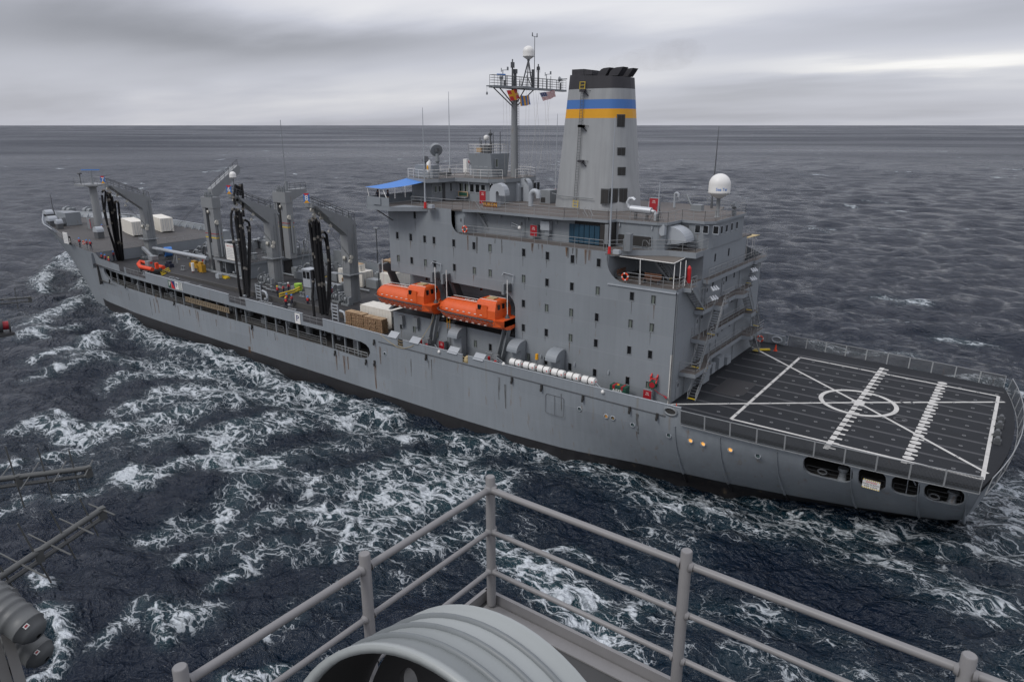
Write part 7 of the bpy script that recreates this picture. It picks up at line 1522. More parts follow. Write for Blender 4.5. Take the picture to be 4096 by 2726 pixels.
for k in range(16): t0_, t1_ = k * math.pi / 8, (k + 1) * math.pi / 8; m.tube([(q[0] + .6 * math.cos(t_), q[1], q[2] + .36 * math.sin(t_)) for t_ in (t0_, t1_)], .12, 6)
m.build('fairlead', 'pale_grey', ship)
for i, (p, h, lb) in enumerate((((3.0, 26.5, 7.465), .8, 'tall orange traffic cone at the starboard corner of the flight deck'), (tuple((0.84, 2.62, 7.46)), .38, 'tiny orange cone beside the diagonal line at the near corner of the flight deck'))):
    m = MB(); m.bb((p[0] - h * .25, p[1] - h * .25, p[2]), (p[0] + h * .25, p[1] + h * .25, p[2] + .04)); m.lathe([(h * .2, .04), (h * .05, h)], p, 10); tag(m.build('traffic_cone', 'rubber_orange'), lb, 'cone')
m = MB(); m.beam((.9, 25.0, 7.6), (2.4, 26.2, 7.6), .25, .2); tag(m.build('wheel_chock', 'yellow'), 'yellow bar chock on the deck beside the tall cone', 'chock')
for i in range(4):
    a = [(26.44, 17.43, 7.47), (26.42, 15.62, 7.47), (26.38, 13.33, 7.47), (26.49, 11.51, 7.47)][i]; m = MB(); m.bb((a[0] - .28, a[1] - .25, 7.47), (a[0] + .28, a[1] + .25, 7.85)); m.cyl((a[0], a[1] - .3, 7.9), (a[0], a[1] + .3, 7.9), .2, n=10); m.beam((a[0] - .4, a[1], 7.5), (a[0] + .1, a[1], 8.0), .07)
    tag(m.build('stern_light', 'dark_grey'), ['dark deck light behind the aft white line, farthest to starboard', 'dark deck light behind the aft white line, second from starboard', 'dark deck light behind the aft white line, third from starboard', 'dark deck light behind the aft white line, nearest the near corner'][i], 'light', 'deck lights along the stern')
m = MB(); m.bb((5, 2.8 + hull_y(16, 4), 2.95), (25, 3.0 + hull_y(16, 4), 6.9)) if False else None
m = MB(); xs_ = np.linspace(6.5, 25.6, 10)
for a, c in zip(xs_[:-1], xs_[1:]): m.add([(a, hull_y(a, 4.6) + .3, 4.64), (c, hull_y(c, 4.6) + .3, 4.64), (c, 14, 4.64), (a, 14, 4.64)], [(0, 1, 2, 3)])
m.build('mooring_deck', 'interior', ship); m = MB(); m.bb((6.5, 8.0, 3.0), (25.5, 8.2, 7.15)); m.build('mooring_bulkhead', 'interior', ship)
for x0, x1, z in ((13.6, 17.2, 4.75), (17.9, 19.6, 4.85), (20.3, 22.1, 4.92), (22.7, 25.0, 5.0)):
    railing([(x, hull_y(x, z) + .25, z) for x in np.linspace(x0, x1, 3)], h=.75, rails=2, post=1.6, r=.016, mt='dark_grey')
for x, k in ((14.9, 0), (16.4, 1), (23.2, 0), (24.4, 1), (21.2, 2)):
    y = hull_y(x, 5.1) + .8; m = MB()
    if k == 0:
        for q in range(12): t0_, t1_ = q * math.pi / 6, (q + 1) * math.pi / 6; m.tube([(x + .36 * math.cos(t_), hull_y(x, 5.2) + .35, 5.25 + .22 * math.sin(t_)) for t_ in (t0_, t1_)], .08, 6)
        m.build('fairlead', 'dark_grey', ship)
    elif k == 1: m.lathe([(.4, 0), (.3, .5), (.3, .8), (.45, 1.0), (.4, 1.15)], (x, y, 4.66), 12); m.build('bollard', 'gear_grey', ship)
    else: m.tube([(x - .6, y, 6.2), (x + .2, y, 6.3), (x + .6, y, 5.7)], .06, 5); m.beam((x, y, 4.66), (x, y, 6.3), .07); m.build('crane_arm', 'pale_grey', ship)
m = MB(); x = 18.75; y = hull_y(x, 5.1) - .16
m.bb((x - .66, y, 4.90), (x + .66, y + .04, 5.70)); m.m(1)
for k in range(9): m.bb((x - .66 + k * .152, y - .006, 5.61), (x - .58 + k * .152, y - .001, 5.70)); m.bb((x - .66 + k * .152, y - .006, 4.90), (x - .58 + k * .152, y - .001, 4.99))
m.m(2); put_text(m, 'DANGER', .21, (x, y - .008, 5.48), (1, 0, 0), (0, 0, 1)); m.m(3); put_text(m, 'TWIN SCREWS', .19, (x, y - .008, 5.28), (1, 0, 0), (0, 0, 1)); put_text(m, 'KEEP CLEAR', .19, (x, y - .008, 5.09), (1, 0, 0), (0, 0, 1))
tag(m.build('warning_sign', ['white', 'yellow', 'bright_red', 'navy']), 'white sign DANGER TWIN SCREWS KEEP CLEAR in the stern opening', 'sign')
# hull boards and marks
def hull_board(p, w, h, cells, label):
    m = MB(); x, y, z = p; mats = ['white']
    m.bb((x - w / 2, -.06, z - h / 2), (x + w / 2, -.02, z + h / 2))
    for (a, b0, c, d, mm, tx_) in cells:
        if mm not in mats: mats.append(mm)
        m.m(mats.index(mm))
        if tx_: put_text(m, tx_, d, (x + a, -.068, z + b0), (1, 0, 0), (0, 0, 1), 1.1)
        elif d is None: m.add([(x + q[0], -.066, z + q[1]) for q in c], [tuple(range(len(c)))])
        else: m.add([(x + a, -.064, z + b0), (x + c, -.064, z + b0), (x + c, -.064, z + d), (x + a, -.064, z + d)], [(0, 1, 2, 3)])
    return tag(m.build('signal_board', mats), label, 'sign', 'boards on the hull side')
b_ = (-54.84, 0.00, 7.85); hull_board(b_, 1.15, 1.5, [(0, 0, 0, 1.25, 'navyblue', 'P')], 'white square board with a dark blue P on the bulwark')
b_ = (-87.49, 0.00, 8.25); hull_board(b_, 4.4, 1.3, [(-2.2, -.65, -1.25, .65, 'green', ''), (-1.7, .03, 0, 1.1, 'white', 'P'), (0, 0, [(-1.2, -.65), (0, -.65), (-1.2, .65)], None, 'bright_red', ''), (0, 0, [(0, -.65), (0, .65), (-1.2, .65)], None, 'navyblue', ''), (.5, 0, 0, 1.1, 'navyblue', 'P'), (1.15, -.65, 1.3, .65, 'green', ''), (1.5, -.65, 1.65, .65, 'green', ''), (1.85, -.65, 2.0, .65, 'green', '')], 'row of four signal boards with two letters P on the hull')
# ------------------------------------------------------------------ cargo on deck
def container(c, L_, W_c, h, rz, label, reefer=False):
    r = thing('container', label, 'container', c, 'white shipping containers'); x, y, z = c; m = MB()
    m.bb((x - L_ / 2, y - W_c / 2, z + .12), (x + L_ / 2, y + W_c / 2, z + h)); m.build('box', 'cream', r)
    m = MB()
    for sx_ in (-1, 1):
        for sy_ in (-1, 1): m.bb((x + sx_ * (L_ / 2 - .08) - .1, y + sy_ * (W_c / 2 - .08) - .1, z), (x + sx_ * (L_ / 2 - .08) + .1, y + sy_ * (W_c / 2 - .08) + .1, z + h + .01))
    for sy_ in (-1, 1): m.bb((x - L_ / 2, y + sy_ * (W_c / 2 - .03) - .05, z + h - .1), (x + L_ / 2, y + sy_ * (W_c / 2 - .03) + .05, z + h + .008)); m.bb((x - L_ / 2, y + sy_ * (W_c / 2 - .03) - .05, z + .02), (x + L_ / 2, y + sy_ * (W_c / 2 - .03) + .05, z + .17))
    m.build('frame', 'cream', r)
    m = MB()
    for k in range(int(L_ / .55)): m.bb((x - L_ / 2 + .3 + k * .55, y - W_c / 2 - .025, z + .2), (x - L_ / 2 + .55 + k * .55, y - W_c / 2, z + h - .12))
    m.build('side_rib', 'cream', r)
    m = MB(); 
    if reefer: m.bb((x + L_ / 2, y - W_c / 2 + .2, z + .3), (x + L_ / 2 + .03, y + W_c / 2 - .2, z + h - .9)); m.m(1); m.cyl((x + L_ / 2, y, z + 1.4), (x + L_ / 2 + .05, y, z + 1.4), .55, n=14)
    else:
        for k in (-.8, -.3, .3, .8): m.cyl((x + L_ / 2 + .05, y + k, z + .2), (x + L_ / 2 + .05, y + k, z + h - .1), .035, n=5)
        m.m(1); m.bb((x + L_ / 2, y - .01, z + .15), (x + L_ / 2 + .02, y + .01, z + h))
    m.build('end_fitting', ['dark_grey' if reefer else 'pale_grey', 'navy'], r); r.rotation_euler = (0, 0, rz); return r
container((-44.3, 6.2, 7.42), 6.1, 2.44, 2.6, 0, 'white container with a stained roof beside the left lifeboat', True)
container((-133.0, 15.8, 11.0), 8.8, 2.6, 3.0, math.radians(-12), 'white container on the foredeck, left of the foremost kingpost')
container((-133.6, 22.4, 11.0), 8.8, 2.6, 3.0, math.radians(-13), 'white container on the foredeck, right of the foremost kingpost')
container((-67.0, 21.2, 7.42), 6.1, 2.44, 2.6, 0, 'white container behind the aft kingpost, topped with packed stores')
container((-60.0, 24.6, 7.42), 6.1, 2.44, 2.6, math.radians(90), 'white refrigerated container with stacked pallets on its roof', True)
container((-104.2, 20.8, 7.42), 3.0, 2.4, 3.4, 0, 'small white container beside the pump deck, behind the level boom')
pal = None
def pallet_obj():
    m = MB()
    for k in range(6): m.bb((-.56 + k * .19, -.56, .105), (-.41 + k * .19, .56, .14))
    for k in (-.47, 0, .47): m.bb((k - .09, -.56, 0), (k + .09, .56, .025))
    m.m(1)  # darker colour on the blocks paints the shaded gaps between pallet boards
    for y in (-.47, 0, .47): m.bb((-.52, y - .05, .026), (.52, y + .05, .104))
    return m
def pallet_stack(p, n, label, rz=0.0, group='stacks of wooden pallets'):
    """each pallet of the stack lies on the one below"""
    global pal
    r = thing('pallet_stack', label, 'pallets', p, group)
    for k in range(n):
        loc = np.array((p[0] + random.uniform(-.05, .05), p[1] + random.uniform(-.05, .05), p[2] + k * .15))
        if pal is None: pal = pallet_obj().build('pallet', ['wood', 'dark_wood'], r, origin=(0, 0, 0)); o_ = pal
        else: o_ = pal.copy(); COL.objects.link(o_); o_.parent = r
        o_.location = loc - np.array(p); WO[o_.name] = loc; o_.rotation_euler = (0, 0, random.uniform(-.03, .03))
    r.rotation_euler = (0, 0, rz)
for i in range(6): pallet_stack((-47.25 + i * 1.2, 3.2 + .06 * (i % 2), 7.42), [14, 14, 14, 13, 13, 13][i], ['pallet stack farthest forward of the row beside the bulwark', 'second pallet stack of the row beside the bulwark', 'third pallet stack of the row beside the bulwark', 'fourth pallet stack of the row beside the bulwark', 'fifth pallet stack of the row beside the bulwark', 'pallet stack nearest the deckhouse beside the bulwark'][i])
for i in range(2): pallet_stack((-65.2 + i * 1.5, 17.6, 7.42), 13, ['pallet stack on the left behind the aft hose bundle', 'pallet stack on the right behind the aft hose bundle'][i])
for i in range(4): pallet_stack((-61.4 + (i % 2) * 1.3, 23.4 + (i // 2) * 1.4, 10.03), 13, ['pallet stack on the refrigerated container, front left', 'pallet stack on the refrigerated container, front right', 'pallet stack on the refrigerated container, rear left', 'pallet stack on the refrigerated container, rear right'][i])
for i, (x, y, s, lb) in enumerate(((-68.6, 21.0, .9, 'wrapped pallet of stores on the far container, left'), (-67.0, 21.4, 1.0, 'wrapped pallet of stores on the far container, middle'), (-65.4, 20.9, 1.1, 'wrapped pallet of stores on the far container, right'))):
    m = MB(); m.bb((x - .65, y - .6, 10.03), (x + .65, y + .6, 10.03 + s)); m.m(1); m.bb((x - .5, y - .5, 10.03 + s), (x + .5, y + .5, 10.15 + s)); tag(m.build('wrapped_stores', ['cream', 'wood']), lb, 'stores', 'wrapped stores on the far container')
m = MB(); m.bb((-47.0, 9.5, 7.42), (-44.5, 10.8, 8.1)); tag(m.build('crate', 'wood'), 'low wooden crate behind the white container', 'crate')
# orange boat with its crane
r = thing('rescue_boat', 'orange inflatable rescue boat in a cradle by the forward bulwark', 'boat', (-104.2, 3.2, 8.3))
a = Vector((-106.61, 2.60, 9.63)); c = Vector((-100.12, 2.60, 9.05)); d = (c - a); d.z = 0; d.normalize(); nn_ = Vector((-d.y, d.x, 0)); z0 = 9.0
m = MB(); L_ = 6.6; base_ = Vector((a.x, a.y, z0)); pts = [base_ + d * L_ + nn_ * 0.05, base_ + d * 2.6 + nn_ * -.1, base_ + d * 1.0 + nn_ * .35 + Vector((0, 0, .25)), base_ + d * .2 + nn_ * 1.05 + Vector((0, 0, .5)), base_ + d * 1.0 + nn_ * 1.8 + Vector((0, 0, .25)), base_ + d * 2.6 + nn_ * 2.2, base_ + d * L_ + nn_ * 2.1]
m.tube(pts, .36, 10); m.build('tube_collar', 'rubber_orange', r)
m = MB(); m.prism([tuple((base_ + d * q + nn_ * w_)[:2]) for q, w_ in ((.6, 1.05), (1.6, .3), (6.5, .2), (6.5, 1.95), (1.6, 1.9))], 8.55, 8.95); m.build('floor_hull', 'dark_grey', r)
m = MB(); q = base_ + d * 3.6 + nn_ * 1.05; m.box(q + Vector((0, 0, .5)), (1.2, .9, 1.1), rz=math.atan2(d.y, d.x)); m.build('console', 'gear_grey', r); m = MB(); q = base_ + d * 6.3 + nn_ * 1.05; m.box(q + Vector((0, 0, .45)), (.5, .5, 1.1)); m.build('outboard_motor', 'rubber_orange', r)
m = MB()
for q_ in (1.8, 5.2): q = base_ + d * q_ + nn_ * 1.05; m.box((q.x, q.y, 8.0), (.2, 2.0, 1.1), rz=math.atan2(d.y, d.x))
m.build('cradle', 'gear_grey', r)
b_ = (-103.01, 4.56, 7.60); r = thing('boat_crane', 'grey slewing crane standing beside the orange inflatable boat', 'crane', b_); x, y, z = b_
m = MB(); m.cyl((x, y, 7.45), (x, y, 10.3), .6, .5, 12); m.build('pedestal', 'gear_grey', r); m = MB(); e = (-107.30, 5.00, 11.84); m.beam((x, y, 10.4), e, .5, .5); m.build('jib', 'gear_grey', r); m = MB(); m.box((x, y, 10.5), (1.4, 1.2, .7)); m.m(1); m.cyl((x + .3, y - .8, 9.6), (x + .3, y - .8, 9.9), .4, n=10); m.build('turntable', ['gear_grey', 'bright_red'], r)
m = MB()
for k in range(3): a, c = Vector((-98.62, 3.53, 8.00)), Vector((-101.03, 6.33, 8.00)); dq = Vector((-.9 * k, .35 * k, .12 * k)); m.beam(a + dq, c + dq, .16)
tag(m.build('barrier', 'yellow'), 'yellow barrier rails beside the boat crane', 'barrier')
m = MB(); m.bb((-93.8, 5.7, 7.5), (-91.5, 7.6, 8.6)) if False else None
# yellow trolleys, fork lifts, machines
for i, (p, w_, h_, mm, lb) in enumerate((((-112.19, 13.07, 7.42), 4.2, .45, 'yellow', 'yellow towing trolley lying by the far locker'), ((-104.86, 8.27, 7.42), 1.9, 1.2, 'navy', 'stack of blue and brown crates behind the yellow barrier'), ((-100.99, 11.18, 7.42), 2.6, 1.3, 'truck_yellow', 'yellow pallet truck in the shade of the pump deck'), ((-96.22, 9.78, 7.42), 1.6, 1.8, 'truck_yellow', 'yellow fork truck by the foot of the twin legged post'), ((-88.99, 9.61, 7.42), 3.0, .5, 'yellow', 'yellow barrier at the foot of the twin legged post'))):
    m = MB(); x, y, z = p; m.bb((x - w_ / 2, y - .4, 7.5), (x + w_ / 2, y + .4, 7.42 + h_))
    if h_ > 1: m.bb((x - w_ / 4, y - .3, 7.42 + h_), (x + w_ / 4, y + .3, 7.9 + h_)); m.m(1); m.cyl((x - w_ / 3, y - .45, 7.7), (x - w_ / 3, y - .3, 7.7), .26, n=10); m.cyl((x + w_ / 3, y - .45, 7.7), (x + w_ / 3, y - .3, 7.7), .26, n=10)
    else: m.beam((x - w_ / 2, y - .2, 7.9), (x + w_ / 2, y + .1, 8.1), .14)
    tag(m.build('deck_truck' if h_ > 1 else 'barrier', [mm, 'hose_black']), lb, 'truck' if mm == 'truck_yellow' else ('crates' if mm == 'navy' else 'barrier'))
m = MB(); a, c = (-68.40, 6.67, 8.10), (-70.31, 12.50, 8.10); b_ = (-68.88, 9.67, 8.10)
for zz_ in (0, .38): m.tube([Vector(a) + Vector((0, 0, zz_ - .3)), Vector(b_) + Vector((0, 0, zz_ - .3)), Vector(c) + Vector((0, 0, zz_ - .3))], .13, 6)
tag(m.build('barrier', 'yellow'), 'long yellow barrier rail behind the crew in white helmets', 'barrier')
b_ = (-70.44, 11.01, 7.42); m = MB(); m.cyl((b_[0], b_[1] + .8, 7.42), (b_[0], b_[1] + .8, 8.7), .6, .65, 14); tag(m.build('drum', 'lime'), 'lime green drum behind the yellow barrier', 'drum')
b_ = (-63.93, 8.56, 7.42); r = thing('control_cab', 'grey winch control cab with dark windows beside the aft hoses', 'cab', (b_[0], b_[1] + .9, 7.42)); x, y = b_[0], b_[1] + .9
m = MB(); m.bb((x - .9, y - .7, 9.5), (x + .9, y + .9, 12.2)); m.build('cabin', 'pale_grey', r); m = MB(); m.bb((x - .9, y - .5, 7.42), (x + .9, y + .8, 9.4)); m.build('stand', 'gear_grey', r); m = MB(); m.bb((x - 1.0, y - .8, 12.2), (x + 1.0, y + 1.0, 12.35)); m.build('roof', 'pale_grey', r)
for d_ in (-.45, .45): m = MB(); m.bb((x + d_ - .36, y - .73, 10.9), (x + d_ + .36, y - .7, 12.0)); m.build('window', 'glass_dark', r)
m = MB(); m.bb((x + .9, y - .5, 10.9), (x + .93, y + .7, 12.0)); m.build('window', 'glass_dark', r)
for i, p in enumerate(((-70.17, 3.87, 7.42), (-50.86, 3.08, 7.42))):
    x, y, z = p; r = thing('hose_rack', ['grey hose rack frame beside the middle hose bundle', 'grey hose rack frame beside the aft hose bundle'][i], 'rack', p, 'hose rack frames'); m = MB()
    for s in (-.6, .6): m.beam((x + s, y + .3, 7.42), (x + s, y + .3, 9.9), .14)
    for k in range(5): m.beam((x - .65, y + .3, 7.8 + k * .48), (x + .65, y + .3, 7.8 + k * .48), .12)
    m.build('frame', 'pale_grey', r); m = MB(); m.tube([(x + .8, y + .5, 9.0), (x + 1.6, y + .5, 8.9), (x + 1.9, y + .5, 8.4), (x + 1.9, y + .5, 7.5)], .17, 8); m.build('pipe_bend', 'pale_grey', r)
m = MB(); b_ = (-97.18, 8.58, 7.42); m.cyl((b_[0], b_[1], 7.42), (b_[0], b_[1], 8.9), .12, n=6); m.m(1); m.cyl((b_[0] + .15, b_[1], 8.1), (b_[0] + .15, b_[1], 9.6), .28, n=10); tag(m.build('extinguisher', ['red', 'white']), 'white extinguisher on a short post standing alone on the deck', 'extinguisher')
m = MB(); a = (-91.58, 4.07, 7.43); c = (-88.96, 7.78, 7.43); m.add([(-91.29, 3.90, 7.42), (-93.19, 7.36, 7.42), (-89.21, 8.10, 7.42), (-87.45, 4.67, 7.42)], [(0, 1, 2, 3)])
hp = [(v[0], v[1]) for v in m.v]; m = MB(); m.prism(hp, 7.44, 7.62); m.build('hatch_cover', 'void_dark', ship)
b_ = (-88.36, 11.20, 11.09); m = MB(); m.bb((b_[0] - 1.45, 11.2, 10.7), (b_[0] + 1.45, 11.3, 13.6)); m.m(1); put_text(m, 'SAFETY NOTICE', .28, (b_[0], 11.19, 13.2), (1, 0, 0), (0, 0, 1)); m.m(2)
for k in range(6): m.bb((b_[0] - 1.1, 11.185, 11.15 + k * .29), (b_[0] + 1.1 - .3 * (k % 3), 11.199, 11.22 + k * .29))
tag(m.build('notice_board', ['white', 'bright_red', 'pale_grey']), 'large white notice board on the edge of the pump deck', 'sign')
# pump-deck gear: housings, bollard heads, frames
random.seed(21)
for i in range(38):
    x = random.uniform(-99.5, -84.8); y = random.uniform(12.6, 26); s = random.uniform(.6, 1.2); k = i % 4
    if abs(x + 84.5) < 3 and abs(y - 19) < 2: continue
    m = MB(); z0 = 10.56
    if k == 0: m.cyl((x, y, z0), (x, y, z0 + 1.6 * s), .7 * s, n=12); m.cyl((x, y, z0 + 1.6 * s), (x, y, z0 + 1.75 * s), .85 * s, n=12)
    elif k == 1: m.bb((x - s, y - .6, z0), (x + s, y + .6, z0 + 1.3)); m.cyl((x - s * .5, y - .7, z0 + 1.7), (x + s * .5, y - .7, z0 + 1.7), .4, n=10)
    elif k == 2: m.tube([(x, y, z0), (x, y, z0 + 2.2), (x + .6, y, z0 + 2.5), (x + 1.2, y, z0 + 2.2), (x + 1.2, y, z0)], .16, 8); m.bb((x - .3, y - .3, z0), (x + .3, y + .3, z0 + .8))
    else: m.bb((x - .7, y - .5, z0), (x + .7, y + .5, z0 + 2.4)); m.tube([(x + .8, y, z0), (x + .8, y, z0 + 2.9)], .09, 6)
    m.build('pump_gear', 'gear_grey', PK)
m = MB(); m.bb((-79.0, 26.4, 7.5), (-73.5, 26.6, 11.5)); m.build('wind_screen', 'gear_grey', ship)
# lattice mast and deckhouse fore-end gear
r = thing('lattice_post', 'slim lattice post between the aft boom and the sea', 'mast', (-70, 20, 7.4)); a, c = (-77.43, 20.00, 12.24), (-77.75, 20.00, 17.79); m = MB()
for d_ in (-.35, .35): m.cyl((a[0] + d_, 20, 7.42), (a[0] + d_ * .8, 20, c[2]), .06, n=5)
for k in range(14): z = 8 + (c[2] - 8) * k / 14; m.cyl((a[0] - .33, 20, z), (a[0] + .33, 20, z + .9), .03, n=4)
m.cyl((a[0] - 3.0, 20, 9), (a[0], 20, c[2] - 2), .07, n=5); m.build('lattice', 'gear_grey', r)
r = thing('light_post', 'thin dark lamp post before the deckhouse', 'post', (-41.5, 16, 7.4)); b_ = (-55.45, 16.00, 18.62); m = MB(); m.cyl((b_[0], 16, 7.42), (b_[0], 16, b_[2]), .1, .08, 6); m.beam((b_[0], 16, b_[2] - 3.6), (b_[0] + 3.0, 16, b_[2] - 6.5), .08); m.build('post', 'dark_grey', r); m = MB(); m.bb((b_[0] - .4, 15.8, b_[2] - .1), (b_[0] + .5, 16.2, b_[2] + .1)); m.build('lamp', 'gear_grey', r)
m = MB(); m.bb((-41.2, 9.5, 13.0), (-38.4, 10.6, 16.6)) if False else m.bb((-40.6, 9.0, 10.4), (-38.4, 10.4, 13.4)); tag(m.build('ventilator', 'house_grey'), 'grey trunk standing before the deckhouse front beside the davit', 'trunk')
# foredeck gear
def foc(u, v): return None
for i, (p, s, lb) in enumerate((((-153.48, 11.19, 11.20), (4.6, 3.2, 2.9), 'large grey deck locker house on the foredeck'), ((-153.58, 7.53, 11.50), (2.6, 2.0, 2.5), 'rounded grey vent on the foredeck near the bow rail'), ((-168.31, 12.42, 11.80), (2.5, 1.9, 2.3), 'rounded grey vent nearest the tip of the bow'), ((-148.80, 7.12, 11.00), (1.6, 1.4, 2.3), 'small rounded vent by the port bow rail'), ((-132.43, 8.25, 10.50), (2.2, 1.6, 2.6), 'rounded grey vent behind the three crew on the foredeck'))):
    x, y, z = p; zf_ = foc_z(x); r = thing('foredeck_vent' if i else 'deck_locker', lb, 'vent' if i else 'locker', (x, y, zf_), 'grey vents on the foredeck' if i else None); m = MB()
    if i == 0:
        m.bb((x - s[0] / 2, y - s[1] / 2, zf_), (x + s[0] / 2, y + s[1] / 2, zf_ + s[2])); m.build('body', 'house_grey', r); m = MB(); m.bb((x + .2, y - s[1] / 2 - .9, zf_ + .5), (x + 2.0, y - s[1] / 2, zf_ + 1.9)); m.build('side_box', 'gear_grey', r)
    else:
        m.bb((x - s[0] * .4, y - s[1] * .4, zf_), (x + s[0] * .4, y + s[1] * .4, zf_ + s[2] * .6)); m.build('trunk', 'dark_grey', r); m = MB(); m.prism([(x - s[0] * .45, zf_ + s[2] * .5), (x + s[0] * .45, zf_ + s[2] * .5)] + [(x + s[0] * .45 * math.cos(t_), zf_ + s[2] * .55 + s[2] * .38 * math.sin(t_)) for t_ in [math.pi * k_ / 8 for k_ in range(9)]], y - s[1] * .45, y + s[1] * .45, 'y'); m.build('hood', 'pale_grey', r)
for i, (p, lb) in enumerate((((-166.52, 20.91, 11.50), 'anchor windlass on the far side of the foredeck'), ((-171.71, 18.30, 11.80), 'anchor windlass nearer the bow on the foredeck'))):
    x, y, z = p; zf_ = foc_z(x); m = MB(); m.bb((x - 1.8, y - 1.2, zf_), (x + 1.8, y + 1.2, zf_ + .5)); m.cyl((x - 1.9, y, zf_ + 1.2), (x + 1.9, y, zf_ + 1.2), .75, n=12); m.cyl((x - .3, y, zf_ + 1.2), (x + .3, y, zf_ + 1.2), 1.1, n=14); m.bb((x + .8, y + .4, zf_ + .5), (x + 1.7, y + 1.2, zf_ + 1.9)); tag(m.build('windlass', 'gear_grey'), lb, 'windlass', 'windlasses on the foredeck')
b_ = (-144.20, 11.43, 10.90); m = MB(); m.bb((b_[0] - .9, b_[1], foc_z(b_[0])), (b_[0] + .8, b_[1] + .2, foc_z(b_[0]) + 2.4)); m.m(1); m.bb((b_[0] + .6, b_[1] - .05, foc_z(b_[0]) + .2), (b_[0] + .8, b_[1], foc_z(b_[0]) + 2.3)); tag(m.build('screen_panel', ['gear_grey', 'red']), 'upright grey screen panel with a red edge on the foredeck', 'panel')
b_ = (-129.32, 0.60, 12.18); m = MB(); m.bb((b_[0] - 1.0, .55, b_[2] - 1.1), (b_[0] + 1.0, .65, b_[2] + 1.1)); m.m(1)
for k in range(6): m.bb((b_[0] - .8, .53, b_[2] - .8 + k * .28), (b_[0] + .8, .55, b_[2] - .74 + k * .28))
tag(m.build('notice_board', ['white', 'pale_grey']), 'white notice board on the port bow rail', 'sign')
m = MB(); x = b_[0] + 1.9; m.bb((x - .45, .5, b_[2] - 1.2), (x + .45, .56, b_[2] + .5)); m.m(1); put_text(m, '3', 1.2, (x, .49, b_[2] - .35), (1, 0, 0), (0, 0, 1)); tag(m.build('number_sign', ['hose_black', 'white']), 'black sign with a white 3 beside the bow notice board', 'sign')
# cable reels and pipes forward of the pump deck
b_ = (-112.50, 12.10, 11.04); m = MB(); m.cyl((b_[0], b_[1] - .6, 9.6), (b_[0] + .4, b_[1] + .7, 9.6), .95, n=16); m.m(1); m.cyl((b_[0] - .05, b_[1] - .75, 9.6), (b_[0], b_[1] - .6, 9.6), .6, n=14); m.bb((b_[0] - .6, b_[1] - .4, 7.42), (b_[0] + .7, b_[1] + .6, 8.7)); tag(m.build('cable_reel', ['tarp_blue', 'dark_grey']), 'blue cable reel behind the level cargo boom', 'reel')
random.seed(4)
for i in range(40):
    x = random.choice((random.uniform(-116, -101), random.uniform(-82, -60))); y = random.uniform(14.5, 26.5); m = MB(); s = random.uniform(.6, 1.3)
    if i % 3 == 0: m.tube([(x, y, 7.42), (x, y, 9.3 * 1.0), (x + .8, y, 9.8), (x + 1.8, y, 9.8)], .2, 8)
    elif i % 3 == 1: m.bb((x - s, y - s * .6, 7.42), (x + s, y + s * .6, 8.9))
    else: m.cyl((x, y, 7.42), (x, y, 9.2), .5 * s, n=10); m.cyl((x - .8, y, 8.6), (x + .8, y, 8.6), .25, n=8)
    m.build('deck_fitting', 'gear_grey', ship)
m = MB(); a = (-142.69, 31.40, 11.00); m.bb((-112, 20.0, 7.42), (-106, 24.5, 10.6)); m.build('fore_house', 'house_grey', ship); m = MB(); m.bb((-108.5, 20.5, 10.61), (-106.2, 22.4, 13.2)); tag(m.build('deck_cab', 'house_grey'), 'grey boxy deck cab left of the twin legged post', 'cab')
m = MB()
for x in (-113.5, -110.4): m.cyl((x, 24.5, 10.61) if False else (x, 23, 10.4), (x + 2.4, 23, 10.4), .9, n=12)
tag(m.build('storage_tank', 'gear_grey'), 'pair of grey ribbed tanks on the far side forward', 'tank')
m = MB()
for (a, c) in (((-98.83, 12.60, 20.35), (-134.77, 23.11, 9.00)), ((-98.76, 12.60, 20.04), (-137.65, 25.85, 9.00)), ((-85.36, 19.50, 22.12), (-93.70, 19.00, 16.98)), ((-85.41, 19.50, 21.82), (-92.95, 19.00, 16.56))): m.cyl(a, c, .035, n=4)
tag(m.build('rigging_wire', 'dark_grey'), 'pairs of dark stay wires running down from the twin legged posts', 'wire')
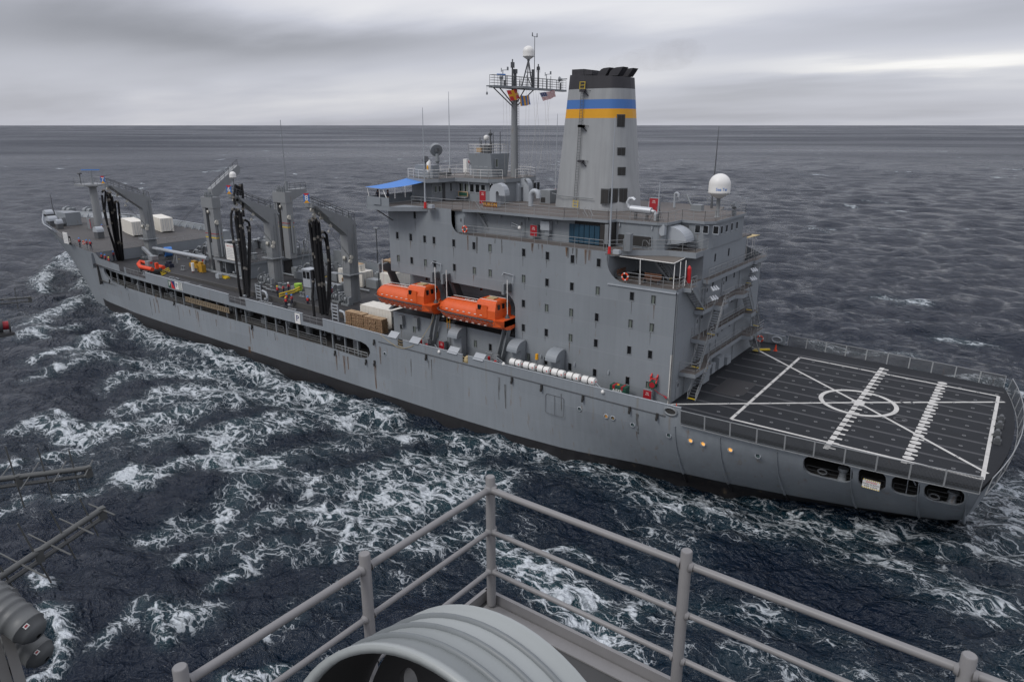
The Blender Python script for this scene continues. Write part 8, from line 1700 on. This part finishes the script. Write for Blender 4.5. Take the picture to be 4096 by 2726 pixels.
# ------------------------------------------------------------------ crew
def person_mesh(pose=0, trousers='navy', shirt='navy'):
    """one continuous figure grown from a skeleton of joints"""
    sw = .10 if pose == 0 else .26
    J = {'pelvis': (0, 0, .95, .15), 'waist': (0, 0, 1.12, .135), 'chest': (0, .01, 1.34, .17), 'neck': (0, .01, 1.50, .06), 'head': (0, -.02, 1.64, .105), 'crown': (0, -.01, 1.74, .075)}
    for s, n in ((-1, 'l'), (1, 'r')):
        st = sw * s if pose == 1 else 0
        J[n + 'hip'] = (s * .10, 0, .90, .095); J[n + 'knee'] = (s * .12, -.03 - st * .5, .50, .065); J[n + 'ankle'] = (s * .13, -st, .09, .045); J[n + 'toe'] = (s * .15, -.15 - st, .04, .04)
        J[n + 'sh'] = (s * .20, 0, 1.43, .065); J[n + 'el'] = (s * .28, .03, 1.15, .047); J[n + 'wr'] = (s * .24, -.16 - (.1 if pose == 2 else 0), .98 + (.22 if pose == 2 else 0), .035); J[n + 'hand'] = (s * .21, -.24 - (.12 if pose == 2 else 0), .95 + (.25 if pose == 2 else 0), .036)
    E_ = [('pelvis', 'waist'), ('waist', 'chest'), ('chest', 'neck'), ('neck', 'head'), ('head', 'crown')]
    for n in 'lr': E_ += [('pelvis', n + 'hip'), (n + 'hip', n + 'knee'), (n + 'knee', n + 'ankle'), (n + 'ankle', n + 'toe'), ('chest', n + 'sh'), (n + 'sh', n + 'el'), (n + 'el', n + 'wr'), (n + 'wr', n + 'hand')]
    ks = list(J); me = bpy.data.meshes.new('sk'); me.from_pydata([J[k][:3] for k in ks], [(ks.index(a), ks.index(b0)) for a, b0 in E_], [])
    o_ = bpy.data.objects.new('sk', me); COL.objects.link(o_); md = o_.modifiers.new('s', 'SKIN'); sv = me.skin_vertices[0].data
    for i, k in enumerate(ks): sv[i].radius = (J[k][3], J[k][3]); sv[i].use_root = (k == 'pelvis')
    sb = o_.modifiers.new('d', 'SUBSURF'); sb.levels = 1; bpy.context.view_layer.update()
    out = bpy.data.meshes.new_from_object(o_.evaluated_get(bpy.context.evaluated_depsgraph_get())); bpy.data.objects.remove(o_); out.name = 'body'
    for q in (trousers, shirt, 'skin', 'hose_black'): out.materials.append(MAT[q])
    for p in out.polygons:
        c = p.center; p.material_index = 3 if c.z < .12 else (0 if c.z < .97 and abs(c.x) < .2 else (2 if c.z > 1.50 or (c.y < -.17 and c.z < 1.35 and c.z > .85) else 1)); p.use_smooth = True
    return out
bodies = {(p, t): person_mesh(p, t[0], t[1]) for p in (0, 1, 2) for t in (('navy', 'navy'),)}
bodies[(0, 'k')] = person_mesh(0, 'khaki', 'navy'); bodies[(0, 'd')] = person_mesh(0, 'denim', 'navy'); bodies[(0, 'o')] = person_mesh(0, 'khaki', 'navy')
vestm = MB(); vestm.smooth = True
rows = [[(w * math.cos(t_), .01 + d_ * math.sin(t_), z) for t_ in [2 * math.pi * k / 12 for k in range(12)]] for z, w, d_ in ((1.14, .17, .16), (1.24, .185, .18), (1.36, .19, .185), (1.45, .15, .13), (1.5, .09, .09))]
vestm.add([p for q in rows for p in q], [(i * 12 + j, i * 12 + (j + 1) % 12, (i + 1) * 12 + (j + 1) % 12, (i + 1) * 12 + j) for i in range(4) for j in range(12)])
helm = MB(); helm.lathe([(.15, 0), (.14, .03), (.125, .08), (.09, .13), (.03, .155)], (0, -.01, 1.67), 10)
def data(mb, mm, nm):
    o_ = mb.build(nm, mm, None, origin=(0, 0, 0)); me = o_.data; bpy.data.objects.remove(o_); return me
vest_me = {c: data(vestm, c, 'life_vest') for c in ('vest_red',)}; helm_me = {c: data(helm, c, 'helmet') for c in ('tarp_blue', 'yellow', 'white', 'green')}
hair = MB(); hair.lathe([(.118, -.05), (.12, .03), (.09, .1), (.03, .125)], (0, 0, 1.66), 10); hair_me = data(hair, 'hose_black', 'hair')
def crew(p, label, hat, pose=0, rz=0.0, vest=True, kind=('navy', 'navy'), s=1.0):
    o_ = bpy.data.objects.new('person', bodies[(pose, kind)] if (pose, kind) in bodies else bodies[(0, kind)]); COL.objects.link(o_); o_.location = p; WO[o_.name] = np.array(p, dtype=float); o_.rotation_euler = (0, 0, rz); o_.scale = (s, s, s)
    tag(o_, label, 'person', 'crew on deck')
    for nm, me_ in ((('life_vest', vest_me['vest_red']),) if vest else ()) + ((('helmet', helm_me[hat]),) if hat else (('hair', hair_me),)):
        c = bpy.data.objects.new(nm, me_); COL.objects.link(c); c.parent = o_
    return o_
zc = 7.41
for (p, lb, hat, po, rz) in (
    ((-68.97, 6.81, 7.41), 'person in a yellow helmet and red vest, left of the group at the yellow barrier', 'yellow', 0, .3), ((-69.06, 7.97, 7.41), 'person in a green helmet and red vest leaning by the yellow barrier', 'green', 2, -.3), ((-69.55, 9.30, 7.41), 'person in a white helmet and red vest by the lime drum', 'white', 0, -.8),
    ((-63.47, 4.55, 7.41), 'person in a blue helmet behind the crouching yellow helmet', 'tarp_blue', 0, .4), ((-62.29, 4.59, 7.41), 'person in a blue helmet striding on the open deck', 'tarp_blue', 1, -.5), ((-61.62, 3.04, 7.41), 'person in a yellow helmet close to the bulwark rail', 'yellow', 2, .8),
    ((-59.51, 5.39, 7.41), 'person in a blue helmet left of the aft hose bundle', 'tarp_blue', 0, .6), ((-61.30, 11.29, 7.41), 'person in a blue helmet right of the aft hose bundle', 'tarp_blue', 0, -.2),
    ((-120.05, 1.92, 10.10), 'person in a yellow helmet at the left end of the forward station', 'yellow', 0, .2), ((-117.22, 1.69, 10.10), 'person in a blue helmet second from the left at the forward station', 'tarp_blue', 2, .2), ((-115.63, 1.61, 10.10), 'person in a blue helmet in the middle of the forward station', 'tarp_blue', 0, -.4), ((-112.74, 0.97, 10.10), 'person in a yellow helmet nearest the bulwark at the forward station', 'yellow', 2, .5), ((-119.05, 3.74, 10.10), 'person in a blue helmet standing at the back of the forward station', 'tarp_blue', 0, 1.0), ((-117.77, 4.10, 10.10), 'person in a blue helmet beside the forward hoses', 'tarp_blue', 0, -.6)):
    crew((p[0], max(p[1], .8), 7.41 + sheer(p[0])), lb, hat, po, rz, s=1.08)
for (u, lb, rz) in (((-124.26, 1.00, 11.55), 'person in a blue helmet, left of the three at the bow rail', .4), ((-121.55, 1.20, 11.67), 'person in a blue helmet, middle of the three at the bow rail', -.3), ((-120.53, 1.40, 11.74), 'person in a blue helmet, right of the three at the bow rail', .8)):
    crew((u[0], u[1], foc_z(u[0]) + .01), lb, 'tarp_blue', 0, rz, s=1.1)
b_ = (-137.37, 11.16, 10.60); crew((b_[0], b_[1], foc_z(b_[0]) + .01), 'person in a blue helmet standing among the foredeck gear', 'tarp_blue', 0, .2, s=1.08)
b_ = (-37.43, 9.17, 24.61); crew((b_[0], b_[1], 24.61), 'person in khaki trousers in the shade of the wheelhouse', None, 0, .2, False, 'k', 1.03); b_ = (-36.67, 9.07, 24.61); crew((b_[0], b_[1], 24.61), 'person in blue jeans in the shade of the wheelhouse', None, 0, -.2, False, 'd', 1.03)
crew((-38.3, 1.1, 24.61), 'person in black under the blue awning at the outer end', None, 2, .4, False); crew((-37.0, 1.5, 24.61), 'person in a brown jacket under the blue awning', None, 0, -.4, False, 'o')
# smoke from the funnel
m = MB(); m.smooth = True; pts = []
for k in range(9): f = k / 8; pts.append((-17.6 + f * 12, 15 + f * 4, 39.7 + 1.7 * f ** .8))
m.tube(pts, [.3, .6, .9, 1.15, 1.4, 1.6, 1.7, 1.5, .5], 12); SM = m.build('smoke', 'white'); SM['kind'] = 'stuff'; SM['label'] = 'faint brown exhaust haze drifting aft from the funnel top'
sm = bpy.data.materials.new('exhaust_smoke'); sm.use_nodes = True; t = sm.node_tree; t.nodes.remove(t.nodes['Principled BSDF']); pv = t.nodes.new('ShaderNodeVolumePrincipled'); pv.inputs['Color'].default_value = (.45, .40, .37, 1)
tcn = t.nodes.new('ShaderNodeNewGeometry'); nz = t.nodes.new('ShaderNodeTexNoise'); nz.inputs['Scale'].default_value = .9; nz.inputs['Detail'].default_value = 4; t.links.new(tcn.outputs['Position'], nz.inputs[0])
t.links.new(math_node(t, 'MULTIPLY', math_node(t, 'SUBTRACT', nz.outputs[0], .30, clamp=True), .20), pv.inputs['Density']); t.links.new(pv.outputs[0], t.nodes['Material Output'].inputs['Volume']); SM.data.materials.clear(); SM.data.materials.append(sm)

# ------------------------------------------------------------------ the viewer's own ship: guard rail, lamp drum, aerials, canisters
r = thing('guard_rail', 'grey pipe guard rail meeting in a corner at the front of the picture', 'railing', (23.3, -54.32, 30.17))
ZB, ZT = 30.17, 31.29
posts = [(23.3, -54.32), (23.3, -55.55), (23.3, -56.72), (24.86, -54.34), (26.34, -54.34), (27.9, -54.34), (23.3, -58.0)]
for x, y in posts:
    m = MB(); m.lathe([(.036, 0), (.036, ZT - ZB - .006), (.031, ZT - ZB)], (x, y, ZB), 18); m.build('post', 'own_grey', r)
for z, rr in ((31.185, .0245), (30.83, .019), (30.48, .019)):
    ys_ = [-59.5, -56.72, -55.55, -54.32]; xs_ = [23.3, 24.86, 26.34, 27.9, 29.5]
    for a, c in zip(ys_[:-1], ys_[1:]): m = MB(); m.cyl((23.3, a, z), (23.3, c, z), rr, n=16); m.build('rail', 'own_grey', r)
    for a, c in zip(xs_[:-1], xs_[1:]): m = MB(); m.cyl((a, -54.33, z), (c, -54.33, z), rr, n=16); m.build('rail', 'own_grey', r)
    for x, y in posts:
        for d_ in (((0, 1), (0, -1)) if x < 23.5 else ((1, 0), (-1, 0))) + (((1, 0),) if (x, y) == (23.3, -54.32) else ()):
            m = MB(); m.lathe([(rr + .012, 0.030), (rr + .001, .052)], (x, y, z), 14, R=Vector((d_[0], d_[1], 0)).to_track_quat('Z', 'Y').to_matrix(), cap=False); m.build('weld_collar', 'own_grey', r)
r = thing('platform', 'grey steel platform edge with a raised coaming under the guard rail', 'platform', (25, -57, 30.0))
m = MB(); m.bb((23.22, -62, 30.05), (31, -54.27, 30.14)); m.build('deck', 'own_dark', r)
m = MB(); m.bb((23.20, -54.28, 30.05), (31, -54.25, 30.235)); m.bb((23.19, -62, 30.05), (23.22, -54.25, 30.235)); m.build('coaming', 'own_grey', r)
m = MB(); m.bb((23.26, -54.4, 30.141), (31, -54.29, 30.152)); m.build('ledge', 'own_grey', r)
r = thing('lamp_drum', 'ribbed pale grey lamp drum with a dark hollow end at the bottom', 'lamp', (25.17, -56.8, 30.14))
C0_ = Vector((25.169, -57.002, 31.874)); AX = Vector((-0.0089, 0.9744, -0.2248)).normalized(); Rq = AX.to_track_quat('Z', 'Y').to_matrix(); RD, LD = .56, .345
m = MB(); prof = [(RD - .022, .02), (RD - .022, -.005), (RD + .004, -.012), (RD + .004, .018), (RD - .008, .024)]
prof += [(RD - .008, LD - .02), (RD + .004, LD - .012), (RD + .004, LD)]
m.lathe(prof, C0_, 72, R=Rq, cap=False); m.build('shell', 'own_drum', r)
mat('own_rib_shade', (.15, .165, .17), .45, .1, 6)  # darker than the drum: shade line of each raised bead put into the colour
for k in range(1, 4):
    z = LD * k / 4; m = MB(); m.lathe([(RD - .009, z - .008), (RD + .003, z - .006), (RD + .006, z), (RD + .003, z + .006), (RD - .009, z + .008)], C0_, 72, R=Rq, cap=False); m.build('rib', 'own_rib_shade', r)
m = MB(); m.lathe([(RD - .023, .02), (RD - .023, LD - .03)], C0_, 72, R=Rq, cap=False); m.build('lining', 'void_dark', r)
# back plate with round lightening holes
bp_ = MB(); hs = [[(q[0] + .042 * math.cos(k * math.pi / 8), q[1] + .055 * math.sin(k * math.pi / 8)) for k in range(16)] for q in ((.16, .30), (.34, .20), (-.10, .33), (-.3, .2), (.40, -.05))]
sheet(bp_, [((RD - .04) * math.cos(k * math.pi / 32), (RD - .04) * math.sin(k * math.pi / 32)) for k in range(64)], hs, lambda u, v, d: C0_ + Rq @ Vector((u, v, LD - .035 + d)), .02)
bp_.build('back_plate', 'void_dark', r)
m = MB(); m.cyl(C0_ + AX * .17 + Vector((0, 0, -.4)), (25.17, -56.85, 30.15), .13, n=14); m.bb((24.9, -57.1, 30.142), (25.45, -56.6, 30.2)); m.build('pedestal', 'own_drum', r)
# log-periodic aerials reaching out from the ship's side
def log_aerial(a, b_, n, label, spread=1.0, r_=.045):
    a, b_ = Vector(a), Vector(b_); d = (b_ - a).normalized(); r = thing('boom_aerial', label, 'aerial', a, 'boom aerials on the left'); side_ = d.cross(Vector((0, 0, 1))).normalized(); up_ = side_.cross(d)
    m = MB(); m.cyl(a, b_, r_, n=10); m.build('boom', 'own_boom', r); m = MB(); m.cyl(a - up_ * .13, b_ - up_ * .13, r_ * .7, n=8); m.build('lower_tube', 'own_boom', r)
    for k in range(n):
        f = 1 - (k + .15) / n; p = a.lerp(b_, f); L_ = spread * (.30 + .38 * min(1, (1 - f) * 1.6)); m = MB(); w_ = ((up_ if k % 2 else side_) - d * .12).normalized()
        m.cyl(p, p + w_ * L_, .012, n=5); m.cyl(p, p - w_ * L_, .012, n=5); m.build('element', 'own_boom', r)
    for f in (.985, .62, .3): m = MB(); p = a.lerp(b_, f); m.box(p - up_ * .06, (.09, .09, .19)); m.build('bracket', 'own_boom', r)
mat('own_boom', (.085, .088, .085), .5, .1, 5)
log_aerial((13.37, -56.13, 28.61), (14.56, -53.84, 28.45), 13, 'straight boom aerial with crossed rods, upper of the two on the left', 1.0)
log_aerial((16.82, -56.87, 28.22), (16.12, -54.33, 28.49), 13, 'slanted boom aerial with crossed rods, lower of the two on the left', 1.0)
log_aerial((1.25, -52.76, 28.90), (0.12, -49.49, 28.37), 8, 'distant thin aerial at the left edge of the picture', .9, .03)
r = thing('side_lamp', 'dark red side lamp at the left edge of the picture', 'lamp', (3.75, -51.56, 28.42)); a = Vector((3.71, -51.64, 28.49)); b_ = Vector((3.80, -51.36, 28.47)); m = MB(); m.cyl(a.lerp(b_, .55), b_, .12, n=12); m.build('lens', 'red', r); m = MB(); m.cyl(a, a.lerp(b_, .54), .19, n=12); m.build('cap', 'own_dark', r); m = MB(); m.cyl(b_, b_ + (b_ - a).normalized() * .04, .18, n=12); m.box((a + b_) / 2 + Vector((0, 0, -.24)), (.4, .4, .08)); m.build('housing', 'own_dark', r)
# grey canisters stacked on the side of the ship
mat('canister_grey', (.10, .105, .105), .5, .12, 3)
def canister(p, q, R0, label):
    p, q = Vector(p), Vector(q); r = thing('grey_canister', label, 'canister', p, 'grey liferaft canisters at lower left'); ax_ = (q - p); L_ = ax_.length; Rm = ax_.to_track_quat('Z', 'Y').to_matrix()
    m = MB(); prof = [(.05, 0), (R0 * .9, 0), (R0, .06)]
    for k in range(1, 5): z = L_ * k * .14; prof += [(R0, z - .03), (R0 * 1.07, z - .015), (R0 * 1.07, z + .015), (R0, z + .03)]
    prof += [(R0, L_ * .78), (R0 * 1.04, L_ * .785), (R0 * 1.04, L_ * .80), (R0 * .97, L_ * .805), (R0 * .82, L_ * .92), (R0 * .5, L_ * .985), (.03, L_)]
    m.lathe(prof, p, 24, R=Rm, cap=False); m.build('shell', 'canister_grey', r)
    e = p + ax_ * .93; n_ = (CAM - e).normalized(); side_ = n_.cross(Vector((0, 0, 1))).normalized(); up_ = side_.cross(n_); c_ = None
    a0 = ax_.normalized(); nn_ = (n_ - a0 * n_.dot(a0)).normalized(); sd_ = a0.cross(nn_); c_ = p + ax_ * .86 + nn_ * (R0 * .925); s_ = R0 * .15; tl_ = (a0 - nn_ * .55).normalized()
    m = MB(); m.add([c_ - sd_ * s_ - tl_ * s_ * .8 + nn_ * .03, c_ + sd_ * s_ - tl_ * s_ * .8 + nn_ * .03, c_ + sd_ * s_ + tl_ * s_ * .8 + nn_ * .03, c_ - sd_ * s_ + tl_ * s_ * .8 + nn_ * .03], [(0, 1, 2, 3)]); m.m(1); m.add([c_ - sd_ * s_ * .6 - tl_ * s_ * .4 + nn_ * .035, c_ + sd_ * s_ * .6 - tl_ * s_ * .4 + nn_ * .035, c_ + sd_ * s_ * .6 + tl_ * s_ * .35 + nn_ * .035, c_ - sd_ * s_ * .6 + tl_ * s_ * .35 + nn_ * .035], [(0, 1, 2, 3)]); m.build('sticker', ['white', 'red'], r)
canister((16.55, -56.12, 28.49), (17.13, -55.85, 28.20), .175, 'grey canister half hidden at the left edge, highest of the three')
canister((17.22, -56.10, 28.55), (17.87, -55.87, 28.18), .185, 'grey canister in front, middle of the three at lower left')
canister((16.99, -55.94, 27.81), (17.46, -55.74, 27.55), .18, 'grey canister lowest of the three at lower left')
r = thing('canister_rack', 'dark steel rack holding the grey canisters at lower left', 'rack', (17.40, -56.14, 27.51)); m = MB()
for a, c in (((17.13, -56.12, 28.11), (18.20, -56.32, 27.74)), ((17.37, -56.05, 28.12), (18.41, -56.25, 27.81)), ((17.53, -56.35, 27.98), (17.72, -56.09, 27.78)), ((17.92, -56.48, 27.91), (18.13, -56.13, 27.72))): m.beam(a, c, .10)
m.build('frame', 'own_dark', r)
